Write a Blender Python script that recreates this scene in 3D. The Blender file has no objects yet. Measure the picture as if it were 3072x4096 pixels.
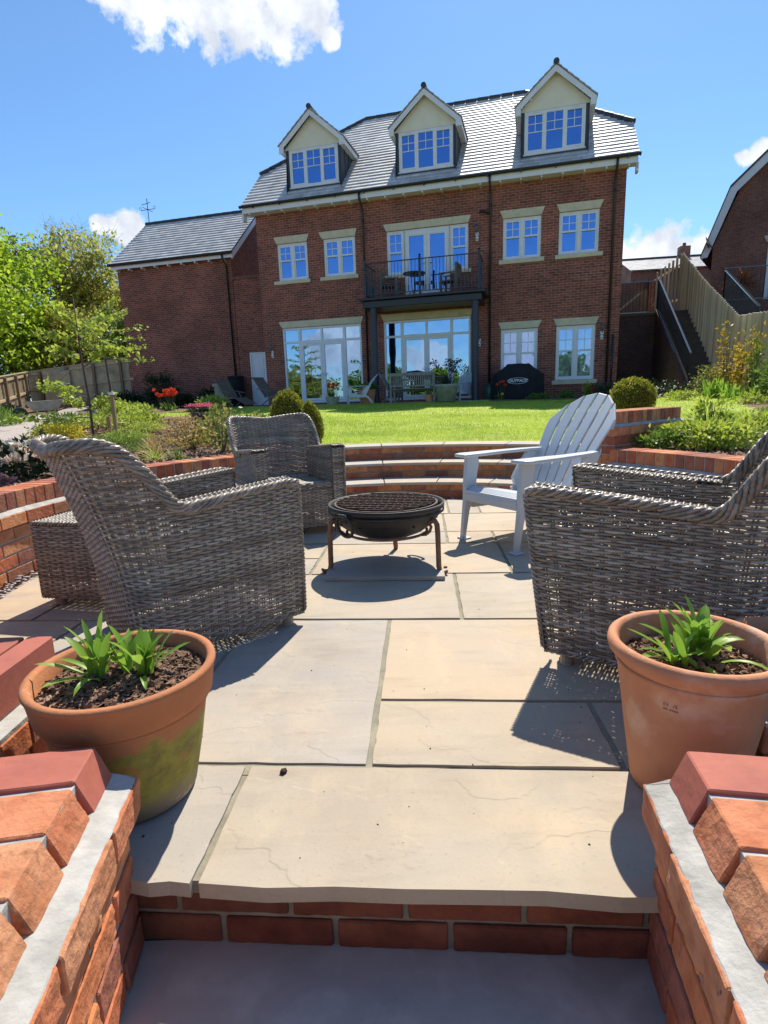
import bpy, math, random
import numpy as np
from mathutils import Vector, Matrix
random.seed(11); rng = np.random.default_rng(11)
SC = bpy.context.scene; COL = SC.collection
PI = math.pi; rad = math.radians

# ---------------------------------------------------------------- objects
def tag(o, label=None, cat=None, group=None, kind=None):
    if label: o['label'] = label
    if cat: o['category'] = cat
    if group: o['group'] = group
    if kind: o['kind'] = kind
    return o

def thing(name, label, cat, loc=(0, 0, 0), rz=0.0, group=None):
    o = bpy.data.objects.new(name, None); COL.objects.link(o)
    o.location = loc; o.rotation_euler = (0, 0, rz); o.empty_display_size = .1
    return tag(o, label, cat, group)

def copy_tree(o, parent=None):
    kids = [c for c in o.children]
    c = o.copy(); COL.objects.link(c); c.parent = parent
    for k in kids: copy_tree(k, c)
    return c

class M:
    """collects polygons, becomes ONE mesh object"""
    def __init__(s): s.v = []; s.f = []; s.uv = None
    def add(s, vs, fs, X=None):
        n = len(s.v)
        if X is not None: vs = [tuple(X @ Vector(v)) for v in vs]
        s.v += [tuple(v) for v in vs]; s.f += [tuple(i + n for i in f) for f in fs]; return s
    def box(s, x0, y0, z0, x1, y1, z1, X=None):
        vs = [(x0, y0, z0), (x1, y0, z0), (x1, y1, z0), (x0, y1, z0), (x0, y0, z1), (x1, y0, z1), (x1, y1, z1), (x0, y1, z1)]
        return s.add(vs, [(0, 3, 2, 1), (4, 5, 6, 7), (0, 1, 5, 4), (1, 2, 6, 5), (2, 3, 7, 6), (3, 0, 4, 7)], X)
    def hexa(s, vs):
        return s.add(vs, [(0, 3, 2, 1), (4, 5, 6, 7), (0, 1, 5, 4), (1, 2, 6, 5), (2, 3, 7, 6), (3, 0, 4, 7)])
    def prism(s, poly, y0, y1, X=None):
        """poly of (x,z), extruded along y"""
        n = len(poly); vs = [(p[0], y0, p[1]) for p in poly] + [(p[0], y1, p[1]) for p in poly]
        fs = [tuple(range(n)), tuple(range(2 * n - 1, n - 1, -1))] + [(i, i + n, (i + 1) % n + n, (i + 1) % n) for i in range(n)]
        return s.add(vs, fs, X)
    def prismz(s, poly, z0, z1, X=None):
        n = len(poly); vs = [(p[0], p[1], z0) for p in poly] + [(p[0], p[1], z1) for p in poly]
        fs = [tuple(range(n - 1, -1, -1)), tuple(range(n, 2 * n))] + [(i, (i + 1) % n, (i + 1) % n + n, i + n) for i in range(n)]
        return s.add(vs, fs, X)
    def tube(s, path, r, n=8, cap=True, X=None, flat=1.0):
        P = [Vector(p) for p in path]; rs = r if isinstance(r, (list, tuple)) else [r] * len(P)
        vs = []; up = None
        for i, p in enumerate(P):
            t = (P[min(i + 1, len(P) - 1)] - P[max(i - 1, 0)])
            if t.length < 1e-9: t = Vector((0, 0, 1))
            t.normalize()
            if up is None:
                up = Vector((0, 0, 1)) if abs(t.z) < .9 else Vector((1, 0, 0))
            a = t.cross(up)
            if a.length < 1e-6: a = t.cross(Vector((0, 1, 0)))
            a.normalize(); b = a.cross(t).normalized(); up = b
            for k in range(n):
                th = 2 * PI * k / n
                vs.append(tuple(p + a * (rs[i] * math.cos(th)) + b * (rs[i] * flat * math.sin(th))))
        fs = []
        for i in range(len(P) - 1):
            for k in range(n):
                k2 = (k + 1) % n; fs.append((i * n + k, i * n + k2, (i + 1) * n + k2, (i + 1) * n + k))
        if cap: fs += [tuple(range(n - 1, -1, -1)), tuple(range((len(P) - 1) * n, len(P) * n))]
        return s.add(vs, fs, X)
    def lathe(s, prof, n=32, X=None, ang=2 * PI, closed=False):
        """prof of (r,z)"""
        m = len(prof); vs = []
        for i in range(n):
            a = ang * i / n
            vs += [(r * math.cos(a), r * math.sin(a), z) for r, z in prof]
        fs = []
        for i in range(n):
            j = (i + 1) % n
            for k in range(m - 1): fs.append((i * m + k, j * m + k, j * m + k + 1, i * m + k + 1))
            if closed: fs.append((i * m + m - 1, j * m + m - 1, j * m, i * m))
        return s.add(vs, fs, X)
    def np(s, V, F, X=None):
        return s.add([tuple(v) for v in V], [tuple(f) for f in F], X)
    def build(s, name, mat, parent=None, smooth=False, bevel=0, uvbox=False, seg=1):
        me = bpy.data.meshes.new(name); me.from_pydata(s.v, [], s.f); me.validate(); me.update()
        if uvbox: boxuv(me)
        if mat: me.materials.append(mat)
        if smooth: me.polygons.foreach_set('use_smooth', [True] * len(me.polygons))
        o = bpy.data.objects.new(name, me); COL.objects.link(o)
        if parent: o.parent = parent
        if bevel:
            b = o.modifiers.new('b', 'BEVEL'); b.width = bevel; b.segments = seg; b.limit_method = 'ANGLE'; b.angle_limit = rad(40)
        return o

def boxuv(me):
    uv = me.uv_layers.new(name='UVMap')
    for p in me.polygons:
        n = p.normal
        for li in p.loop_indices:
            c = me.vertices[me.loops[li].vertex_index].co
            if abs(n.z) > .75: q = (c.x, c.y)
            elif abs(n.x) > abs(n.y): q = (c.y, c.z)
            else: q = (c.x, c.z)
            uv.data[li].uv = q

def np_obj(name, V, F, mat, parent=None, smooth=True):
    V = np.asarray(V, dtype=np.float32); F = np.asarray(F, dtype=np.int32)
    me = bpy.data.meshes.new(name); k = F.shape[1]
    me.vertices.add(len(V)); me.vertices.foreach_set('co', V.ravel())
    me.loops.add(F.size); me.loops.foreach_set('vertex_index', F.ravel())
    me.polygons.add(len(F)); me.polygons.foreach_set('loop_start', np.arange(0, F.size, k, dtype=np.int32))
    me.update(calc_edges=True); me.validate()
    if smooth: me.polygons.foreach_set('use_smooth', np.ones(len(me.polygons), dtype=bool))
    if mat: me.materials.append(mat)
    o = bpy.data.objects.new(name, me); COL.objects.link(o)
    if parent: o.parent = parent
    return o

def RZ(a, loc=(0, 0, 0)): return Matrix.Translation(loc) @ Matrix.Rotation(a, 4, 'Z')

# ---------------------------------------------------------------- materials
def nodes(name):
    m = bpy.data.materials.new(name); m.use_nodes = True; nt = m.node_tree
    return m, nt, nt.nodes['Principled BSDF']
def N(nt, t, **kw):
    n = nt.nodes.new(t)
    for k, v in kw.items():
        if k in n.inputs: n.inputs[k].default_value = v
        else: setattr(n, k, v)
    return n
def c4(c): return (c[0], c[1], c[2], 1)
def mixc(nt, fac, a, b, mode='MIX'):
    n = nt.nodes.new('ShaderNodeMix'); n.data_type = 'RGBA'; n.blend_type = mode
    for i, x in ((0, fac), (6, a), (7, b)):
        if isinstance(x, bpy.types.NodeSocket): nt.links.new(x, n.inputs[i])
        else: n.inputs[i].default_value = x if i == 0 else c4(x)
    return n.outputs[2]
def noise(nt, vec, scale, detail=5, rough=.6, stretch=None):
    if stretch:
        mp = N(nt, 'ShaderNodeMapping'); mp.inputs['Scale'].default_value = stretch
        nt.links.new(vec, mp.inputs[0]); vec = mp.outputs[0]
    n = N(nt, 'ShaderNodeTexNoise', Scale=scale, Detail=detail, Roughness=rough)
    nt.links.new(vec, n.inputs['Vector']); return n.outputs[0]
def ramp(nt, fac, lo, hi):
    n = N(nt, 'ShaderNodeMapRange'); n.inputs[1].default_value = lo; n.inputs[2].default_value = hi
    nt.links.new(fac, n.inputs[0]); return n.outputs[0]
def bump(nt, bs, h, dist, strength=1.0):
    b = N(nt, 'ShaderNodeBump', Strength=strength, Distance=dist); nt.links.new(h, b.inputs['Height'])
    nt.links.new(b.outputs[0], bs.inputs['Normal']); return b

def P(name, c1, c2=None, ns=8, rough=.7, bs=None, bd=.002, isl=0, cols=None, metal=0, spec=.5, stretch=None, trans=0, spots=None, lo=.35, hi=.65, third=None):
    """generic procedural surface: two-tone noise, optional per-piece colour, bump, translucency"""
    m, nt, b = nodes(name); L = nt.links
    tc = N(nt, 'ShaderNodeTexCoord').outputs['Object']
    geo = N(nt, 'ShaderNodeNewGeometry').outputs['Random Per Island'] if (isl or cols) else None
    if cols:
        cr = N(nt, 'ShaderNodeValToRGB'); cr.color_ramp.interpolation = 'LINEAR'
        e = cr.color_ramp.elements
        while len(e) < len(cols): e.new(.5)
        for i, c in enumerate(cols): e[i].position = i / (len(cols) - 1); e[i].color = c4(c)
        L.new(geo, cr.inputs[0]); col = cr.outputs[0]
        col = mixc(nt, ramp(nt, noise(nt, tc, ns, stretch=stretch), lo, hi), col, mixc(nt, 1, col, c2 or (.6, .6, .6), 'MULTIPLY'))
    else:
        col = mixc(nt, ramp(nt, noise(nt, tc, ns, stretch=stretch), lo, hi), c1, c2 or tuple(x * .8 for x in c1))
    if third:   # (colour, scale, lo, hi)
        col = mixc(nt, ramp(nt, noise(nt, tc, third[1]), third[2], third[3]), col, third[0])
    if spots:   # (colour, scale, threshold)
        col = mixc(nt, ramp(nt, noise(nt, tc, spots[1], 2), spots[2], spots[2] + .06), col, spots[0])
    if isl:
        mr = N(nt, 'ShaderNodeMapRange'); mr.inputs[3].default_value = 1 - isl; mr.inputs[4].default_value = 1 + isl
        L.new(geo, mr.inputs[0]); mul = N(nt, 'ShaderNodeVectorMath', operation='SCALE')
        L.new(col, mul.inputs[0]); L.new(mr.outputs[0], mul.inputs['Scale']); col = mul.outputs[0]
    L.new(col, b.inputs['Base Color']); b.inputs['Roughness'].default_value = rough
    b.inputs['Metallic'].default_value = metal; b.inputs['Specular IOR Level'].default_value = spec
    if bs:
        bump(nt, b, noise(nt, tc, bs, 6, stretch=stretch), bd)
    if trans:
        t = N(nt, 'ShaderNodeBsdfTranslucent'); mx = N(nt, 'ShaderNodeMixShader'); mx.inputs[0].default_value = trans
        L.new(col, t.inputs[0]); L.new(b.outputs[0], mx.inputs[1]); L.new(t.outputs[0], mx.inputs[2])
        L.new(mx.outputs[0], nt.nodes['Material Output'].inputs[0])
    return m

def brickmat(name, c1, c2, mortar, msize=.006, dark=.5, bd=.004):
    m, nt, b = nodes(name); L = nt.links
    uv = N(nt, 'ShaderNodeTexCoord').outputs['UV']; ob = N(nt, 'ShaderNodeTexCoord').outputs['Object']
    t = N(nt, 'ShaderNodeTexBrick'); t.inputs['Scale'].default_value = 1
    t.inputs['Brick Width'].default_value = .225; t.inputs['Row Height'].default_value = .075
    t.inputs['Mortar Size'].default_value = msize; t.inputs['Mortar Smooth'].default_value = .2; t.inputs['Bias'].default_value = 0
    t.inputs['Color1'].default_value = c4(c1); t.inputs['Color2'].default_value = c4(c2); t.inputs['Mortar'].default_value = c4(mortar)
    L.new(uv, t.inputs[0])
    col = mixc(nt, ramp(nt, noise(nt, ob, .8, 4), .3, .7), t.outputs[0], mixc(nt, 1, t.outputs[0], (dark,) * 3, 'MULTIPLY'))
    col = mixc(nt, ramp(nt, noise(nt, ob, 14, 3), .45, .75), col, mixc(nt, 1, col, (1.5, 1.35, 1.3), 'MULTIPLY'))
    col = mixc(nt, ramp(nt, noise(nt, ob, 6, 2, stretch=(1, 1, 3)), .5, .8), col, mixc(nt, 1, col, (.5, .5, .55), 'MULTIPLY'))
    L.new(col, b.inputs['Base Color']); b.inputs['Roughness'].default_value = .85
    inv = N(nt, 'ShaderNodeMath', operation='SUBTRACT'); inv.inputs[0].default_value = 1; L.new(t.outputs['Fac'], inv.inputs[1])
    add = N(nt, 'ShaderNodeMath', operation='MULTIPLY_ADD'); L.new(noise(nt, ob, 60), add.inputs[0]); add.inputs[1].default_value = .3; L.new(inv.outputs[0], add.inputs[2])
    bump(nt, b, add.outputs[0], bd); return m

def glassmat(name, tint=(.62, .72, .85), refl=.5, see=(.55, .6, .62)):
    m, nt, b = nodes(name); L = nt.links
    nt.nodes.remove(b)
    g = N(nt, 'ShaderNodeBsdfGlossy', Roughness=.015); g.inputs[0].default_value = c4(tint)
    t = N(nt, 'ShaderNodeBsdfTransparent'); t.inputs[0].default_value = c4(see)
    tc = N(nt, 'ShaderNodeTexCoord').outputs['Object']
    bp = N(nt, 'ShaderNodeBump', Strength=.25, Distance=.02); L.new(noise(nt, tc, 1.6, 1), bp.inputs['Height']); L.new(bp.outputs[0], g.inputs['Normal'])
    mx = N(nt, 'ShaderNodeMixShader'); mx.inputs[0].default_value = refl
    L.new(t.outputs[0], mx.inputs[1]); L.new(g.outputs[0], mx.inputs[2]); L.new(mx.outputs[0], nt.nodes['Material Output'].inputs[0])
    return m

MT = {}
MT['brick_house'] = brickmat('brick_house', (.37, .105, .065), (.19, .058, .040), (.46, .34, .25), dark=.62)
MT['brick_far'] = brickmat('brick_far', (.30, .13, .09), (.22, .09, .065), (.33, .26, .2))
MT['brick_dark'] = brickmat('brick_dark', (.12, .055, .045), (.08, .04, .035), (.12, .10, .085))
MT['white'] = P('white_upvc', (.78, .80, .82), (.70, .73, .76), 3, .35)
MT['stone'] = P('cream_stone', (.66, .59, .41), (.56, .50, .35), 5, .8, 40, .002, third=((.38, .34, .22), 1.2, .55, .8))
MT['cream'] = P('cream_render', (.80, .77, .62), (.74, .71, .57), 3, .9, 60, .001)
MT['lead'] = P('dark_cladding', (.035, .05, .075), (.05, .065, .09), 4, .5)
MT['black'] = P('black_paint', (.012, .013, .016), (.02, .02, .024), 6, .35)
MT['navy'] = P('dark_blue_steel', (.018, .028, .045), (.025, .036, .055), 4, .4)
MT['tile'] = P('grey_roof_tile', (.56, .54, .52), (.44, .43, .42), 3, .55, 30, .002, isl=.2, spec=.6)
MT['tile_dark'] = P('ridge_tile', (.05, .055, .06), (.035, .04, .045), 5, .5)
MT['glass'] = glassmat('window_glass', (.24, .44, .86), .60, (.45, .5, .55))
MT['glass_low'] = glassmat('door_glass', (.42, .6, .86), .62, (.5, .55, .55))
MT['glass_blind'] = glassmat('blind_glass', (.45, .62, .95), .35, (.95, .97, 1))
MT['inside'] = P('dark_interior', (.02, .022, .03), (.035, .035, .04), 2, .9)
MT['blind'] = P('white_blind', (.75, .77, .8), (.62, .65, .7), 1, .8, stretch=(.01, .01, 18))
MT['curtain'] = P('pale_curtain', (.55, .56, .58), (.4, .42, .46), 2, .9, stretch=(9, 9, .3))
MT['teak'] = P('weathered_teak', (.20, .165, .13), (.12, .10, .08), 10, .8, 50, .001, stretch=(1, 1, 1))
MT['teak_pale'] = P('pale_weathered_wood', (.33, .30, .25), (.22, .2, .17), 8, .8)
MT['fence'] = P('pale_timber', (.56, .45, .28), (.40, .32, .20), 5, .85, 60, .002, stretch=(4, 4, .4), third=((.2, .16, .1), 1.5, .5, .8))
MT['fence_post'] = P('brown_timber', (.26, .16, .10), (.17, .105, .07), 6, .85, 50, .002, stretch=(4, 4, .4))
MT['fence_grey'] = P('greyed_timber', (.66, .50, .31), (.42, .33, .23), 2, .7, 50, .002, isl=.35, stretch=(4, 4, .4), third=((.55, .38, .2), .6, .5, .7))
MT['brickp'] = P('orange_brick', (0, 0, 0), (.74, .60, .50), 16, .9, 42, .006, third=((.30, .12, .05), 30, .58, .72), cols=[(.62, .21, .09), (.72, .31, .13), (.50, .14, .07), (.33, .14, .10), (.80, .38, .17), (.56, .18, .085), (.62, .34, .18)], spots=((.12, .06, .045), 45, .72))
MT['brick_red'] = P('smooth_red_brick', (.40, .115, .075), (.32, .09, .06), 12, .75, 90, .0006, isl=.1, spots=((.25, .07, .05), 60, .76))
MT['mortar'] = P('pale_mortar', (.50, .485, .45), (.34, .33, .30), 14, .95, 60, .003)
MT['mortar_dark'] = P('grey_mortar', (.32, .29, .21), (.22, .20, .15), 14, .95, 60, .003)
MT['slab'] = None
MT['terracotta'] = P('terracotta', (.64, .28, .14), (.50, .20, .095), 5, .8, 60, .0016, third=((.72, .44, .30), 7, .52, .70), spots=((.25, .12, .07), 20, .78))
MT['grill'] = P('sooty_rusty_iron', (.13, .06, .035), (.05, .03, .022), 30, .75, 90, .0008)
MT['soil'] = P('dark_soil', (.06, .036, .024), (.03, .018, .013), 30, .95, 60, .01)
MT['chips'] = P('bark_chip', (0, 0, 0), (.6, .55, .5), 20, .9, cols=[(.17, .09, .055), (.27, .15, .09), (.11, .06, .04), (.38, .24, .16), (.21, .12, .075)])
MT['plastic'] = P('grey_blue_plastic', (.56, .585, .595), (.50, .53, .545), 3, .38, 200, .0002)
MT['iron'] = P('black_cast_iron', (.018, .017, .016), (.035, .03, .026), 9, .55, 60, .001)
MT['rust'] = P('rusty_iron', (.30, .15, .085), (.14, .08, .055), 22, .75, 90, .0008)
MT['pebble'] = P('pebble', (0, 0, 0), (.8, .8, .8), 8, .6, cols=[(.34, .24, .22), (.45, .38, .36), (.22, .18, .19), (.52, .46, .43), (.3, .27, .28)])
MT['gravel'] = P('pinkish_gravel', (.50, .42, .37), (.30, .25, .22), 38, .95, 50, .02, third=((.6, .53, .47), 90, .5, .6))
MT['trunk'] = P('bark', (.14, .10, .075), (.07, .05, .04), 9, .9, 30, .01, stretch=(3, 3, .5))
MT['stem'] = P('green_brown_stem', (.14, .12, .06), (.09, .075, .04), 9, .8)
MT['stake'] = P('timber_stake', (.40, .26, .13), (.30, .2, .1), 6, .85)
def leafm(name, cols, trans=.4, rough=.5): return P(name, (0, 0, 0), (.75, .75, .75), 4, rough, cols=cols, trans=trans)
MT['l_bright'] = leafm('bright_spring_leaf', [(.36, .52, .03), (.48, .64, .05), (.26, .42, .03), (.56, .70, .08)], .6)
MT['l_oak'] = leafm('young_oak_leaf', [(.46, .48, .08), (.58, .54, .13), (.36, .40, .07), (.52, .52, .10)], .6)
MT['l_purple'] = leafm('copper_leaf', [(.10, .05, .07), (.14, .08, .11), (.08, .05, .07)], .3)
MT['l_dark'] = leafm('dark_leaf', [(.02, .045, .012), (.035, .07, .02), (.015, .03, .012)], .2)
MT['l_mid'] = leafm('mid_green_leaf', [(.14, .26, .03), (.22, .36, .05), (.09, .17, .02), (.32, .44, .08)], .4)
MT['l_lime'] = leafm('lime_leaf', [(.40, .52, .05), (.52, .62, .09), (.26, .38, .04), (.60, .62, .14)], .5)
MT['l_yellow'] = leafm('yellow_leaf', [(.75, .62, .03), (.62, .55, .05), (.85, .72, .08)], .4)
MT['l_orange'] = leafm('orange_leaf', [(.55, .36, .14), (.65, .45, .2), (.45, .25, .1), (.6, .5, .22)], .4)
MT['l_gold'] = leafm('gold_red_leaf', [(.50, .42, .03), (.58, .36, .05), (.42, .42, .05), (.5, .22, .05)], .45)
MT['l_box'] = leafm('box_leaf', [(.22, .27, .02), (.38, .38, .04), (.12, .17, .015), (.62, .52, .07)], .4)
MT['l_rose'] = leafm('rose_leaf', [(.16, .26, .04), (.3, .36, .08), (.45, .4, .12), (.1, .18, .03)], .35)
MT['l_strap'] = leafm('strap_leaf', [(.20, .38, .04), (.30, .50, .06), (.38, .58, .09), (.14, .30, .035)], .45, .4)
MT['f_red'] = leafm('red_petal', [(.85, .05, .01), (.9, .1, .02), (.75, .03, .01)], .3)
MT['f_pink'] = leafm('pink_petal', [(.75, .12, .2), (.85, .25, .35)], .3)
MT['f_cream'] = leafm('cream_petal', [(.85, .78, .62), (.85, .68, .55), (.9, .85, .75)], .3)
MT['f_purple'] = leafm('purple_petal', [(.25, .18, .6), (.35, .28, .7)], .3)
MT['f_white'] = leafm('white_petal', [(.8, .8, .75), (.85, .85, .8)], .3)
MT['galv'] = P('galvanised_grey', (.16, .18, .20), (.10, .115, .13), 7, .5, metal=.4)
MT['tarp'] = P('black_fabric_cover', (.008, .008, .010), (.014, .014, .018), 4, .85, 5, .02)
MT['canvas_blue'] = P('blue_canvas', (.02, .04, .10), (.015, .025, .06), 6, .8)
MT['barrowtray'] = P('old_metal_tray', (.42, .40, .34), (.30, .27, .22), 8, .6)

def slabmat():
    m, nt, b = nodes('sandstone_slab'); L = nt.links
    tc = N(nt, 'ShaderNodeTexCoord').outputs['Object']; g = N(nt, 'ShaderNodeNewGeometry').outputs['Random Per Island']
    cr = N(nt, 'ShaderNodeValToRGB'); e = cr.color_ramp.elements
    cols = [(.37, .345, .30), (.46, .375, .265), (.40, .35, .285), (.375, .355, .325), (.45, .365, .27), (.42, .37, .29)]
    while len(e) < len(cols): e.new(.5)
    for i, c in enumerate(cols): e[i].position = i / 5; e[i].color = c4(c)
    L.new(g, cr.inputs[0]); col = cr.outputs[0]
    # veins: stretched warped noise, offset per slab
    off = N(nt, 'ShaderNodeVectorMath', operation='SCALE'); cx = N(nt, 'ShaderNodeCombineXYZ')
    for i in range(3): L.new(g, cx.inputs[i])
    L.new(cx.outputs[0], off.inputs[0]); off.inputs['Scale'].default_value = 37
    ad = N(nt, 'ShaderNodeVectorMath', operation='ADD'); L.new(tc, ad.inputs[0]); L.new(off.outputs[0], ad.inputs[1]); v = ad.outputs[0]
    n1 = noise(nt, v, 2.2, 6, .55, stretch=(1, 2.2, 1)); n2 = noise(nt, v, 9, 5, .6, stretch=(.35, 1.6, 1)); n3 = noise(nt, v, 120, 2)
    col = mixc(nt, ramp(nt, n1, .35, .7), col, mixc(nt, 1, col, (1.10, 1.02, .92), 'MULTIPLY')); n4 = noise(nt, v, .9, 7, .65); col = mixc(nt, ramp(nt, n4, .48, .68), col, mixc(nt, 1, col, (.80, .80, .82), 'MULTIPLY')); n5 = noise(nt, v, 5, 8, .72, stretch=(1, .45, 1)); col = mixc(nt, ramp(nt, n5, .52, .62), col, mixc(nt, 1, col, (1.09, 1.07, 1.03), 'MULTIPLY'))
    col = mixc(nt, ramp(nt, n2, .5, .8), col, mixc(nt, 1, col, (.80, .80, .81), 'MULTIPLY'))
    col = mixc(nt, ramp(nt, n3, .62, .78), col, mixc(nt, 1, col, (.8, .78, .76), 'MULTIPLY'))
    # riven edges: terraced steps of a noise field
    mu = N(nt, 'ShaderNodeMath', operation='MULTIPLY'); L.new(noise(nt, v, 1.5, 5, .5, stretch=(1, 1.5, 1)), mu.inputs[0]); mu.inputs[1].default_value = 6
    fr = N(nt, 'ShaderNodeMath', operation='FRACT'); L.new(mu.outputs[0], fr.inputs[0])
    st = N(nt, 'ShaderNodeMapRange'); st.interpolation_type = 'SMOOTHSTEP'; st.inputs[1].default_value = .93; st.inputs[2].default_value = 1.0; L.new(fr.outputs[0], st.inputs[0])
    fl = N(nt, 'ShaderNodeMath', operation='FLOOR'); L.new(mu.outputs[0], fl.inputs[0])
    h = N(nt, 'ShaderNodeMath', operation='ADD'); L.new(fl.outputs[0], h.inputs[0]); L.new(st.outputs[0], h.inputs[1])
    h2 = N(nt, 'ShaderNodeMath', operation='MULTIPLY_ADD'); L.new(n2, h2.inputs[0]); h2.inputs[1].default_value = 1.2; L.new(h.outputs[0], h2.inputs[2])
    h3 = N(nt, 'ShaderNodeMath', operation='MULTIPLY_ADD'); L.new(n3, h3.inputs[0]); h3.inputs[1].default_value = .5; L.new(h2.outputs[0], h3.inputs[2])
    L.new(col, b.inputs['Base Color']); b.inputs['Roughness'].default_value = .75
    bump(nt, b, h3.outputs[0], .0010); return m
MT['slab'] = slabmat()

def grassmat():
    m = P('lawn_grass', (.36, .46, .03), (.24, .34, .02), 1.4, .8, 60, .02, third=((.46, .50, .08), 9, .45, .7)); return m
MT['lawn'] = grassmat()
MT['slab_shade_lift'] = P('shade_lifted_sandstone', (.52, .47, .40), (.42, .385, .33), 3, .85, 30, .0015, third=((.60, .54, .46), 9, .5, .72), spots=((.2, .17, .14), 60, .76))  # paler sandstone copy, its colour offsets the bluish shade on the lower step
MT['blade'] = P('grass_blade', (0, 0, 0), (.68, .74, .6), .7, .5, cols=[(.36, .50, .02), (.44, .58, .03), (.54, .64, .06), (.40, .54, .025)], trans=.55, lo=.42, hi=.6)

# wicker: weathered strand colours, per strand
MT['wicker'] = P('weathered_wicker', (0, 0, 0), (.62, .6, .58), 14, .38, 90, .0006, spec=.7,
    cols=[(.27, .21, .155), (.40, .325, .25), (.20, .15, .11), (.52, .45, .365), (.32, .25, .185), (.44, .37, .30)])
MT['wicker_core'] = P('wicker_stake', (.20, .165, .13), (.13, .105, .085), 20, .6)
# ================================================================ camera, sun, sky
CAMH = .92; FPX = 1200.; PITCH = rad(11.6); ROLL = rad(1.87)
cam_d = bpy.data.cameras.new('camera'); cam = bpy.data.objects.new('camera', cam_d); COL.objects.link(cam)
cam_d.sensor_fit = 'HORIZONTAL'; cam_d.sensor_width = 36; cam_d.lens = 36 * FPX / 1659; cam_d.clip_end = 2000; cam_d.clip_start = .02
cp_, sp_ = math.cos(PITCH), math.sin(PITCH); cr_, sr_ = math.cos(ROLL), math.sin(ROLL)
fw = Vector((0, cp_, -sp_)); dn = Vector((0, -sp_, -cp_)); rt = Vector((1, 0, 0))
rr = cr_ * rt + sr_ * dn; dd = -sr_ * rt + cr_ * dn
cam.matrix_world = Matrix(((rr.x, -dd.x, -fw.x, 0), (rr.y, -dd.y, -fw.y, 0), (rr.z, -dd.z, -fw.z, CAMH), (0, 0, 0, 1)))
SC.camera = cam
SUN_AZ, SUN_EL = rad(17), rad(53)      # azimuth from +Y towards +X
sv = Vector((math.sin(SUN_AZ) * math.cos(SUN_EL), math.cos(SUN_AZ) * math.cos(SUN_EL), math.sin(SUN_EL)))
sl = bpy.data.lights.new('sun', 'SUN'); sl.energy = 5.0; sl.angle = rad(.53); sl.color = (1, .925, .79)
so = bpy.data.objects.new('sun', sl); COL.objects.link(so); so.rotation_euler = (-sv).to_track_quat('-Z', 'Y').to_euler(); so.location = (8, 30, 40)

def dirpx(x, y):
    return (rr * ((x - 829.5) / FPX) + dd * ((y - 1106) / FPX) + fw).normalized()

W = bpy.data.worlds.new('World'); SC.world = W; W.use_nodes = True
nt = W.node_tree; L = nt.links; bg = nt.nodes['Background']
sky = nt.nodes.new('ShaderNodeTexSky'); sky.sky_type = 'NISHITA'; sky.sun_disc = False
sky.sun_elevation = SUN_EL; sky.sun_rotation = SUN_AZ; sky.ozone_density = 1.2; sky.air_density = 1.0; sky.dust_density = .25; sky.altitude = 100
gen = N(nt, 'ShaderNodeTexCoord').outputs['Generated']
nrm = N(nt, 'ShaderNodeVectorMath', operation='NORMALIZE'); L.new(gen, nrm.inputs[0]); dv = nrm.outputs[0]
blobs = [((320, -12), .06), ((390, -12), .068), ((460, 0), .072), ((530, 8), .072), ((600, -8), .074), ((660, -14), .066), ((280, -20), .06), ((450, -90), .11), ((600, -90), .11), ((712, 88), .018),
         ((215, 488), .018), ((245, 495), .02), ((287, 484), .026), ((305, 500), .022), ((270, 515), .02),
         ((1385, 570), .055), ((1440, 562), .06), ((1500, 572), .055), ((1560, 585), .05), ((1350, 580), .05), ((1330, 398), .016), ((1645, 325), .02), ((1610, 345), .016)]
vecs = [(dirpx(*p), r) for p, r in blobs]
# low cumulus banks elsewhere round the horizon (seen only in the window reflections)
for az in range(100, 265, 9):
    a = rad(az + 90); el = rad(3.2 + 1.6 * math.sin(az * 1.7)); vecs.append((Vector((math.cos(a) * math.cos(el), math.sin(a) * math.cos(el), math.sin(el))), .075))
acc = None
for v, r in vecs:
    d = N(nt, 'ShaderNodeVectorMath', operation='DISTANCE'); L.new(dv, d.inputs[0]); d.inputs[1].default_value = v
    q = N(nt, 'ShaderNodeMath', operation='MULTIPLY_ADD'); L.new(d.outputs['Value'], q.inputs[0]); q.inputs[1].default_value = -1 / r; q.inputs[2].default_value = 1
    if acc is None: acc = q.outputs[0]
    else:
        mxn = N(nt, 'ShaderNodeMath', operation='MAXIMUM'); L.new(acc, mxn.inputs[0]); L.new(q.outputs[0], mxn.inputs[1]); acc = mxn.outputs[0]
nz1 = noise(nt, dv, 22, 9, .62); nz2 = noise(nt, dv, 7, 4, .6)
s1 = N(nt, 'ShaderNodeMath', operation='MULTIPLY_ADD'); L.new(nz1, s1.inputs[0]); s1.inputs[1].default_value = 1.9; s1.inputs[2].default_value = -1.13
s2 = N(nt, 'ShaderNodeMath', operation='ADD'); L.new(s1.outputs[0], s2.inputs[0]); L.new(acc, s2.inputs[1])
mask = ramp(nt, s2.outputs[0], .02, .30)
mk = N(nt, 'ShaderNodeMath', operation='POWER'); L.new(mask, mk.inputs[0]); mk.inputs[1].default_value = .8
shade = ramp(nt, noise(nt, dv, 13, 7, .6), .38, .62)
cc = mixc(nt, shade, (5.2, 5.6, 6.3), (8.2, 8.4, 8.8))
tint = mixc(nt, 1, sky.outputs[0], (.72, .99, 1.20), 'MULTIPLY')
wcol = mixc(nt, mk.outputs[0], tint, cc)
L.new(wcol, bg.inputs[0]); bg.inputs[1].default_value = .107
SC.view_settings.view_transform = 'Standard'; SC.view_settings.look = 'None'; SC.view_settings.exposure = .42; SC.view_settings.gamma = 1
SC.view_settings.use_curve_mapping = False
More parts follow.
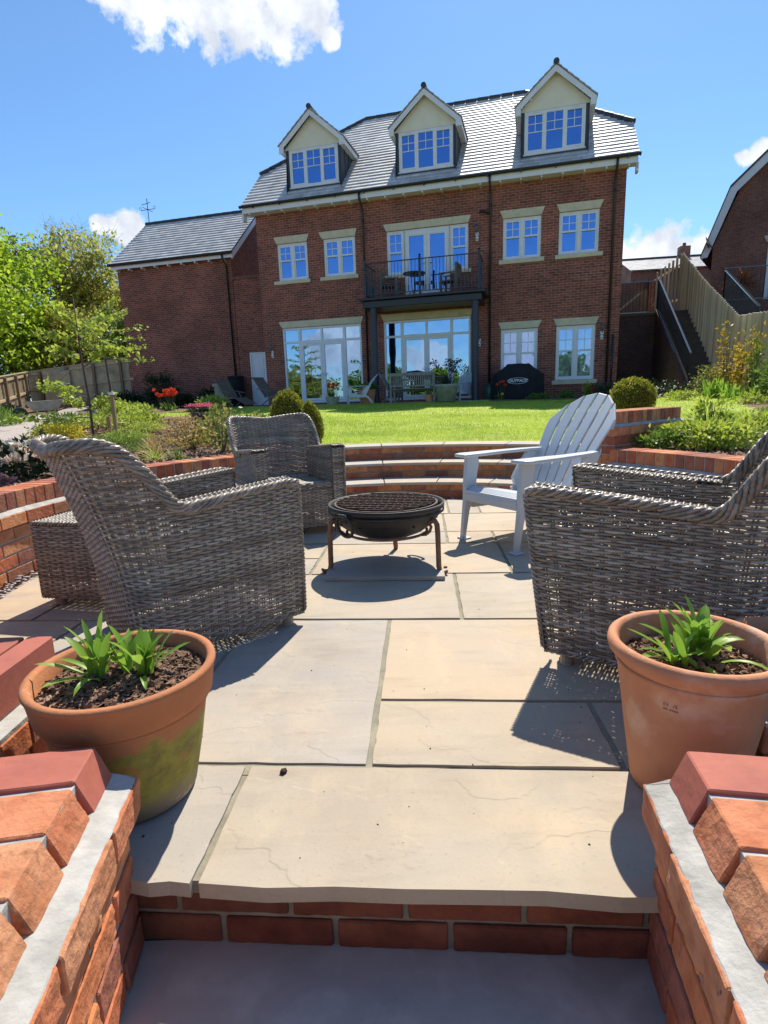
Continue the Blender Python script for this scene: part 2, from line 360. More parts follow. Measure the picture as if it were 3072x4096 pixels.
SC.render.engine = 'CYCLES'; SC.cycles.use_denoising = True; SC.cycles.max_bounces = 7; SC.cycles.transparent_max_bounces = 12
SC.render.resolution_x = 768; SC.render.resolution_y = 1024

# ================================================================ house (local x = along the front, local y = into the house)
YAW = rad(-15.5); HX, HY = -4.1136, 20.894
UD = Vector((math.cos(YAW), math.sin(YAW), 0)); ND = Vector((math.sin(YAW), -math.cos(YAW), 0))
def FP(u, n, z=0): return tuple(Vector((HX, HY, z)) + UD * u + ND * n)
K = 18.5 / 17
def su(u): return u * K
def sz(z): return CAMH + (z - CAMH) * K
GZ = .76
house = thing('brick_house', 'three storey red brick house with three cream gabled dormers and a first floor balcony', 'house', (HX, HY, 0), YAW)

def holed_wall(m, x0, x1, z0, z1, holes, y=0., depth=.10):
    xs = sorted({x0, x1} | {h[0] for h in holes} | {h[1] for h in holes}); zs = sorted({z0, z1} | {h[2] for h in holes} | {h[3] for h in holes})
    for i in range(len(xs) - 1):
        for j in range(len(zs) - 1):
            cx, cz = (xs[i] + xs[i + 1]) / 2, (zs[j] + zs[j + 1]) / 2
            if any(h[0] < cx < h[1] and h[2] < cz < h[3] for h in holes): continue
            m.add([(xs[i], y, zs[j]), (xs[i + 1], y, zs[j]), (xs[i + 1], y, zs[j + 1]), (xs[i], y, zs[j + 1])], [(0, 1, 2, 3)])
    for a, b, c, d in holes:
        m.add([(a, y, c), (a, y + depth, c), (a, y + depth, d), (a, y, d)], [(0, 1, 2, 3)])
        m.add([(b, y, c), (b, y + depth, c), (b, y + depth, d), (b, y, d)], [(3, 2, 1, 0)])
        m.add([(a, y, d), (b, y, d), (b, y + depth, d), (a, y + depth, d)], [(3, 2, 1, 0)])
        m.add([(a, y, c), (b, y, c), (b, y + depth, c), (a, y + depth, c)], [(0, 1, 2, 3)])

def rect17(a, b, c, d): return (su(a), su(b), sz(c), sz(d))
wins = {'W1': rect17(.68, 1.70, 4.69, 5.79), 'W2': rect17(2.25, 3.28, 4.69, 5.79), 'R1': rect17(7.72, 8.77, 4.69, 5.79), 'R2': rect17(9.25, 10.305, 4.69, 5.79),
        'R3': rect17(7.69, 8.745, 1.27, 2.775), 'R4': rect17(9.26, 10.32, 1.27, 2.775)}
fd1 = rect17(.67, 3.37, .84, 3.24); fd2 = rect17(4.10, 6.80, .84, 3.24)
bd = (su(4.28), su(6.735), sz(3.93), sz(5.80)); bdL = (su(4.28), su(4.82), sz(4.555), sz(5.80)); bdC = (su(4.82), su(6.19), sz(3.93), sz(5.80)); bdR = (su(6.19), su(6.735), sz(4.555), sz(5.80))
WL, WR, WT = 0., su(10.94), 7.33
w = M(); holed_wall(w, WL, WR, .2, WT, list(wins.values()) + [fd1, fd2, bdL, bdC, bdR])
# sides, back and gable ends below the half hips
for x in (WL, WR):
    w.add([(x, 0, .2), (x, 8, .2), (x, 8, WT), (x, 0, WT)], [(0, 1, 2, 3)])
    w.add([(x, 0, WT), (x, 8, WT), (x, 6.85, 8.75), (x, 1.15, 8.75)], [(0, 1, 2, 3)])
w.add([(WL, 8, .2), (WR, 8, .2), (WR, 8, WT), (WL, 8, WT)], [(0, 1, 2, 3)])
w.build('wall', MT['brick_house'], house, uvbox=True)

# ---- windows
def frame_rect(m, x0, x1, z0, z1, t, y0, y1):
    m.box(x0, y0, z0, x0 + t, y1, z1); m.box(x1 - t, y0, z0, x1, y1, z1)
    m.box(x0 + t, y0, z0, x1 - t, y1, z0 + t); m.box(x0 + t, y0, z1 - t, x1 - t, y1, z1)
def bars(m, x0, x1, z0, z1, y, nx=2, nz=2, t=.022):
    for i in range(1, nx): c = x0 + (x1 - x0) * i / nx; m.box(c - t / 2, y - .012, z0, c + t / 2, y + .01, z1)
    for i in range(1, nz): c = z0 + (z1 - z0) * i / nz; m.box(x0, y - .0095, c - t / 2, x1, y + .0075, c + t / 2)
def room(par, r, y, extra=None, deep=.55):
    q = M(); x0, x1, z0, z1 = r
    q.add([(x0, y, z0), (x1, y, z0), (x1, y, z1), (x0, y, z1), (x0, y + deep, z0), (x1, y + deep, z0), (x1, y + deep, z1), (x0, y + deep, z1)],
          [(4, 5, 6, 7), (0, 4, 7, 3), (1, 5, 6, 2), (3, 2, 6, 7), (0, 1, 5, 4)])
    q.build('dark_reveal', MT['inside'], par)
    if extra:
        e = M(); kind, a, b = extra
        if kind == 'blind':
            n = int((z1 - z0) / .06)
            for i in range(n): zz = z0 + (i + .5) * (z1 - z0) / n; e.hexa([(x0, y + .03, zz - .031), (x1, y + .03, zz - .031), (x1, y + .034, zz - .031), (x0, y + .034, zz - .031), (x0, y + .01, zz + .031), (x1, y + .01, zz + .031), (x1, y + .014, zz + .031), (x0, y + .014, zz + .031)])
            e.build('blind', MT['blind'], par)
        else:
            for (p, q2) in b:
                X0, X1 = x0 + (x1 - x0) * p, x0 + (x1 - x0) * q2; n = 26
                vs = []; 
                for i in range(n + 1):
                    t = i / n; yy = y + .08 + .02 * math.sin(t * 26) + .01 * math.sin(t * 61); vs += [(X0 + (X1 - X0) * t, yy, z0), (X0 + (X1 - X0) * t, yy, z1)]
                e.add(vs, [(2 * i, 2 * i + 2, 2 * i + 3, 2 * i + 1) for i in range(n)]); e.build('curtain', MT['curtain'], par); e = M()
def sash(par, r, y=.03, ncol=2, split=.47, low=.10, extra=None, glass='glass', vents=True, casement=False):
    x0, x1, z0, z1 = r; m = M(); p = M()
    frame_rect(m, x0, x1, z0, z1, .06, y, y + .09)
    wd = (x1 - x0 - .12); mull = .085 if not casement else .06; cw = (wd - mull * (ncol - 1)) / ncol
    for i in range(ncol):
        a = x0 + .06 + i * (cw + mull); b = a + cw; zm = z0 + (z1 - z0) * (1 - split)
        if i: m.box(a - mull, y - .004, z0 + .06, a, y + .085, z1 - .06)
        if not casement:
            frame_rect(m, a, b, zm - .002, z1 - .06, .045, y + .012, y + .05); frame_rect(m, a, b, z0 + .06, zm + .05, .045, y + .035, y + .075)
            m.box(a, y + .006, zm - .004, b, y + .06, zm + .046)
            bars(m, a + .045, b - .045, zm + .045, z1 - .105, y + .034)
            p.box(a + .02, y + .036, zm + .02, b - .02, y + .042, z1 - .08); p.box(a + .02, y + .058, z0 + .08, b - .02, y + .064, zm + .02)
        else:
            frame_rect(m, a, b, z0 + .06, z1 - .06, .035, y + .012, y + .05)
            bars(m, a + .035, b - .035, zm - .02, z1 - .095, y + .034); m.box(a + .03, y + .022, zm - .03, b - .03, y + .046, zm - .008)
            p.box(a + .02, y + .04, z0 + .08, b - .02, y + .046, z1 - .08)
        if vents: m.box(a + .1, y - .012, z1 - .04, b - .1, y + .02, z1 - .028)
    o = m.build('window', MT['white'], par)
    return o, p, (x0 + .05, x1 - .05, z0 + .05, z1 - .05), y + .09
def fin(t, extra=None, glass='glass'):
    o, p, r, y = t; p.build('pane', MT[glass], o)
    room(o, r, y, extra)
fin(sash(house, wins['W1'])); fin(sash(house, wins['W2']))
fin(sash(house, wins['R1']), ('c', 0, [(.02, .14), (.86, .97)])); fin(sash(house, wins['R2']), ('c', 0, [(.6, .8)]))
fin(sash(house, wins['R3']), ('blind', 0, 0), 'glass_blind'); fin(sash(house, wins['R4']), ('blind', 0, 0), 'glass_blind')

def handle(par, x, y, z, s):
    h = M(); h.box(x - .015, y - .02, z - .09, x + .015, y, z + .09); h.box(min(x, x + s * .11), y - .05, z - .008, max(x, x + s * .11), y - .03, z + .012); h.box(x - .01, y - .05, z - .01, x + .01, y - .02, z + .012)
    h.build('handle', MT['white'], par)
def french(par, r, y=.03, trans=None):
    x0, x1, z0, z1 = r; m = M(); p = M(); zt = trans
    frame_rect(m, x0, x1, z0, z1, .07, y, y + .09)
    xa, xb = x0 + (x1 - x0) * .215, x0 + (x1 - x0) * .785; xm = (xa + xb) / 2
    for x in (xa, xb): m.box(x - .045, y - .003, z0 + .07, x + .045, y + .087, z1 - .07)
    m.box(x0 + .07, y + .003, zt - .035, xa - .045, y + .084, zt + .035); m.box(xb + .045, y + .003, zt - .035, x1 - .07, y + .084, zt + .035)
    m.box(xa + .045, y + .003, zt - .045, xb - .045, y + .084, zt + .045); m.box(xm - .035, y + .001, zt + .045, xm + .035, y + .08, z1 - .07)
    for a, b in ((x0 + .07, xa - .045), (xb + .045, x1 - .07)):
        p.box(a, y + .04, z0 + .07, b, y + .046, zt - .03); p.box(a, y + .04, zt + .03, b, y + .046, z1 - .07)
    p.box(xa + .045, y + .04, zt + .04, xm - .03, y + .046, z1 - .07); p.box(xm + .03, y + .04, zt + .04, xb - .045, y + .046, z1 - .07)
    o = m.build('french_door', MT['white'], par)
    for a, b, s in ((xa + .047, xm - .002, -1), (xm + .002, xb - .047, 1)):
        d = M(); frame_rect(d, a, b, z0 + .075, zt - .05, .085, y - .012, y + .06); d.build('door_leaf', MT['white'], o)
        p.box(a + .08, y + .02, z0 + .15, b - .08, y + .026, zt - .12)
        handle(o, (b - .04) if s < 0 else (a + .04), y - .012, z0 + 1.0, s)
        for zz in (.35, 1.1, 1.8): k = M(); k.box((a - .02) if s < 0 else (b - .015), y - .03, z0 + zz, (a + .015) if s < 0 else (b + .02), y - .012, z0 + zz + .09); k.build('hinge', MT['white'], o)
    p.build('pane', MT['glass_low'], o); room(o, (x0 + .05, x1 - .05, z0 + .02, z1 - .05), y + .09, None, 1.2)
french(house, fd1, trans=sz(2.79)); french(house, fd2, trans=sz(2.77))
# first floor balcony doors with a sash either side
fin(sash(house, bdL, ncol=1, split=.5), ('c', 0, [(.05, .95)])); fin(sash(house, bdR, ncol=1, split=.5), ('c', 0, [(.55, .95)]))
m = M(); p = M(); x0, x1, z0, z1 = bdC; frame_rect(m, x0, x1, z0, z1, .06, .03, .12); xm = (x0 + x1) / 2
o = m.build('balcony_door', MT['white'], house)
for a, b, s in ((x0 + .062, xm - .002, -1), (xm + .002, x1 - .062, 1)):
    d = M(); frame_rect(d, a, b, z0 + .065, z1 - .065, .10, .018, .09); d.box(a + .1, .03, z1 - .2, b - .1, .05, z1 - .165); d.build('door_leaf', MT['white'], o)
    p.box(a + .09, .05, z0 + .15, b - .09, .056, z1 - .15); handle(o, (b - .05) if s < 0 else (a + .05), .018, z0 + 1.0, s)
p.build('pane', MT['glass'], o); room(o, (x0 + .04, x1 - .04, z0 + .02, z1 - .04), .125)

# ---- lintels and sills
def lint(a0, a1, b0, b1, zb, zt, splits=()):
    m = M(); a0, a1, b0, b1 = map(su, (a0, a1, b0, b1)); zb, zt = sz(zb), sz(zt); cut = [0] + list(splits) + [1]
    for i in range(len(cut) - 1):
        f, g = cut[i], cut[i + 1]; e = .003 if i else 0
        m.prism([(b0 + (b1 - b0) * f + e, zb), (b0 + (b1 - b0) * g, zb), (a0 + (a1 - a0) * g, zt), (a0 + (a1 - a0) * f + e, zt)], -.02, .1)
    m.build('lintel', MT['stone'], house, bevel=.004)
for t in ((.57, 1.78, .675, 1.69), (2.10, 3.35, 2.215, 3.285), (7.63, 8.865, 7.716, 8.775), (9.17, 10.40, 9.26, 10.31)): lint(*t, 5.80, 6.01)
lint(4.18, 6.815, 4.276, 6.74, 5.81, 6.01, (.5, .8)); lint(.565, 3.466, .672, 3.38, 3.25, 3.445, (.36, .75)); lint(4.016, 6.90, 4.11, 6.80, 3.25, 3.445, (.33, .66))
for t in ((7.613, 8.85, 7.69, 8.75), (9.172, 10.408, 9.26, 10.325)): lint(*t, 2.787, 2.985)
for a, b, c, d in ((.515, 1.765, 4.585, 4.69), (2.105, 3.36, 4.583, 4.695), (7.613, 8.87, 4.577, 4.695), (9.165, 10.425, 4.58, 4.69), (9.168, 10.413, 1.14, 1.262), (7.62, 8.86, 1.14, 1.262), (4.2, 4.83, 4.46, 4.56), (6.18, 6.82, 4.46, 4.56)):
    m = M(); m.box(su(a), -.055, sz(c), su(b), .03, sz(d)); m.build('sill', MT['stone'], house, bevel=.006)

# ---- roof
EN, EZ, SL = .4, 7.45, .9          # eave distance in front of the wall, height, slope
def rz(n): return EZ + (EN - n) * SL
def tiles(m, sfun, x0f, x1f, n0, n1, rows, t=.040, jit=.3):
    """rows of tiles climbing the slope; sfun(n)->z; each tile its own piece"""
    dn_ = (n0 - n1) / rows
    for r in range(rows):
        a = n0 - r * dn_; b = a - dn_ * 1.06; xl, xr = x0f(a), x1f(a); xl2, xr2 = x0f(b), x1f(b); x = xl + (-.0 if r % 2 else -.15)
        while x < xr - .01:
            e = x + .3; u0, u1 = max(x, xl), min(e - .004, xr)
            if u1 > u0:
                v0, v1 = max(u0, xl2), min(u1, xr2); 
                if v1 < v0: v0 = v1 = min(max(u0, xr2), u1)
                za, zb = sfun(a) + t, sfun(b) + .002; j = random.uniform(-jit, jit) * .008
                m.add([(u0, -a - j, za), (u1, -a - j, za), (v1, -b, zb), (v0, -b, zb), (u0, -a - j, za - t), (u1, -a - j, za - t)], [(0, 1, 2, 3), (4, 5, 1, 0)])
            x = e
hipx0 = lambda n: -.31 if n > -1.25 else -.31 + (-1.25 - n) / 2.75 * 3.26
hipx1 = lambda n: 12.16 if n > -1.1 else 12.16 - (-1.1 - n) / 2.9 * 3.26
rf = M(); tiles(rf, rz, hipx0, hipx1, EN, -4.0, 27)
roof = rf.build('roof', MT['tile'], house)
bs_ = M(); bs_.add([(-.3, -EN, EZ - .03), (12.15, -EN, EZ - .03), (12.15, 1.1, rz(-1.1) - .03), (8.9, 4, 11.38), (2.95, 4, 11.38), (-.3, 1.25, rz(-1.25) - .03)], [(0, 1, 2, 3, 4, 5)])
bs_.add([(-.3, 8 + EN, EZ), (12.15, 8 + EN, EZ), (12.15, 6.9, 8.85), (8.9, 4, 11.38), (2.95, 4, 11.38), (-.3, 6.75, 8.85)], [(5, 4, 3, 2, 1, 0)])
bs_.add([(-.3, 1.25, 8.9), (2.95, 4, 11.38), (-.3, 6.75, 8.9)], [(0, 1, 2)]); bs_.add([(12.15, 1.1, 8.78), (8.9, 4, 11.38), (12.15, 6.9, 8.78)], [(2, 1, 0)])
bs_.build('roof_underlay', MT['tile_dark'], roof)
rd = M()
for a, b in (((2.95, 4, 11.42), (8.9, 4, 11.42)), ((-.3, 1.25, rz(-1.25) + .03), (2.95, 4, 11.42)), ((12.16, 1.1, rz(-1.1) + .03), (8.9, 4, 11.42))):
    a, b = Vector(a), Vector(b); n = int((b - a).length / .42)
    for i in range(n): rd.tube([a + (b - a) * (i / n), a + (b - a) * ((i + .97) / n)], [.095, .085], 8)
rd.build('ridge_tiles', MT['tile_dark'], roof)
# fascia, soffit, verge boards, gutter
m = M(); m.box(-.30, -.34, 7.22, 12.14, -.315, 7.40); m.box(-.30, -.315, 7.22, 12.14, .0, 7.235)
for i in range(21): x = -.1 + i * .6; m.box(x, -.30, 7.175, x + .045, -.0, 7.22)
for x in (-.31, 12.12):
    m.prism([(0, 0)] * 3, 0, 0) if False else None
    m.add([(x, -.36, 7.30), (x, -.36, 7.06), (x, 1.2, 8.60), (x, 1.2, 8.83), (x + .03, -.36, 7.30), (x + .03, -.36, 7.06), (x + .03, 1.2, 8.60), (x + .03, 1.2, 8.83)], [(0, 1, 2, 3), (7, 6, 5, 4), (0, 4, 5, 1), (1, 5, 6, 2)])
    m.box(x - .01, -.36, 6.98, x + .05, -.12, 7.22)
m.build('fascia', MT['white'], house)
g = M(); prof = [(-.31, 0)]
for i in range(9): a = PI * i / 8; prof.append((0, 0))
pts = [(-.40 - .055 * math.cos(PI * i / 8), 7.43 - .06 * math.sin(PI * i / 8)) for i in range(9)]
vs = [(x, y, z) for x in (-.36, 12.2) for y, z in pts]; g.add(vs, [(i, i + 1, i + 10, i + 9) for i in range(8)]); g.box(-.36, -.462, 7.41, 12.2, -.452, 7.44)
for i in range(13): g.box(.1 + i * .98, -.475, 7.35, .14 + i * .98, -.34, 7.44)
for x in (-.36, 12.2): g.box(x - .012, -.46, 7.37, x + .012, -.345, 7.44)
g.build('gutter', MT['black'], house, smooth=False)
for u, top in ((3.57, 7.38), (7.365, 7.38), (10.66, 7.38)):
    d = M(); x = su(u); d.tube([(x, -.40, 7.38), (x, -.38, 7.22), (x, -.12, 7.0), (x, -.07, 6.85), (x, -.07, .78)], .036, 10)
    for zz in (6.6, 5.1, 3.6, 2.1): d.tube([(x, -.07, zz), (x, -.07, zz + .07)], .048, 10)
    if u == 7.365: d.tube([(x - .3, .02, 6.5), (x - .3, -.09, 6.5), (x - .22, -.09, 6.5), (x, -.08, 6.42)], .042, 8)
    if u == 10.66: d.tube([(x + .14, -.06, .8), (x + .14, -.06, 2.6)], .03, 8)
    d.build('downpipe', MT['black'], house, smooth=True)

# ---- dormers
for c, ext in ((2.24, None), (6.0, None), (9.86, ('c', 0, [(.0, .3), (.68, 1.0)]))):
    hw = .96; zb, zt = 7.80, 9.10; yf = .04; nb = lambda z: -(EN - (z - EZ) / SL)   # y on the main roof at height z
    d = M()
    r = (c - .86, c + .86, 7.93, 9.07)
    holed_wall(d, c - hw, c + hw, zb - .1, zt, [r], y=yf, depth=.08)
    for s in (-1, 1):
        x = c + s * hw; d.add([(x, yf, zb - .1), (x, nb(zb - .1), zb - .1), (x, nb(9.2), 9.2), (x, yf, 9.2)], [(0, 1, 2, 3)])
        for k in (.35, .75): yy = yf + k; d.box(x + (0 if s > 0 else -.02), yy, zb + SL * (yy - .02), x + (.02 if s > 0 else 0), yy + .03, 9.12)
    dm = d.build('dormer', MT['lead'], house)
    gz = M(); gz.add([(c - hw - .08, yf - .012, 9.08), (c + hw + .08, yf - .012, 9.08), (c, yf - .012, 10.03)], [(0, 1, 2)]); gz.add([(c - hw - .08, yf - .012, 9.08), (c + hw + .08, yf - .012, 9.08), (c + hw + .08, yf + .05, 9.08), (c - hw - .08, yf + .05, 9.08)], [(3, 2, 1, 0)])
    gz.build('gable_panel', MT['cream'], dm)
    yo = -.16; sl = .855; ax, az, ez = 1.13, 10.15, 10.15 - 1.13 * .855
    b = M()
    for s in (-1, 1):
        b.add([(c, yo, az - .03), (c + s * ax, yo, ez - .03), (c + s * ax, yo, ez - .24), (c + s * (ax - .16), yo, ez - .24), (c + s * (ax - .16), yo, ez - .07), (c, yo, az - .21)]
              + [(c, yo + .03, az - .03), (c + s * ax, yo + .03, ez - .03), (c + s * ax, yo + .03, ez - .24), (c + s * (ax - .16), yo + .03, ez - .24), (c + s * (ax - .16), yo + .03, ez - .07), (c, yo + .03, az - .21)],
              [(0, 1, 2, 3, 4, 5), (11, 10, 9, 8, 7, 6), (1, 7, 8, 2), (2, 8, 9, 3), (3, 9, 10, 4), (4, 10, 11, 5)] if s > 0 else [(5, 4, 3, 2, 1, 0), (6, 7, 8, 9, 10, 11), (2, 8, 7, 1), (3, 9, 8, 2), (4, 10, 9, 3), (5, 11, 10, 4)])
        xo = c + s * ax; b.box(min(xo, xo - s * .025), yo + .03, ez - .2, max(xo, xo - s * .025), nb(ez) - .1, ez - .05)
        b.add([(c + s * (ax - .02), yo + .03, ez - .2), (c + s * (hw - .0), yo + .03, ez - .2), (c + s * hw, nb(ez) - .2, ez - .2), (c + s * (ax - .02), nb(ez) - .2, ez - .2)], [(0, 1, 2, 3)])
    b.build('bargeboard', MT['white'], dm)
    t = M()
    for s in (-1, 1):
        rows = 7
        for k in range(rows):
            f0, f1 = k / rows, (k + 1.05) / rows; xa, xb = ax * (1 - f0) + .03 * (k == 0), ax * (1 - f1); za, zb2 = az - sl * xa, az - sl * max(xb, 0); xb = max(xb, 0)
            y1a, y1b = nb(za) , nb(zb2); yy = yo - .03
            while yy < y1b:
                e = min(yy + .3, max(y1a, y1b)); 
                t.add([(c + s * xa, yy, za + .035), (c + s * xa, e - .005, za + .035), (c + s * xb, e - .005, zb2 + .012), (c + s * xb, yy, zb2 + .012), (c + s * xa, yy, za), (c + s * xa, e - .005, za), (c + s * xb, yy, zb2 - .02)],
                      [(0, 1, 2, 3), (0, 4, 5, 1), (0, 3, 6, 4)]); yy = e
    t.build('roof', MT['tile'], dm)
    k = M(); n = 6; yend = nb(az) 
    for i in range(n): k.tube([(c, yo - .04 + (yend - yo) * i / n, az + .03), (c, yo - .04 + (yend - yo) * (i + .97) / n, az + .03)], [.085, .078], 10)
    k.build('ridge_tiles', MT['tile_dark'], dm)
    x0, x1, z0, z1 = r; fr = M(); pn = M(); frame_rect(fr, x0, x1, z0, z1, .065, yf - .02, yf + .07); fr.box(x0 - .03, yf - .05, z0 - .03, x1 + .03, yf + .02, z0)
    cw = (x1 - x0 - .13 - .14) / 3
    for i in range(3):
        a = x0 + .065 + i * (cw + .07); bb = a + cw
        if i: fr.box(a - .07, yf - .024, z0 + .065, a, yf + .066, z1 - .065)
        ll = .04 if i != 1 else .012
        frame_rect(fr, a, bb, z0 + .065, z1 - .065, ll, yf - .03 if i != 1 else yf - .005, yf + .03)
        zm = z0 + (z1 - z0) * .52; bars(fr, a + ll, bb - ll, zm, z1 - .065 - ll, yf + .01, 2, 2, .02); fr.box(a + ll, yf, zm - .012, bb - ll, yf + .022, zm + .012)
        pn.box(a + .01, yf + .012, z0 + .075, bb - .01, yf + .018, z1 - .075)
        if i != 1: fr.box(a + .12, yf - .035, z1 - .045, bb - .12, yf - .018, z1 - .033)
    fr.build('window', MT['white'], dm); pn.build('pane', MT['glass'], dm); room(dm, (x0 + .03, x1 - .03, z0 + .03, z1 - .03), yf + .075, ext)

# ---- wall lamps
for u, z0 in ((.28, 2.33), (7.065, 2.34), (6.99, 5.28), (10.495, 2.345)):
    x = su(u); z = sz(z0); l = M(); l.tube([(x, -.14, z + .27), (x, -.14, z + .45)], .035, 10); l.tube([(x, -.14, z + .44), (x, -.14, z + .475), (x, -.14, z + .48)], [.06, .05, .01], 10); l.tube([(x, 0, z + .2), (x, -.14, z + .2), (x, -.14, z + .27)], .015, 6)
    o = l.build('wall_lamp', MT['galv'], house, smooth=True)
    l = M(); l.tube([(x, -.02, z + .2), (x, -.045, z + .2)], .055, 14); l.build('lamp_backplate', MT['white'], o)
    l = M(); l.box(x - .04, -.05, z, x + .04, 0, z + .13); s_ = l.build('sensor_box', MT['white'], o, bevel=.008)
    l = M(); l.tube([(x, -.052, z + .05), (x, -.062, z + .05)], .022, 10); l.build('sensor_eye', MT['navy'], o)

# ---- balcony
BZ, BN = 4.02, 1.17; bx0, bx1 = 4.22, 7.78
m = M(); m.box(bx0 - .2, -BN - .18, BZ - .09, bx1 + .2, -.002, BZ - .01); m.box(bx0 - .08, -BN - .06, BZ - .3, bx1 + .08, -.002, BZ - .092)
bal = m.build('balcony', MT['black'], house, bevel=.015)
for x in (4.44, 7.66):
    m = M(); m.tube([(x, -1.1, .74), (x, -1.1, BZ - .3)], .11, 20); m.tube([(x, -1.1, .74), (x, -1.1, .8)], .14, 20); m.build('column', MT['navy'], bal, smooth=False)
rl = M()
rl.box(bx0, -BN - .02, BZ + 1.02, bx1, -BN + .02, BZ + 1.045)
rl.box(bx0, -BN - .015, BZ + .09, bx1, -BN + .015, BZ + .11)
for x in (bx0, bx1): rl.box(x - .02, -BN, BZ + 1.02, x + .02, -.01, BZ + 1.045); rl.box(x - .015, -BN, BZ + .09, x + .015, -.01, BZ + .11)
rail = rl.build('railing', MT['navy'], bal)
bb = M(); xs = [bx0 + .1 + i * (bx1 - bx0 - .2) / 31 for i in range(32)]
for i, x in enumerate(xs):
    bb.tube([(x, -BN, BZ + .1), (x, -BN, BZ + 1.03)], .0075, 6); t = abs(x - 6) / 1.8; h = .26 + .3 * t ** 2
    bb.tube([(x, -BN, BZ + .1), (x, -BN, BZ + h), (x, -BN, BZ + h + .06)], [.017, .017, .004], 6)
for x in (bx0, bx1):
    for i in range(9): y = -.12 - i * .118; bb.tube([(x, y, BZ + .1), (x, y, BZ + 1.03)], .0075, 6); bb.tube([(x, y, BZ + .1), (x, y, BZ + .5)], .017, 6)
bb.build('balusters', MT['navy'], bal)
for x in (bx0, bx1, 5.98):
    k = M(); k.box(x - .03, -BN - .032, BZ - .01, x + .03, -BN + .028, BZ + 1.12); k.tube([(x, -BN, BZ + 1.12), (x, -BN, BZ + 1.15), (x, -BN, BZ + 1.18)], [.02, .045, .01], 10); k.build('post', MT['navy'], bal)

# ================================================================ side wing
wing = thing('brick_wing', 'windowless two storey brick wing with slate grey roof, left of the main house', 'house', (HX, HY, 0), YAW)
AY = 2.0
m = M(); m.box(-7.5, AY, .2, -2.2, 9, 6.7)
m.add([(-2.2, AY, 6.7), (-2.2, 6.8, 6.7), (-2.2, 4.4, 8.8)], [(0, 1, 2)]); m.add([(-7.5, AY, 6.7), (-7.5, 6.8, 6.7), (-7.5, 4.4, 8.8)], [(2, 1, 0)])
m.box(-2.198, AY + .03, .2, .002, AY + .33, 5.70)
m.build('wall', MT['brick_house'], wing, uvbox=True)
m = M(); m.box(-2.196, AY - .01, 5.70, -.003, AY + .37, 5.78); m.build('coping', MT['brick_far'], wing, uvbox=True)
rz2 = lambda n: 6.65 + (-1.7 - n) * .826
m = M(); tiles(m, rz2, lambda n: -7.62, lambda n: -1.98, -1.7, -4.4, 16); wr = m.build('roof', MT['tile'], wing)
m = M(); m.add([(-7.6, 1.72, 6.62), (-2.0, 1.72, 6.62), (-2.0, 4.4, 8.84), (-7.6, 4.4, 8.84), (-7.6, 7.1, 6.62), (-2, 7.1, 6.62)], [(0, 1, 2, 3), (3, 2, 5, 4)]); m.build('roof_underlay', MT['tile_dark'], wr)
m = M()
for i in range(13): m.tube([(-7.62 + i * .434, 4.4, 8.9), (-7.62 + (i + .97) * .434, 4.4, 8.9)], [.09, .08], 8)
m.build('ridge_tiles', MT['tile_dark'], wr)
m = M(); m.box(-7.6, 1.74, 6.45, -2.0, 1.76, 6.60)
for i in range(9): x = -7.4 + i * .62; m.box(x, 1.745, 6.38, x + .05, 2.0, 6.45)
for x in (-2.0,): m.add([(x, 1.72, 6.62), (x, 1.72, 6.38), (x, 4.4, 8.62), (x, 4.4, 8.84), (x + .03, 1.72, 6.62), (x + .03, 1.72, 6.38), (x + .03, 4.4, 8.62), (x + .03, 4.4, 8.84)], [(0, 1, 2, 3), (7, 6, 5, 4), (0, 4, 5, 1), (1, 5, 6, 2)])
m.build('fascia', MT['white'], wing)
m = M(); m.tube([(-7.66, 1.66, 6.62), (-1.95, 1.66, 6.62)], .06, 8); m.build('gutter', MT['black'], wing)
m = M(); m.tube([(-2.40, 1.68, 6.6), (-2.4, 1.7, 6.45), (-2.38, 1.93, 6.2), (-2.36, 1.94, .8)], .036, 10); m.build('downpipe', MT['black'], wing, smooth=True)
m = M(); x0, x1, z0, z1 = -1.64, -.99, .79, 2.85; m.box(x0, AY - .03, z0, x1, AY + .03, z1); dr = m.build('door', MT['white'], wing)
m = M()
for a, b in ((z0 + .12, z0 + .95), (z0 + 1.1, z1 - .14)): frame_rect(m, x0 + .1, x1 - .1, a, b, .03, AY - .045, AY - .03)
frame_rect(m, x0 - .02, x1 + .02, z0, z1 + .02, .05, AY - .06, AY - .03); m.build('door_moulding', MT['white'], dr); handle(dr, x0 + .1, AY - .045, z0 + 1.0, 1)
m = M(); m.tube([(-7.45, 4.4, 8.9), (-7.45, 4.4, 9.95)], .015, 6); m.tube([(-7.8, 4.4, 9.5), (-7.1, 4.4, 9.5)], .012, 6); m.tube([(-7.45, 4.05, 9.5), (-7.45, 4.75, 9.5)], .012, 6)
m.tube([(-7.75, 4.4, 9.72), (-7.3, 4.4, 9.78)], .012, 6)
for x in (-7.82, -7.08): m.tube([(x + .05 * math.cos(a), 4.4, 9.57 + .06 * math.sin(a)) for a in [i * PI / 5 for i in range(10)]], .01, 5)
m.build('weathervane', MT['black'], wing)
# ================================================================ sunken patio
CX0, CY0, RR = .07, 3.0, 2.15
PA = rad(-4.2); pc, ps = math.cos(PA), math.sin(PA)
def AB(a, b, z=0): return (a * pc - b * ps, a * ps + b * pc, z)
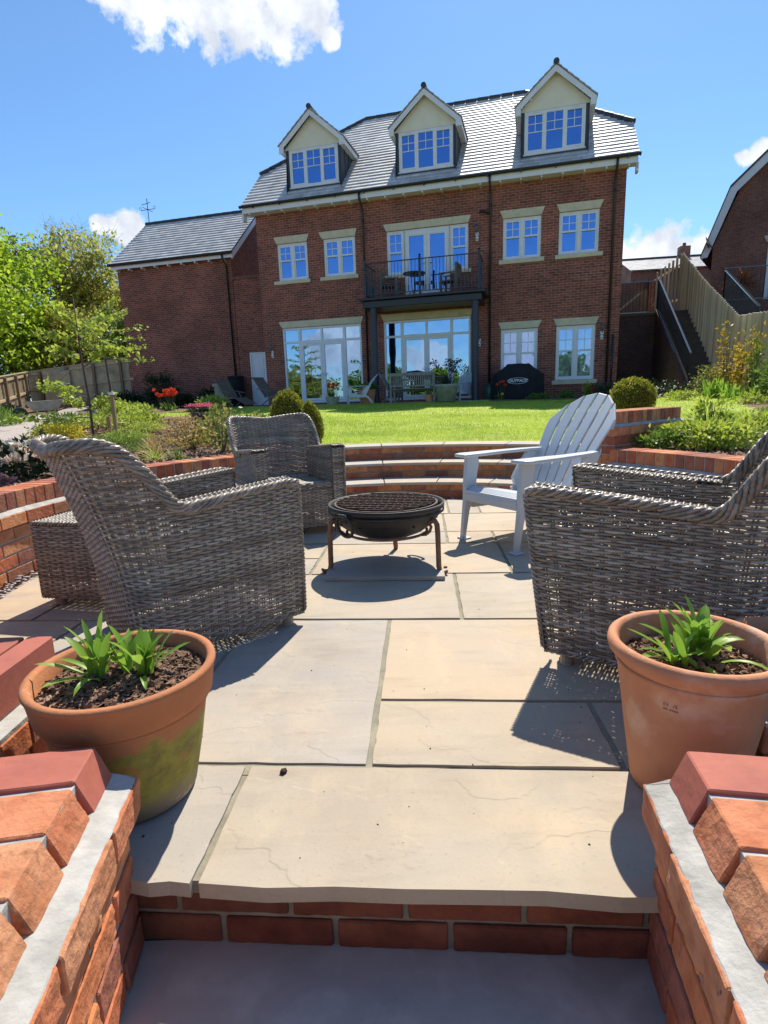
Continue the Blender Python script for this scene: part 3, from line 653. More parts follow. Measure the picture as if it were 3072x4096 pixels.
# slabs: rows in b, joints measured where they can be seen, generated elsewhere
rows = [(.892, 1.254, [-.90, -.463, .9]), (1.254, 1.57, [-.152, .486, 1.05]), (1.57, 2.213, [-.152, .95, 1.45]), (1.254, 2.213, [-2.2, -1.5, -.75, -.152]),
        (2.213, 2.831, [-2.3, -1.75, -1.2, -.78, .153, 1.02, 1.7, 2.5]), (2.831, 3.138, [-2.4, -1.9, -1.35, -.97]), (3.138, 3.49, [-2.4, -1.6, -.98]), (2.831, 3.45, [-.62, .461, 1.1, 1.9, 2.5]), (2.831, 3.138, [-.97, -.62]), (3.138, 3.45, [-.97, -.62]),
        (3.45, 3.76, [-.62, .148, .461, .95, 1.6, 2.5]), (3.49, 3.76, [-2.4, -1.5, -.85, -.62]), (3.76, 4.36, [-2.4, -1.7, -.85, .148, .9, 1.5, 2.4]), (4.36, 5.2, [-1.8, -1.1, -.5, .2, .453, 1.1, 1.8])]
def clip(poly, rmax, cx, cy):
    out = []
    for i in range(len(poly)):      # densify then pull into the circle
        a, b = poly[i], poly[(i + 1) % len(poly)]
        for k in range(24): t = k / 24; out.append((a[0] + (b[0] - a[0]) * t, a[1] + (b[1] - a[1]) * t))
    ins = [p for p in out if math.hypot(p[0] - cx, p[1] - cy) <= rmax]
    if not ins: return None
    if len(ins) == len(out): return poly
    res = []
    for x, y in out:
        d = math.hypot(x - cx, y - cy)
        if d > rmax: x, y = cx + (x - cx) * rmax / d, cy + (y - cy) * rmax / d
        if not res or math.hypot(x - res[-1][0], y - res[-1][1]) > .004: res.append((x, y))
    return res
m = M(); J = .009
def rough_edge(p, q, n, amp):
    r = []
    for k in range(n):
        t = k / n; j = random.uniform(-amp, amp) if k else 0
        dx, dy = q[0] - p[0], q[1] - p[1]; l = math.hypot(dx, dy) or 1
        r.append((p[0] + dx * t - dy / l * j, p[1] + dy * t + dx / l * j))
    return r
for b0, b1, xs in rows:
    for i in range(len(xs) - 1):
        c = [(xs[i] + J, b0 + (J if b0 > .9 else 0)), (xs[i + 1] - J, b0 + (J if b0 > .9 else 0)), (xs[i + 1] - J, b1 - J), (xs[i] + J, b1 - J)]
        poly = [AB(*p)[:2] for p in c]
        if b0 > 1: poly = clip(poly, RR - .13, CX0, CY0)
        if not poly or len(poly) < 3: continue
        if len(poly) == 4: poly = sum([rough_edge(poly[k], poly[(k + 1) % 4], 10, .0022 if not (b0 < .9 and k == 0) else .0065) for k in range(4)], [])
        # area check
        ar = abs(sum(poly[k][0] * poly[(k + 1) % len(poly)][1] - poly[(k + 1) % len(poly)][0] * poly[k][1] for k in range(len(poly)))) / 2
        if ar < .012: continue
        m.prismz(poly, -.034 if b0 < .9 else -.02, random.uniform(-.001, .0012))
tag(m.build('patio_paving', MT['slab'], bevel=.003), kind='structure')
m = M(); m.add([(CX0 + (RR - .10) * math.cos(a), max(CY0 + (RR - .10) * math.sin(a), 1.25), -.006) for a in [i * PI / 60 for i in range(120)]], [tuple(range(120))])
m.prismz([AB(-.9, .905)[:2], AB(.9, .905)[:2], AB(1.1, 1.7)[:2], AB(-1.1, 1.7)[:2]], -.036, -.0075)
tag(m.build('patio_jointing', MT['mortar_dark']), kind='structure')
# pebble ring
m = M(); _n = 90; m.add([(CX0 + r_ * math.cos(rad(-50 + 280 * i / _n)), CY0 + r_ * math.sin(rad(-50 + 280 * i / _n)), -.03) for i in range(_n + 1) for r_ in (RR - .14, RR + .05)], [(2 * i, 2 * i + 2, 2 * i + 3, 2 * i + 1) for i in range(_n)]); tag(m.build('pebble_bed_base', MT['soil']), kind='structure')
V = []; F = []
ico = [(0, 0, 1)] + [(.89 * math.cos(i * 2 * PI / 5), .89 * math.sin(i * 2 * PI / 5), .45) for i in range(5)] + [(.89 * math.cos((i + .5) * 2 * PI / 5), .89 * math.sin((i + .5) * 2 * PI / 5), -.45) for i in range(5)] + [(0, 0, -1)]
icf = [(0, 1 + i, 1 + (i + 1) % 5) for i in range(5)] + [(1 + i, 6 + i, 1 + (i + 1) % 5) for i in range(5)] + [(6 + i, 6 + (i + 1) % 5, 1 + (i + 1) % 5) for i in range(5)] + [(11, 6 + (i + 1) % 5, 6 + i) for i in range(5)]
def pebbles(pts, smin, smax):
    base = np.array(ico); Vs = []; Fs = []
    for k, p in enumerate(pts):
        a = rng.uniform(0, 6.28); s = rng.uniform(smin, smax) * np.array([rng.uniform(.8, 1.3), rng.uniform(.7, 1), rng.uniform(.45, .7)])
        q = base * s; q = np.c_[q[:, 0] * math.cos(a) - q[:, 1] * math.sin(a), q[:, 0] * math.sin(a) + q[:, 1] * math.cos(a), q[:, 2]] + np.array(p)
        Vs.append(q); Fs.append(np.array(icf) + 12 * k)
    return np.vstack(Vs), np.vstack(Fs)
pts = []
for i in range(2600):
    a = rng.uniform(0, 2 * PI); r = rng.uniform(RR - .135, RR - .005); pts.append((CX0 + r * math.cos(a), CY0 + r * math.sin(a), rng.uniform(-.025, .0)))
pts = [p for p in pts if p[1] > 1.35]
V, F = pebbles(pts, .009, .02); o = np_obj('edging_pebbles', V, F, MT['pebble']); o.modifiers.new('s', 'SUBSURF').levels = 1; o.modifiers['s'].render_levels = 1; tag(o, kind='stuff')

# ---- brick courses
def course(m, f, s0, s1, z0, z1, d0, d1, L, j=.010, off=0., jit=.0015, lean=0.):
    s = s0 - off
    while s < s1 - .01:
        a, b = max(s, s0), min(s + L - j, s1)
        if b - a > .012:
            k = max(1, int((b - a) / .08)); e = [random.uniform(-jit, jit) for _ in range(3)]
            vs = []
            for i in range(k + 1):
                t = a + (b - a) * i / k
                vs += [f(t, d0 + e[0], z0), f(t, d1, z0), f(t, d1, z1 + e[1] * .5), f(t, d0 + e[0] + e[2] * .5 + lean, z1 + e[1] * .5)]
            fs = [(0, 1, 2, 3), tuple(4 * k + i for i in (3, 2, 1, 0))]
            for i in range(k):
                for q in range(4): fs.append((4 * i + q, 4 * i + 4 + q, 4 * i + 4 + (q + 1) % 4, 4 * i + (q + 1) % 4))
            m.add(vs, fs)
        s += L
def rough(o, amp=.004, size=.022, lv=3):
    s = o.modifiers.new('sub', 'SUBSURF'); s.subdivision_type = 'SIMPLE'; s.levels = lv; s.render_levels = lv
    tx = bpy.data.textures.get('brick_pits') or bpy.data.textures.new('brick_pits', 'CLOUDS'); tx.noise_scale = size; tx.noise_depth = 3
    d = o.modifiers.new('disp', 'DISPLACE'); d.texture = tx; d.strength = amp; d.mid_level = .5; d.texture_coords = 'LOCAL'; return o
def core(m, f, s0, s1, z0, z1, d0, d1, n=1):
    vs = []
    for i in range(n + 1):
        t = s0 + (s1 - s0) * i / n; vs += [f(t, d0, z0), f(t, d1, z0), f(t, d1, z1), f(t, d0, z1)]
    fs = [(0, 1, 2, 3), tuple(4 * n + i for i in (3, 2, 1, 0))]
    for i in range(n):
        for q in range(4): fs.append((4 * i + q, 4 * i + 4 + q, 4 * i + 4 + (q + 1) % 4, 4 * i + (q + 1) % 4))
    m.add(vs, fs)
def arcf(R, sign=1):
    """s = arc length measured at R anticlockwise from angle 0; d = outward distance behind the face"""
    def f(s, d, z): a = s / R; return (CX0 + (R + d) * math.cos(a), CY0 + (R + d) * math.sin(a), z)
    return f
A = rad
def garden_wall(label, a0, a1, ztop, R=RR, thick=.30):
    """curved retaining wall: stretcher courses, projecting course, mortar fillet, brick on edge coping"""
    f = arcf(R); s0, s1 = A(a0) * R, A(a1) * R
    t = thing('garden_wall', label, 'garden wall', (0, 0, 0))
    m = M(); zc = ztop - .105; zp = zc - .015
    course(m, f, s0, s1, zc, ztop, .015, .235, .0775, .010)
    course(m, f, s0, s1, zp - .066, zp, -.022, .20, .225, .010, .1)
    z = zp - .066 - .011; k = 0
    while z > -.05:
        course(m, f, s0, s1, z - .064, z, .0, .11, .225, .010, .1125 * (k % 2)); z -= .075; k += 1
    m.build('brickwork', MT['brickp'], t, bevel=.0025)
    c = M(); n = int((s1 - s0) / .06)
    core(c, f, s0 + .002, s1 - .002, -.06, zp - .003, .006, thick - .02, n); core(c, f, s0 + .002, s1 - .002, zp - .003, ztop - .004, .022, .225, n)
    # sloping fillet of mortar on the projecting course
    for i in range(n):
        sa, sb = s0 + (s1 - s0) * i / n, s0 + (s1 - s0) * (i + 1) / n
        c.add([f(sa, -.016, zp + .001), f(sb, -.016, zp + .001), f(sb, .024, zc + .012), f(sa, .024, zc + .012)], [(0, 1, 2, 3)])
    c.build('mortar', MT['mortar'], t)
    return t
garden_wall('low curved brick wall holding back the mulched flower bed, left side', 119, 222, .47)
garden_wall('low curved brick wall holding back the shrub bed, right side', -42, 38, .47)
# steps: three curved treads
st = thing('garden_steps', 'three wide curved sandstone and brick steps leading up to the lawn', 'steps')
a0, a1 = 39.5, 117.5
for k in range(3):
    R = RR + .33 * k; f = arcf(R); z0 = .145 * k; s0, s1 = A(a0) * R, A(a1) * R
    m = M(); course(m, f, s0, s1, z0 + .064, z0 + .118, 0, .1, .225, .010, .07 * k); course(m, f, s0, s1, z0 - .01, z0 + .054, 0, .1, .225, .010, .1125 + .07 * k)
    m.build('riser', MT['brickp'], st, bevel=.0025)
    c = M(); core(c, f, s0, s1, -.05 if k == 0 else .145 * k - .03, z0 + .12, .007, .45, 40); c.build('riser_mortar', MT['mortar_dark'], st)
    m = M(); L_ = (s1 - s0) / 6
    for i in range(6):
        sa, sb = s0 + L_ * i + .004, s0 + L_ * (i + 1) - .004; n = 10; vs = []
        for q in range(n + 1):
            t = sa + (sb - sa) * q / n; e = random.uniform(-.003, .003); vs += [f(t, -.035 + e, z0 + .120), f(t, .36 if k < 2 else .30, z0 + .120), f(t, .36 if k < 2 else .30, z0 + .146), f(t, -.035 + e, z0 + .145)]
        fs = [(0, 1, 2, 3), tuple(4 * n + i2 for i2 in (3, 2, 1, 0))]
        for q in range(n):
            for w_ in range(4): fs.append((4 * q + w_, 4 * q + 4 + w_, 4 * q + 4 + (w_ + 1) % 4, 4 * q + (w_ + 1) % 4))
        m.add(vs, fs)
    m.build('tread', MT['slab'], st, bevel=.003)
# radial walls closing the steps
def linef(p0, ang):
    d = Vector((math.cos(ang), math.sin(ang))); n = Vector((-d.y, d.x))
    return lambda s, q, z: (p0[0] + d.x * s + n.x * q, p0[1] + d.y * s + n.y * q, z)
def radial(label, ang, r0, r1, ztop, th, side):
    a = A(ang); f0 = linef((CX0 + r0 * math.cos(a), CY0 + r0 * math.sin(a)), a)
    f = (lambda s, q, z: f0(s, q * side, z)); t = thing('garden_wall', label, 'garden wall', (0, 0, 0)); Ln = r1 - r0
    m = M(); zc = ztop - .105; zp = zc - .015
    course(m, f, 0, Ln, zc, ztop, .03, th - .03, .0775, .010); course(m, f, -.02, Ln + .02, zp - .066, zp, -.01, th / 2 - .005, .225); course(m, f, -.02, Ln + .02, zp - .066, zp, th / 2 + .005, th + .01, .225)
    z = zp - .077; k = 0
    while z > 0:
        course(m, f, 0, Ln, z - .064, z, .012, .115, .225, .010, .1125 * (k % 2)); course(m, f, 0, Ln, z - .064, z, th - .115, th - .012, .225, .010, .1125 * (k % 2))
        g = lambda s, q, z_: f(q, s, z_); course(m, g, .118, th - .118, z - .064, z, .0, .1, .225); z -= .075; k += 1
    m.build('brickwork', MT['brickp'], t, bevel=.0025)
    c = M(); core(c, f, .008, Ln - .008, -.05, zp - .004, .02, th - .02); core(c, f, .01, Ln - .01, zp - .004, ztop - .005, .038, th - .038)
    c.add([f(-.015, -.005, zp + .002), f(Ln + .015, -.005, zp + .002), f(Ln, .04, zc + .012), f(0, .04, zc + .012)], [(0, 1, 2, 3)]); c.add([f(-.015, th + .005, zp + .002), f(Ln + .015, th + .005, zp + .002), f(Ln, th - .04, zc + .012), f(0, th - .04, zc + .012)], [(0, 1, 2, 3)])
    c.add([f(-.015, -.005, zp + .002), f(-.015, th + .005, zp + .002), f(.004, th - .04, zc + .012), f(.004, .04, zc + .012)], [(0, 1, 2, 3)])
    c.build('mortar', MT['mortar'], t)
radial('tall brick end wall beside the right end of the curved steps, box ball behind', 38.2, RR + .12, RR + 1.28, .755, .33, 1)
radial('brick end wall beside the left end of the curved steps behind the armchair', 118.6, RR + .12, RR + .95, .50, .30, -1)

# ---- entrance walls either side of the bottom steps (converge slightly towards the viewer)
def entry(label, p0, dirv, outn, ends):
    d = Vector(dirv).normalized(); n = Vector(outn).normalized()
    f = lambda s, q, z: (p0[0] + d.x * s + n.x * q, p0[1] + d.y * s + n.y * q, z)
    t = thing('entrance_wall', label, 'garden wall'); Ln = 1.5
    m = M(); course(m, f, .118, Ln, .203, .270, .043, .258, .118, .013, lean=.026); rough(m.build('coping_bricks', MT['brickp'], t, bevel=.0025), .005)
    m = M(); course(m, f, 0, .105, .203, .272, .043, .262, .12, .0, lean=.026, jit=.0005); rough(m.build('end_brick', MT['brick_red'], t, bevel=.0025), .0022)
    m = M(); course(m, f, -.012, Ln, .122, .188, 0, .1, .225, .011, .06, jit=.003)
    z = .111; k = 0
    while z > -.32:
        course(m, f, .02, Ln, z - .064, z, .022, .12, .225, .011, .1125 * (k % 2), jit=.002); z -= .075; k += 1
    g = lambda s, q, z_: f(q, s, z_); course(m, g, .105, .33, .122, .188, -.012, .08, .225, .01)
    z = .111
    while z > -.02: course(m, g, .125, .33, z - .064, z, .02, .1, .225, .01); z -= .075
    rough(m.build('brickwork', MT['brickp'], t, bevel=.0025), .007)
    c = M(); core(c, f, .028, Ln, -.35, .118, .029, .32); core(c, f, -.004, Ln, .112, .1885, .012, .32); core(c, f, .008, Ln, .186, .264, .068, .25)
    vs = []; 
    nseg = 60
    for i in range(nseg + 1):
        s = -.006 + (Ln + .006) * i / nseg; j = random.uniform(-.0015, .0015); vs += [f(s, .004 + j, .187), f(s, .006 + j, .1895), f(s, .046, .2045), f(s, .07, .2045)]
    c.add(vs, [(4 * i + q, 4 * i + 4 + q, 4 * i + 5 + q, 4 * i + 1 + q) for i in range(nseg) for q in range(3)])
    c.add([f(-.006, .004, .1895), f(-.006, .3, .1895), f(.004, .3, .2045), f(.004, .046, .2045)], [(0, 1, 2, 3)])
    rough(c.build('mortar', MT['mortar'], t), .0035, lv=1)
    return f
fL = entry('near left brick wall flanking the bottom step, coping of orange bricks and smooth red end brick', (-.512, .985), (.145, -1), (-1, -.145), 0)
fR = entry('near right brick wall flanking the bottom step, pinkish end brick at its corner', (.470, .915), (-.175, -1), (1, -.175), 0)
# pier blocks where the circle meets the entrance walls
def pier(label, x0, x1, y0, y1, ztop, xin):
    t = thing('brick_pier', label, 'garden wall'); m = M(); sgn = 1 if xin > 0 else -1
    f = lambda s, q, z: (s, y0 + q, z)
    course(m, f, x0, x1, ztop - .105, ztop, .02 if y1 - y0 < .2 else .045, y1 - y0, .0775, .010); m.build('coping_bricks', MT['brick_red'], t, bevel=.003)
    m = M(); fx0, fx1 = (x0, x1 + .045) if sgn < 0 else (x0 - .045, x1)
    course(m, f, fx0, fx1, ztop - .185, ztop - .12, 0, .1, .225); z = ztop - .195
    g = lambda s, q, z_: ((x1 + .045 - q) if sgn < 0 else (x0 - .045 + q), y0 + s, z_)
    course(m, g, 0.104, y1 - y0, ztop - .185, ztop - .12, 0, .1, .225)
    while z > -.02:
        course(m, f, fx0 + (0 if sgn < 0 else .02), fx1 - (.02 if sgn < 0 else 0), z - .064, z, .02, .11, .225); course(m, g, .12, y1 - y0, z - .064, z, .02, .11, .225); z -= .075
    m.build('brickwork', MT['brickp'], t, bevel=.003)
    c = M(); c.box(fx0 + .025, y0 + .03, -.05, fx1 - .025, y1, ztop - .118); c.box(fx0 + .003, y0 + .004, ztop - .121, fx1 - .003, y1, ztop - .108); c.box(x0 + .01, y0 + .028, ztop - .109, x1 - .01, y1, ztop - .01); c.build('mortar', MT['mortar'], t)
pier('dark red brick pier at the far left edge beside the mossy pot', -1.60, -.905, 1.10, 1.42, .315, -1)
pier('brick pier at the right edge beside the smooth terracotta pot', .89, 1.6, 1.125, 1.228, .28, 1)
g_ = []
for i in range(170):
    a_, b_ = rng.uniform(-1.3, 1.3), rng.uniform(.92, 4.6); X_, Y_, _z = AB(a_, b_); g_.append((X_, Y_, .001))
V, F = pebbles(g_, .001, .003); tag(np_obj('grit', V, F, MT['soil']), kind='stuff')
# riser below the front slab, lower step
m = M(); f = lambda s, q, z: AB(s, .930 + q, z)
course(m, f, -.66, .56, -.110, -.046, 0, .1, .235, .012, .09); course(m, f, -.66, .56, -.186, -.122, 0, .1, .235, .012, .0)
t = thing('step_riser', 'dark shaded two course brick riser under the nearest sandstone slab', 'step'); MT['brick_shade'] = P('shade_darkened_brick', (0, 0, 0), (.5, .42, .38), 9, .85, 60, .003, cols=[(.30, .09, .045), (.24, .075, .04), (.36, .12, .055), (.20, .08, .05)]); rough(m.build('brickwork', MT['brick_shade'], t, bevel=.003))  # brick colour darkened to paint in the shade under the front slab
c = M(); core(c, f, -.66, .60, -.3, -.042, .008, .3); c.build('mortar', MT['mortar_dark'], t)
m = M(); m.prismz([(-.75, -.9), (.7, -.9), (.62, .97), (-.66, .97)], -.23, -.186)
tag(m.build('lower_step_paving', MT['slab_shade_lift']), kind='structure')
# loose stones on the slabs
for k, (x, y, s, lb) in enumerate(((-.275, 1.245, .011, 'small dark stone lying on the nearest sandstone slab'), (.326, 2.91, .012, 'small brown stone beside the right foot of the fire pit'))):
    V, F = pebbles([(x, y, s * .4)], s, s); o = np_obj('loose_stone', V, F, MT['soil'] if k == 0 else MT['rust']); tag(o, lb, 'stone')
# ================================================================ wicker
def tubes_np(paths, rv, rt_, nrm, k=6):
    """paths (n,m,3) strands; nrm (n,m,3) surface normal; cross section rv along the surface, rt_ along the normal"""
    n, m_, _ = paths.shape
    T = np.gradient(paths, axis=1); T /= np.linalg.norm(T, axis=2, keepdims=True) + 1e-9
    B = np.cross(T, nrm); B /= np.linalg.norm(B, axis=2, keepdims=True) + 1e-9
    th = np.linspace(0, 2 * np.pi, k, endpoint=False)
    V = paths[:, :, None, :] + B[:, :, None, :] * (rv * np.cos(th))[None, None, :, None] + nrm[:, :, None, :] * (rt_ * np.sin(th))[None, None, :, None]
    idx = np.arange(n * m_ * k).reshape(n, m_, k); a = idx[:, :-1, :]; b = idx[:, 1:, :]
    F = np.stack([a, np.roll(a, -1, 2), np.roll(b, -1, 2), b], -1).reshape(-1, 4)
    return V.reshape(-1, 3), F
class NM:
    def __init__(s): s.V = []; s.F = []; s.n = 0
    def add(s, V, F): s.V.append(V); s.F.append(F + s.n); s.n += len(V)
    def build(s, name, mat, parent): return np_obj(name, np.vstack(s.V), np.vstack(s.F), mat, parent)
def weave(nm, core_nm, S, nu, v0, v1, pitch, top=None, amp=.0032, rv=.0050, rt_=.0034, seg=3, tmin=0., vfun=None, hole=.0):
    """S(u,v)->(n,3) with u in 0..1 (nu stakes), rows every `pitch` in v; strands run over and under the stakes"""
    eps = 1e-3; nrow = int((v1 - v0) / pitch)
    for j in range(nrow):
        v = v0 + (j + .5) * pitch
        u = np.linspace(0, 1, nu * seg + 1); ok = np.ones_like(u, bool) if top is None else (v < top(u) - .004)
        vv = v + .0011 * np.sin(u * nu * .9 + j * 1.7) + rng.normal(0, .0004)
        p = S(u, vv); du = S(np.clip(u + eps, 0, 1), vv) - S(np.clip(u - eps, 0, 1), vv); dv_ = S(u, vv + eps) - S(u, vv - eps)
        nn = np.cross(du, dv_); nn /= np.linalg.norm(nn, axis=1, keepdims=True) + 1e-9
        off = amp * np.cos(np.pi * (u * nu) + np.pi * j)
        q = p + nn * off[:, None]
        # contiguous runs, chopped in random strand lengths
        i = 0; Nn = len(u)
        while i < Nn - 2:
            if not ok[i]: i += 1; continue
            e = i
            ln = int(rng.integers(8, 26)) * seg
            while e < Nn - 1 and ok[e + 1] and e - i < ln: e += 1
            if Nn - 1 - e < seg * 2:
                while e < Nn - 1 and ok[e + 1]: e += 1
            if e - i >= 2:
                r = rng.uniform(.85, 1.12); V, F = tubes_np(q[None, i:e + 1], rv * r, rt_ * r, nn[None, i:e + 1]); nm.add(V, F)
            i = e if e > i else i + 1
    us = (np.arange(nu + 1)) / nu
    for d in (-.0042, .0042):
        uu = np.clip(us + d / max(1e-6, STEP_LEN(S, v0)), 0, 1)
        for a in uu:
            t1 = v1 if top is None else float(top(np.array([a]))[0]); ns = max(3, int((t1 - v0) / .03)); vs = np.linspace(v0, t1, ns + 1); aa = np.full_like(vs, a)
            p = S(aa, vs); du = S(np.clip(aa + eps, 0, 1), vs) - S(np.clip(aa - eps, 0, 1), vs); dv_ = S(aa, vs + eps) - S(aa, vs - eps); nn = np.cross(du, dv_); nn /= np.linalg.norm(nn, axis=1, keepdims=True) + 1e-9
            V, F = tubes_np(p[None], .0028, .0028, nn[None], 5); core_nm.add(V, F)
def STEP_LEN(S, v):
    u = np.linspace(0, 1, 60); p = S(u, np.full_like(u, v)); return float(np.linalg.norm(np.diff(p, axis=0), axis=1).sum())
def rope(nm, path, R=.011, r=.006, turns=16., strands=4, mpt=7):
    """twisted rope border along path (list of points)"""
    P_ = np.array(path, float); d = np.r_[0, np.cumsum(np.linalg.norm(np.diff(P_, axis=0), axis=1))]; Lt = d[-1]
    n = int(Lt * turns * mpt) + 4; s = np.linspace(0, Lt, n); C_ = np.stack([np.interp(s, d, P_[:, i]) for i in range(3)], 1)
    # smooth
    for _ in range(3): C_[1:-1] = (C_[:-2] + 2 * C_[1:-1] + C_[2:]) / 4
    T = np.gradient(C_, axis=0); T /= np.linalg.norm(T, axis=1, keepdims=True)
    up = np.array([.13, .21, .97]); A_ = np.cross(T, up); A_ /= np.linalg.norm(A_, axis=1, keepdims=True); B_ = np.cross(A_, T)
    for k in range(strands):
        ph = 2 * np.pi * (s * turns + k / strands); o_ = A_ * np.cos(ph)[:, None] + B_ * np.sin(ph)[:, None]
        q = C_ + o_ * R; V, F = tubes_np(q[None], r, r, o_[None], 6)
        nm.add(V, F)

def shape_chair(W=.335, D=.66, rc=.17, lean_front=0., flare=.15, htop=.83, harm=.612, hj=.57):
    """returns S(u,z), top(u): plan is a U, open to the front (+x)"""
    xf, xr = D / 2, -D / 2; a = D - rc; arc = rc * PI / 2; bk = 2 * W - 2 * rc; tot = 2 * a + 2 * arc + bk
    def plan(u):
        s = np.asarray(u) * tot; x = np.zeros_like(s); y = np.zeros_like(s); nx = np.zeros_like(s); ny = np.zeros_like(s)
        c1 = s < a; x = np.where(c1, xf - s, x); y = np.where(c1, -W, y); ny = np.where(c1, -1., ny)
        s2 = s - a; c2 = (s2 >= 0) & (s2 < arc); th = s2 / rc; x = np.where(c2, xr + rc - rc * np.sin(th), x); y = np.where(c2, -W + rc - rc * np.cos(th), y); nx = np.where(c2, -np.sin(th), nx); ny = np.where(c2, -np.cos(th), ny)
        s3 = s2 - arc; c3 = (s3 >= 0) & (s3 < bk); x = np.where(c3, xr, x); y = np.where(c3, -W + rc + s3, y); nx = np.where(c3, -1., nx); ny = np.where(c3, 0., ny)
        s4 = s3 - bk; c4_ = (s4 >= 0) & (s4 < arc); th = s4 / rc; x = np.where(c4_, xr + rc - rc * np.cos(th), x); y = np.where(c4_, W - rc + rc * np.sin(th), y); nx = np.where(c4_, -np.cos(th), nx); ny = np.where(c4_, np.sin(th), ny)
        s5 = s4 - arc; c5 = s5 >= 0; x = np.where(c5, xr + rc + s5, x); y = np.where(c5, W, y); nx = np.where(c5, 0., nx); ny = np.where(c5, 1., ny)
        return x, y, nx, ny
    def back(x): return np.clip((-x - .08) / (D / 2 - .08), 0, 1)     # 0 at the arms .. 1 at the back
    def S(u, z):
        x, y, nx, ny = plan(u); z = np.broadcast_to(np.asarray(z, float), x.shape); b = back(x)
        hz = np.clip((z - .28) / .5, 0, 1.2); fl = flare * hz ** 1.5 * b ** 1.3
        low = np.clip((.3 - z) / .3, 0, 1)
        px = x + nx * fl + (-.035 * hz * b) + lean_front * np.clip(z / .6, 0, 1) * np.clip((x - .0) / (D / 2), 0, 1) + nx * (-.02 * low)
        return np.stack([px, y + ny * fl * .55 + ny * (-.012 * low), z], -1)
    def top(u):
        x, y, nx, ny = plan(np.asarray(u, float)); t = np.clip((-.13 - x) / .17, 0, 1); sm = t * t * (3 - 2 * t)
        arm = hj + (harm - hj) * np.clip((x + .16) / (D / 2 + .16), 0, 1)
        mid = np.clip(1 - np.abs(y) / (W * .95), 0, 1)
        rf_ = np.clip((x - (xf - .035)) / .035, 0, 1) ** 2 * .012
        return arm + (htop - hj) * sm - .035 * mid * (x < xr + .05) - rf_
    return S, top, plan, tot

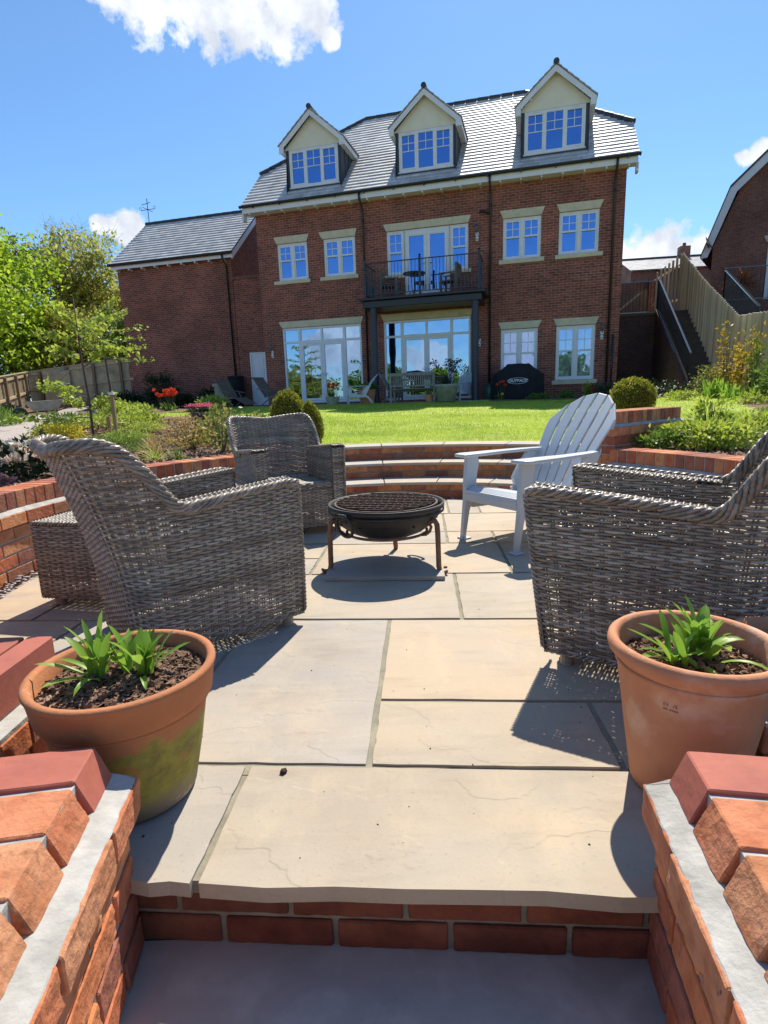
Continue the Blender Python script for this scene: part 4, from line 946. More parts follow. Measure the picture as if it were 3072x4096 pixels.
def make_chair(name, label, lean=0.0, group='wicker armchairs round the fire pit', seed=1, nu=58, **kw):
    t = thing(name, label, 'armchair', group=group)
    S, top, plan, tot = shape_chair(lean_front=lean, **kw); W = kw.get('W', .335); D = .66; xf = D / 2
    nm, co = NM(), NM(); z0 = .055
    weave(nm, co, S, nu, z0, .86, .0098, top)
    o = nm.build('outer_weave', MT['wicker'], t); co.build('stakes', MT['wicker_core'], o)
    # inner arm walls, arm tops, arm fronts
    ath = .085
    for sd in (-1, 1):
        nm, co = NM(), NM()
        def Si(u, z, sd=sd):
            x = xf - .01 - u * .50 + lean * np.clip(z / .6, 0, 1) * np.clip((xf - u * .50) / xf, 0, 1); z = np.broadcast_to(np.asarray(z, float), x.shape); return np.stack([x, np.full_like(x, sd * (W - ath)), z], -1)
        def ti(u): x = xf - np.asarray(u) * .50; return .57 + (.042) * np.clip((x + .16) / (xf + .16), 0, 1) - .006 + .10 * np.clip((-.14 - x) / .05, 0, 1)
        weave(nm, co, Si, 14, .34, .70, .0098, ti)
        def Sf(u, z, sd=sd):
            y = sd * (W - ath * (1 - u)) * 1.0; z = np.broadcast_to(np.asarray(z, float), y.shape); return np.stack([np.full_like(y, xf - .003) + lean * np.clip(z / .6, 0, 1), y, z], -1)
        weave(nm, co, Sf, 3, z0, .60, .0098)
        def St(u, v, sd=sd):   # arm top cap: u across, v along (as metres from the front)
            v = np.broadcast_to(np.asarray(v, float), np.shape(u)); x = xf - v; z = .57 + .042 * np.clip((x + .16) / (xf + .16), 0, 1); y = sd * (W - ath * (1 - u)); return np.stack([x + lean * np.clip(x / xf, 0, 1), y, z + .0 * u], -1)
        weave(nm, co, St, 3, 0, .46, .0098)
        ar = nm.build('arm', MT['wicker'], t); co.build('stakes', MT['wicker_core'], ar)
    # seat and apron
    nm, co = NM(), NM()
    def Sa(u, z): y = (W - ath) * (2 * u - 1); z = np.broadcast_to(np.asarray(z, float), y.shape); return np.stack([np.full_like(y, xf - .02), y, z], -1)
    weave(nm, co, Sa, 15, z0, .36, .0098); ap = nm.build('front_apron', MT['wicker'], t); co.build('stakes', MT['wicker_core'], ap)
    nm, co = NM(), NM()
    def Ss(u, v): y = (W - ath + .02) * (2 * u - 1); v = np.broadcast_to(np.asarray(v, float), y.shape); return np.stack([xf - .02 - v, y, .362 - .02 * np.sin(v / .6 * PI)], -1)
    weave(nm, co, Ss, 16, 0, .62, .0105); se = nm.build('seat', MT['wicker'], t); co.build('stakes', MT['wicker_core'], se)
    # rolled rope border along the whole top edge and down the arm fronts
    nm = NM(); us = np.linspace(0, 1, 160); tp = top(us); e = S(us, tp - .002)
    fr0 = [tuple(S(np.array([0.]), np.array([z]))[0] + np.array([.004, 0, 0])) for z in np.linspace(.06, .59, 12)]; fr1 = [tuple(S(np.array([1.]), np.array([z]))[0] + np.array([.004, 0, 0])) for z in np.linspace(.59, .06, 12)]
    rope(nm, [tuple(q) for q in e], .010, .0072, 9); rope(nm, fr0, .006, .0045, 20, 3); rope(nm, fr1, .006, .0045, 20, 3)
    lo = S(us, np.full_like(us, z0 - .004)); rope(nm, [tuple(q) for q in lo], .006, .0045, 16, 3)
    # thicker border roll round the back
    sel = [i for i in range(160) if e[i][0] < .02]; rope(nm, [tuple(e[i] + np.array([-.008, 0, -.016])) for i in sel], .010, .0075, 8)
    for sd in (-1, 1): rope(nm, [(xf - .0 + lean - .3 * 0 - q, sd * (W - ath), .57 + .042 * max(0, (xf - q + .16)) / (xf + .16)) for q in np.linspace(0, .46, 12)], .006, .0045, 18, 3)
    nm.build('rope_border', MT['wicker'], t)
    for sx in (.27, -.25):
        for sy in (-1, 1):
            m = M(); x, y = sx, sy * (W - .045)
            for q in range(9): m.tube([(x, y, .009 * q), (x, y, .009 * q + .0085)], [.023, .023], 12)
            m.build('leg', MT['wicker'], t, smooth=False)
    return t

ch = make_chair('wicker_armchair', 'large grey wicker armchair turned away from the viewer behind the mossy pot', htop=.82, W=.315, flare=.10)
ch.location = (-.80, 2.23, 0); ch.rotation_euler = (0, 0, rad(41))
c2 = copy_tree(ch); c2.location = (-.70, 4.02, 0); c2.rotation_euler = (0, 0, rad(-63)); c2['label'] = 'wicker armchair facing the viewer behind the fire pit, its seat and inner back showing'
c3 = make_chair('wicker_armchair', 'dark side-on wicker armchair filling the right side behind the smooth terracotta pot', lean=.08, D=.66, htop=.90, flare=.17)
c3.location = (1.0, 1.874, 0); c3.rotation_euler = (0, 0, rad(147))

def ottoman(label, loc, rz_, w=.44, h=.41, group='wicker footstools'):
    t = thing('wicker_footstool', label, 'footstool', loc, rz_, group); nm, co = NM(), NM(); a = w / 2
    for k in range(4):
        an = k * PI / 2
        def Sx(u, z, an=an): q = a * (2 * u - 1); z = np.broadcast_to(np.asarray(z, float), q.shape); x, y = np.full_like(q, a), q; return np.stack([x * math.cos(an) - y * math.sin(an), x * math.sin(an) + y * math.cos(an), z], -1)
        weave(nm, co, Sx, 13, .05, h - .01, .0098)
    o = nm.build('side_weave', MT['wicker'], t); co.build('stakes', MT['wicker_core'], o)
    nm, co = NM(), NM()
    def St2(u, v): y = a * (2 * u - 1); v = np.broadcast_to(np.asarray(v, float), y.shape); return np.stack([a - v, y, np.full_like(y, h - .004)], -1)
    weave(nm, co, St2, 13, 0, w, .0102); o = nm.build('top_weave', MT['wicker'], t); co.build('stakes', MT['wicker_core'], o)
    nm = NM(); rope(nm, [(a, -a, h - .006), (a, a, h - .006), (-a, a, h - .006), (-a, -a, h - .006), (a, -a, h - .006)], .006, .0045, 18, 3); nm.build('rope_border', MT['wicker'], t); nm = NM(); rope(nm, [(a, -a, .05), (a, a, .05), (-a, a, .05), (-a, -a, .05), (a, -a, .05)], .006, .0045, 18, 3); nm.build('rope_border', MT['wicker'], t)
    for sx in (-1, 1):
        for sy in (-1, 1):
            m = M()
            for q in range(6): m.tube([(sx * (a - .05), sy * (a - .05), .009 * q), (sx * (a - .05), sy * (a - .05), .009 * q + .0085)], .023, 12)
            m.build('leg', MT['wicker'], t)
    return t
o1 = ottoman('wicker footstool at far left, against the curved wall behind the big armchair', (-1.37, 2.68, 0), rad(-13))
o2 = copy_tree(o1); o2.location = (-1.12, 3.42, 0); o2.rotation_euler = (0, 0, rad(20)); o2['label'] = 'wicker footstool mostly hidden between the two left armchairs, one corner showing'

# ================================================================ resin garden chair (adirondack style)
def adirondack(label, group='grey slatted resin garden chairs'):
    t = thing('garden_chair', label, 'garden chair', group=group)
    # side frames: front leg + arm support in one
    for sd in (-1, 1):
        y0, y1 = sorted((sd * .225, sd * .26)); m = M()
        m.prism([(.355, 0), (.385, 0), (.382, .02), (.360, .26), (.360, .34), (.345, .535), (.255, .535), (.245, .50), (.262, .42), (.272, .33), (.262, .27), (.305, .24), (.326, .18), (.350, .05)][::-1], y0, y1)
        m.prism([(.33, 0), (.40, 0), (.40, .012), (.33, .012)][::-1], min(sd * .20, sd * .27), max(sd * .20, sd * .27)); m.build('leg', MT['plastic'], t, bevel=.007, seg=2)
        m = M(); m.prism([(-.40, 0), (-.35, 0), (-.24, .16), (-.08, .24), (-.05, .30), (-.16, .30), (-.30, .17)][::-1], y0, y1); m.build('leg', MT['plastic'], t, bevel=.007, seg=2)
        m = M(); m.prism([(.30, .20), (.33, .34), (-.16, .25), (-.14, .19)][::-1], y0 + .003, y1 - .003); m.build('side_rail', MT['plastic'], t, bevel=.006, seg=2)
        # arm: flat plank, wide at the front, curving in to the back
        m = M(); up = [(.385, .20), (.395, .24), (.385, .31), (.33, .335), (.1, .325), (-.12, .30), (-.26, .27), (-.33, .245), (-.33, .20), (-.2, .215), (.0, .225), (.2, .205)]
        poly = [(x, sd * y) for x, y in up]; 
        if sd < 0: poly = poly[::-1]
        m.prismz(poly, .532, .553); m.build('arm', MT['plastic'], t, bevel=.008, seg=2)
        m = M(); m.prism([(-.10, .27), (-.20, .30), (-.33, .54), (-.20, .535), (-.12, .45), (-.06, .36)][::-1], y0 + .002, y1 - .002); m.build('arm_support', MT['plastic'], t, bevel=.006, seg=2)
    # seat: curved slab with grooves
    def seatz(x): return .338 + .012 * math.sin((x + .1) * 6) - (.30 - x) * .19 - (.06 * max(0, (x - .30) / .07) ** 2)
    xs = [.365, .36, .345, .31, .27, .2, .1, 0, -.1, -.17]
    prof = [(x, seatz(x)) for x in xs]
    m = M(); m.prism([(x, z) for x, z in prof] + [(x - .0 if i else x, z - .022) for i, (x, z) in reversed(list(enumerate(prof)))], -.222, .222)
    m.box(.345, -.225, .255, .362, .225, .325); m.build('seat', MT['plastic'], t, bevel=.004, seg=2)
    # back: six fanned slats following a curve, arched top
    n = 6; th0 = rad(30)
    def bp_(h, w):   # point on the back surface: h metres along the recline, w sideways
        x = -.13 - h * math.sin(rad(33)) - .05 * math.sin(h / .78 * PI) * -1 * .5 - .03 * (h / .78) ** 2; z = .235 + h * math.cos(rad(33)); x += .35 * w * w
        return x, w, z
    for i in range(n):
        m = M(); segs = 22; vs = []
        c = (i - (n - 1) / 2) / (n / 2)       # -0.83..0.83
        Lh = .80 - .20 * abs(c) ** 2.2
        wa = lambda h, e: (e * (.185 + .085 * min(1, h / .55))) 
        for k in range(segs + 1):
            h = Lh * k / segs; e0, e1 = (i - n / 2) / (n / 2), (i + 1 - n / 2) / (n / 2)
            g_ = .0065; a_, b_ = wa(h, e0) + g_, wa(h, e1) - g_
            if k == segs: h -= .004
            ha = h; hb = h
            if k > segs - 5:   # slope the slat end along the arch
                q = (k - (segs - 5)) / 5; sl_ = .20 * (abs(e0) ** 2.2 - abs(e1) ** 2.2) * q; ha = h - sl_ / 2; hb = h + sl_ / 2
            for (hh, ww, dz) in ((ha, a_, 0), (hb, b_, 0), (hb, b_, -.016), (ha, a_, -.016)):
                x, y, z = bp_(hh, ww); vs.append((x + dz, y, z))
        fs = [(0, 3, 2, 1), tuple(4 * segs + q for q in (0, 1, 2, 3))] + [(4 * k + q, 4 * k + (q + 1) % 4, 4 * k + 4 + (q + 1) % 4, 4 * k + 4 + q) for k in range(segs) for q in range(4)]
        m.add(vs, fs); m.build('back_slat', MT['plastic'], t, bevel=.004, seg=2)
    m = M()
    for h in (.04, .36, .56):
        m = M()
        pts_ = [bp_(h, w_) for w_ in np.linspace(-.22 - .03 * (h > .3), .22 + .03 * (h > .3), 9)]
        vs = []
        for x, y, z in pts_: vs += [(x - .022, y, z - .025), (x - .048, y, z + .025), (x - .062, y, z + .025), (x - .040, y, z - .025)]
        m.add(vs, [(0, 1, 2, 3), (35, 34, 33, 32)] + [(4 * k + q, 4 * k + 4 + q, 4 * k + 4 + (q + 1) % 4, 4 * k + (q + 1) % 4) for k in range(8) for q in range(4)])
        m.build('back_crossbar', MT['plastic'], t, bevel=.003)
    return t
ad = adirondack('grey blue slatted garden chair on the patio right of the fire pit')
ad.location = (.955, 3.52, 0); ad.rotation_euler = (0, 0, rad(211))
ad2 = copy_tree(ad); x, y, _ = FP(4.15, 2.0); ad2.location = (x, y, GZ); ad2.rotation_euler = (0, 0, rad(188)); ad2['label'] = 'grey slatted garden chair by the house near the tulip pot'
ad3 = copy_tree(ad); x, y, _ = FP(7.15, .95); ad3.location = (x, y, GZ); ad3.rotation_euler = (0, 0, rad(-130)); ad3['label'] = 'grey garden chair half hidden behind the large planter under the balcony'

# ================================================================ fire pit
fp = thing('fire_pit', 'black iron fire bowl with rusty grill standing on three curled rusty legs', 'fire pit', (.013, 3.0, 0), rad(-6))
m = M(); zr = .362; R = .318
prof = [(.0, .165), (.06, .166), (.13, .178), (.20, .207), (.26, .25), (.295, .30), (.306, .335), (.318, .338), (.320, zr), (.308, zr), (.300, .335), (.285, .30), (.25, .262), (.19, .218), (.12, .19), (.0, .178)]
m.lathe(prof, 64); m.lathe([(.312, .315), (.3175, .317), (.3175, .327), (.312, .329)], 64); m.build('bowl', MT['iron'], fp, smooth=True)
m = M()
for k in range(12):
    for zz, r_ in ((.325, .309), (.268, .276)): a = k * PI / 6 + .1; m.tube([(r_ * math.cos(a), r_ * math.sin(a), zz), ((r_ + .006) * math.cos(a), (r_ + .006) * math.sin(a), zz)], [.007, .004], 8)
m.build('rivets', MT['iron'], fp, smooth=True)
m = M(); g = .272; m.lathe([(g, zr - .012), (g + .012, zr - .012), (g + .012, zr + .0), (g, zr + .0)], 60, closed=True)
nb_ = 11
for i in range(nb_):
    y = -g + (i + .5) * 2 * g / nb_; hl = math.sqrt(max(0, g * g - y * y)); m.box(-hl, y - .003, zr - .01, hl, y + .003, zr + .008)
    if i < nb_ - 1:
        y2 = y + 2 * g / nb_; hl2 = math.sqrt(max(0, g * g - y2 * y2)); q = -min(hl, hl2) + .01
        while q < min(hl, hl2) - .03: m.add([(q, y, zr - .008), (q + .005, y, zr - .008), (q + .03, y2, zr - .008), (q + .025, y2, zr - .008), (q, y, zr + .003), (q + .005, y, zr + .003), (q + .03, y2, zr + .003), (q + .025, y2, zr + .003)], [(4, 5, 6, 7), (0, 1, 5, 4), (3, 7, 6, 2), (1, 2, 6, 5), (0, 4, 7, 3)]); q += .042
m.build('grill', MT['grill'], fp)
m = M(); m.lathe([(0, .21), (.12, .215), (.2, .24), (.245, .27)], 30); m.build('ash', MT['soil'], fp)
for a in (rad(233), rad(53)):
    m = M(); X = RZ(a); m.tube([(0.318 + .014 * math.sin(t), .056 * math.cos(t), .283 + .058 * math.sin(t)) for t in [i * PI / 12 for i in range(25)]], .009, 8, False, X)
    h = m.build('ring_handle', MT['iron'], fp, smooth=True); m = M(); m.tube([(.305, -.02, .343), (.334, -.02, .34), (.334, .02, .34), (.305, .02, .343)], .009, 6, True, X); m.box(.318, -.022, .30, .330, .022, .345, X); m.build('handle_lug', MT['iron'], h)
for a in (rad(198 + 6), rad(-35 + 6), rad(81 + 6)):
    m = M(); X = RZ(a)
    pth = [(.235, 0, .215), (.262, 0, .222), (.285, 0, .25), (.275, 0, .275), (.255, 0, .272), (.25, 0, .255)]
    m.tube([(.22, 0, .20), (.25, 0, .205), (.275, 0, .225), (.283, 0, .25), (.270, 0, .268), (.255, 0, .262)], .0085, 8, True, X)
    m.tube([(.262, 0, .262), (.285, 0, .285), (.305, 0, .285), (.318, 0, .265), (.322, 0, .22), (.325, 0, .1), (.326, 0, .04), (.334, 0, .014), (.352, 0, .008), (.368, 0, .014), (.378, 0, .026)], [.011, .013, .014, .0145, .0145, .014, .0145, .014, .013, .011, .005], 8, True, X, 1.0)
    m.build('leg', MT['rust'], fp, smooth=True)
m = M(); m.tube([(.222 * math.cos(t), .222 * math.sin(t), .20) for t in [i * PI / 24 for i in range(49)]], .008, 8, False); m.build('support_ring', MT['rust'], fp, smooth=True)
m = M(); q = [(-.318, 2.742), (.30, 2.695), (.31, 3.10), (-.30, 3.15)]; poly = sum([rough_edge(q[k], q[(k + 1) % 4], 12, .003) for k in range(4)], []); m.prismz(poly, .0015, .024)
tag(m.build('loose_slab', MT['slab'], bevel=.003), 'loose sandstone slab lying flat under the fire pit', 'paving slab')

# ================================================================ pots and strap-leaved plants
def blades_mesh(specs, name, mat, parent, seg=7):
    """specs: (base, azimuth, lean, length, width, droop)"""
    V = []; F = []; n = 0
    for (bx, by, bz), az, lean, Ln, wd, dr in specs:
        d = np.array([math.cos(az), math.sin(az), 0]); sd = np.array([-math.sin(az), math.cos(az), 0]); p = np.array([bx, by, bz], float); el = PI / 2 - lean
        for k in range(seg + 1):
            t = k / seg; w_ = wd * (.55 + .9 * t - .2 * t * t) * (1 - t ** 4) ** .8 + .0004
            V += [p - sd * w_ / 2 + np.array([0, 0, w_ * .28]), p.copy(), p + sd * w_ / 2 + np.array([0, 0, w_ * .28])]
            p = p + (d * math.cos(el) + np.array([0, 0, math.sin(el)])) * Ln / seg; el -= dr / seg
        for k in range(seg):
            a = n + 3 * k; F += [(a, a + 1, a + 4, a + 3), (a + 1, a + 2, a + 5, a + 4)]
        n += 3 * (seg + 1)
    return np_obj(name, V, F, mat, parent)
def chips(name, parent, cx, cy, z, r, n, s0=.004, s1=.011, zj=.006, mat='chips', hf=None):
    a = rng.uniform(0, 2 * PI, n); q = np.sqrt(rng.uniform(0, 1, n)) * r; P0 = np.stack([cx + q * np.cos(a), cy + q * np.sin(a), np.full(n, z)], 1)
    if hf is not None: P0[:, 2] += hf(P0[:, 0], P0[:, 1])
    P0[:, 2] += rng.uniform(0, zj, n)
    d = rng.normal(0, 1, (n, 3)); d[:, 2] *= .35; d /= np.linalg.norm(d, axis=1, keepdims=True); e = np.cross(d, rng.normal(0, 1, (n, 3)) * [.4, .4, 1.]); e /= np.linalg.norm(e, axis=1, keepdims=True)
    L_ = rng.uniform(s0, s1, (n, 1)); w_ = L_ * rng.uniform(.3, .6, (n, 1)); V = np.stack([P0 - d * L_ - e * w_, P0 + d * L_ - e * w_ * .7, P0 + d * L_ + e * w_, P0 - d * L_ * .8 + e * w_], 1).reshape(-1, 3)
    return np_obj(name, V, np.arange(4 * n).reshape(-1, 4), MT[mat], parent, False)

def mossy():
    m, nt, b = nodes('mossy_terracotta'); L = nt.links; tc = N(nt, 'ShaderNodeTexCoord').outputs['Object']
    sep = N(nt, 'ShaderNodeSeparateXYZ'); L.new(tc, sep.inputs[0])
    base = mixc(nt, ramp(nt, noise(nt, tc, 7), .35, .65), (.50, .19, .075), (.40, .15, .06))
    # moss grows on the lower body, mostly one side, patchy
    h = ramp(nt, sep.outputs['Z'], .27, .20); sx = ramp(nt, sep.outputs['X'], -.06, .10)
    mu = N(nt, 'ShaderNodeMath', operation='MULTIPLY'); L.new(h, mu.inputs[0]); L.new(sx, mu.inputs[1])
    ad_ = N(nt, 'ShaderNodeMath', operation='MULTIPLY_ADD'); L.new(noise(nt, tc, 9, 6, .7), ad_.inputs[0]); ad_.inputs[1].default_value = 2.4; ad_.inputs[2].default_value = -1.25
    s_ = N(nt, 'ShaderNodeMath', operation='ADD'); L.new(mu.outputs[0], s_.inputs[0]); L.new(ad_.outputs[0], s_.inputs[1])
    col = mixc(nt, ramp(nt, s_.outputs[0], .40, .75), base, mixc(nt, ramp(nt, noise(nt, tc, 22, 6, .7), .4, .65), (.34, .31, .05), (.20, .17, .04)))
    lowb = ramp(nt, sep.outputs['Z'], .09, .03); col = mixc(nt, mixfac(nt, lowb, noise(nt, tc, 14), .8), col, (.24, .20, .15))
    crk = N(nt, 'ShaderNodeMath', operation='MULTIPLY'); crk.inputs[0].default_value = 1; crk.inputs[1].default_value = 1
    col = mixc(nt, ramp(nt, noise(nt, tc, 4, 6, .75, stretch=(1, 1, 6)), .66, .78), col, (.14, .10, .06))
    L.new(col, b.inputs['Base Color']); b.inputs['Roughness'].default_value = .85; col2 = mixc(nt, ramp(nt, noise(nt, tc, 11, 7, .75), .60, .72), col, (.58, .42, .30)); L.new(col2, b.inputs['Base Color']); bump(nt, b, noise(nt, tc, 45, 8, .7), .0025); return m
def mixfac(nt, a, b, k):
    n = N(nt, 'ShaderNodeMath', operation='MULTIPLY'); nt.links.new(a, n.inputs[0]); nt.links.new(b, n.inputs[1])
    n2 = N(nt, 'ShaderNodeMath', operation='MULTIPLY'); nt.links.new(n.outputs[0], n2.inputs[0]); n2.inputs[1].default_value = k * 2; n2.use_clamp = True; return n2.outputs[0]
MT['mossy'] = mossy()

def mound(r, z, h=.015, n=20):
    m = M(); m.lathe([(0, z + h), (r * .3, z + h * .9), (r * .6, z + h * .55), (r * .85, z + h * .15), (r, z - .004)], n); return m
# left: big banded pot, mossy
t = thing('terracotta_pot', 'large mossy terracotta pot with a wide banded collar, left foreground', 'plant pot', (-.622, 1.205, 0), 0); t.scale = (1.06, 1.06, .905)
Rt, zt = .194, .362
m = M(); m.lathe([(0, .0), (.118, .0), (.128, .012), (.150, .13), (.170, .262), (.171, .268), (.179, .272), (.183, .276), (.192, .345), (.196, .352), (.194, .362), (.182, .364), (.176, .356), (.170, .28), (.155, .2), (0, .2)], 72); m.build('pot_body', MT['mossy'], t, smooth=True)
m = M(); m.lathe([(.1705, .256), (.1745, .259), (.1745, .268), (.171, .27)], 72); m.build('rim_ridge', MT['mossy'], t, smooth=True)
m = mound(.173, .318, .018, 40); m.build('soil', MT['soil'], t, smooth=True)
hfun = lambda x, y: .018 * np.clip(1 - (x ** 2 + y ** 2) / .173 ** 2, 0, 1)
tag(chips('bark_mulch', t, 0, 0, .318, .168, 2600, hf=hfun), kind='stuff')
rs = random.Random(5)
def clump(cx, cy, n, Lm, spread, lean0, lean1, wd=.022, seed=3, z=.33):
    r = random.Random(seed); out = []
    for i in range(n):
        az = r.uniform(0, 2 * PI); le = r.uniform(lean0, lean1); rr_ = r.uniform(0, spread); a2 = r.uniform(0, 2 * PI)
        out.append(((cx + rr_ * math.cos(a2), cy + rr_ * math.sin(a2), z), az, le, Lm * r.uniform(.6, 1.1) * (1.15 - .2 * le), wd * r.uniform(.7, 1.15), r.uniform(.3, 1.3) * (.4 + le)))
    return out
def lily(label, loc, sp, grp=None):
    sp = [(b_, a_, l_, n_ * .8, w_ * .95, d_) for b_, a_, l_, n_, w_, d_ in sp]; p = thing('agapanthus_plant', label, 'plant', loc, 0); blades_mesh(sp, 'leaves', MT['l_strap'], p); return p
sp = clump(-.06, .005, 15, .155, .022, .02, .45, .024, 3) + clump(.0, .015, 14, .135, .022, .05, .5, .022, 4) + clump(.05, -.005, 16, .14, .022, .02, .45, .024, 7)
sp += [((-.07, -.01, .33), rad(195), .9, .16, .02, .5), ((-.06, -.02, .33), rad(232), 1.0, .15, .018, .7), ((-.04, -.03, .33), rad(262), .7, .13, .016, 1.6), ((.05, .02, .33), rad(12), .85, .15, .02, .4), ((.05, -.02, .33), rad(300), .8, .1, .015, 1.6), ((-.06, .0, .33), rad(170), .95, .14, .018, .6)]
lily('clump of bright green strap leaves growing in the mossy pot', (-.622, 1.205, -.030), sp)
# right: smooth pot with rolled rim
t = thing('terracotta_pot', 'smooth orange terracotta pot with a rounded rim, right foreground', 'plant pot', (.695, 1.172, 0), 0)
m = M(); m.lathe([(0, 0), (.112, 0), (.118, .006), (.132, .10), (.152, .24), (.163, .315), (.170, .322), (.180, .332), (.184, .344), (.182, .356), (.174, .363), (.165, .361), (.159, .352), (.152, .30), (.143, .24), (0, .24)], 72); m.build('pot_body', MT['terracotta'], t, smooth=True)
m = M(); m.lathe([(.1615, .300), (.1650, .303), (.1655, .308), (.1635, .311)], 72); m.build('rim_ridge', MT['terracotta'], t, smooth=True)
m = mound(.150, .302, .014, 40); m.build('soil', MT['soil'], t, smooth=True)
tag(chips('bark_mulch', t, 0, 0, .302, .144, 1500, hf=lambda x, y: .014 * np.clip(1 - (x ** 2 + y ** 2) / .15 ** 2, 0, 1)), kind='stuff')
# stamped maker's mark on the side: two short rows of small impressed characters
m = M()
def stamp(txt_rows, ang0):
    strokes = {'E': [(0, 0, 0, 1), (0, 0, .6, 0), (0, .5, .5, .5), (0, 1, .6, 1)], 'v': [(0, 1, .3, 0), (.3, 0, .6, 1)], 'J': [(.5, 1, .5, 0), (.5, 0, 0, .1)], 'R': [(0, 0, 0, 1), (0, 1, .5, .8), (.5, .8, 0, .5), (0, .5, .6, 0)], '-': [(0, .5, .5, .5)], 'o': [(0, .2, 0, .8), (0, .8, .5, .8), (.5, .8, .5, .2), (.5, .2, 0, .2)], 'n': [(0, 0, 0, .8), (0, .8, .5, .7), (.5, .7, .5, 0)]}
    for z, s, txt in txt_rows:
        for i, chh in enumerate(txt):
            for x0, y0, x1, y1 in strokes.get(chh, []):
                P_ = []
                for q in (0, .5, 1):
                    x, y = x0 + (x1 - x0) * q, y0 + (y1 - y0) * q; a = ang0 + (i * s * .8 + x * s * .7) / .158; zz = z + y * s; r_ = .152 + (zz - .24) * .147 + .0006; P_.append((r_ * math.cos(a), r_ * math.sin(a), zz))
                m.tube(P_, .0005, 4)
stamp(((.264, .0075, 'Ev JR'), (.2535, .0055, 'no-nono')), rad(222)); MT['mark'] = P('impressed_mark', (.36, .16, .08), (.28, .12, .06)); m.build('stamped_mark', MT['mark'], t)
sp = clump(.025, .01, 26, .155, .025, .03, .6, .03, 12, .31) + clump(-.045, -.02, 16, .14, .025, .2, .9, .02, 15, .31)
sp += [((-.03, .0, .31), rad(165), .9, .17, .014, .3), ((-.04, -.01, .31), rad(190), .8, .14, .012, .8), ((.0, .02, .31), rad(150), .8, .16, .018, .6), ((.03, -.03, .31), rad(318), .9, .16, .014, 1.3), ((-.01, -.04, .31), rad(265), 1., .12, .016, 1.0)]
lily('clump of glossy strap leaves growing in the smooth terracotta pot', (.695, 1.172, 0), sp)
# third pot, only its rim in view at the right edge
t = thing('terracotta_pot', 'dark terracotta pot cut off by the right edge behind the smooth pot', 'plant pot', (1.0, 1.335, 0), 0)
m = M(); m.lathe([(0, 0), (.06, 0), (.085, .235), (.095, .24), (.10, .29), (.098, .30), (.088, .30), (.082, .25), (0, .24)], 48); m.build('pot_body', MT['terracotta'], t, smooth=True)
m = mound(.083, .262, .01); m.build('soil', MT['soil'], t)
# pot standing on the first step, behind the grey chair
a = rad(47); t = thing('terracotta_pot', 'round terracotta pot standing on the lowest step behind the grey garden chair', 'plant pot', (CX0 + (RR + .17) * math.cos(a), CY0 + (RR + .17) * math.sin(a), .146), 0)
m = M(); m.lathe([(0, 0), (.08, 0), (.115, .06), (.125, .13), (.115, .19), (.12, .2), (.105, .2), (.1, .16), (0, .16)], 40); m.build('pot_body', MT['terracotta'], t, smooth=True); m = mound(.1, .165, .01); m.build('soil', MT['soil'], t)
# ================================================================ ground
def gz(x, y):
    x = np.asarray(x, float); y = np.asarray(y, float)
    z = .44 + .026 * np.clip(y - 5.6, 0, 12.4)
    d = np.hypot(x - CX0, y - CY0)
    near = np.clip((2.0 - y) / 1.2, 0, 1); z = z - .30 * near * near * (3 - 2 * near)
    sm_ = lambda t: (lambda q: q * q * (3 - 2 * q))(np.clip(t, 0, 1)); z = z - .5 * sm_((-x - 10.5) / 2.5) * sm_((24.9 - y) / 3.6)
    # rise towards the back left fence corner
    z = z + .35 * np.clip((-x - 8) / 4, 0, 1) * np.clip((y - 19) / 4, 0, 1)
    return z
RG = np.r_[np.arange(2.39, 6, .07), np.arange(6, 14, .14), np.arange(14, 32, .4), np.arange(32, 90, 4)]; NA = 420
ang = np.linspace(0, 2 * np.pi, NA, endpoint=False)
GX = CX0 + RG[:, None] * np.cos(ang)[None]; GY = CY0 + RG[:, None] * np.sin(ang)[None]
uu_ = (GX - HX) * UD.x + (GY - HY) * UD.y; nn_ = (GX - HX) * ND.x + (GY - HY) * ND.y
degs = np.degrees(ang)[None] * np.ones_like(GX)
def pathdist(x, y, pts):
    best = np.full(x.shape, 1e9)
    for (a, b), (c, d) in zip(pts[:-1], pts[1:]):
        vx, vy = c - a, d - b; t = np.clip(((x - a) * vx + (y - b) * vy) / (vx * vx + vy * vy), 0, 1); best = np.minimum(best, np.hypot(x - a - t * vx, y - b - t * vy))
    return best
PATH = [(-3.6, 1.5), (-4.3, 4.8), (-5.45, 8.1), (-7.9, 12.6), (-9.7, 16.8), (-12.2, 22.5)]
dpath = pathdist(GX, GY, PATH)
lawnL = np.interp(GY, [5.0, 6.2, 8.5, 10.8, 12.2, 13.2, 14.2, 16.2, 18], [-.62, -.66, -1.25, -1.9, -2.9, -4.6, -5.6, -6.0, -5.5])
reg = np.zeros(GX.shape, int)            # 0 soil
reg[(GX > lawnL) & (GY > 3.9)] = 1
shr = (GY < 5.55 + .0 * GX) & (np.hypot(GX - 2.9, GY - 4.0) < 1.55) & (GX > 1.6); reg[shr & (degs < 40)] = 0
reg[(GX > 2) & (GY < 3.0) & (GX < 3.6)] = 0
reg[(nn_ < 3.0) & (uu_ < .3) & (uu_ > -9)] = 0
reg[(nn_ < 2.2) & (uu_ > -2.6) & (uu_ < 12.6)] = 3
reg[(nn_ < 2.5) & (nn_ > .3) & (uu_ > 8.3) & (uu_ < 14)] = 0
reg[(GX > 5.55 + (GY - 8) * .52) & (GY > 5) & (GY < 16.5)] = 0
reg[dpath < .62] = 2
reg[(GX < -6) & (reg == 1)] = 0
entry_cut = (GY < 1.5) & (np.abs(GX) < .95)
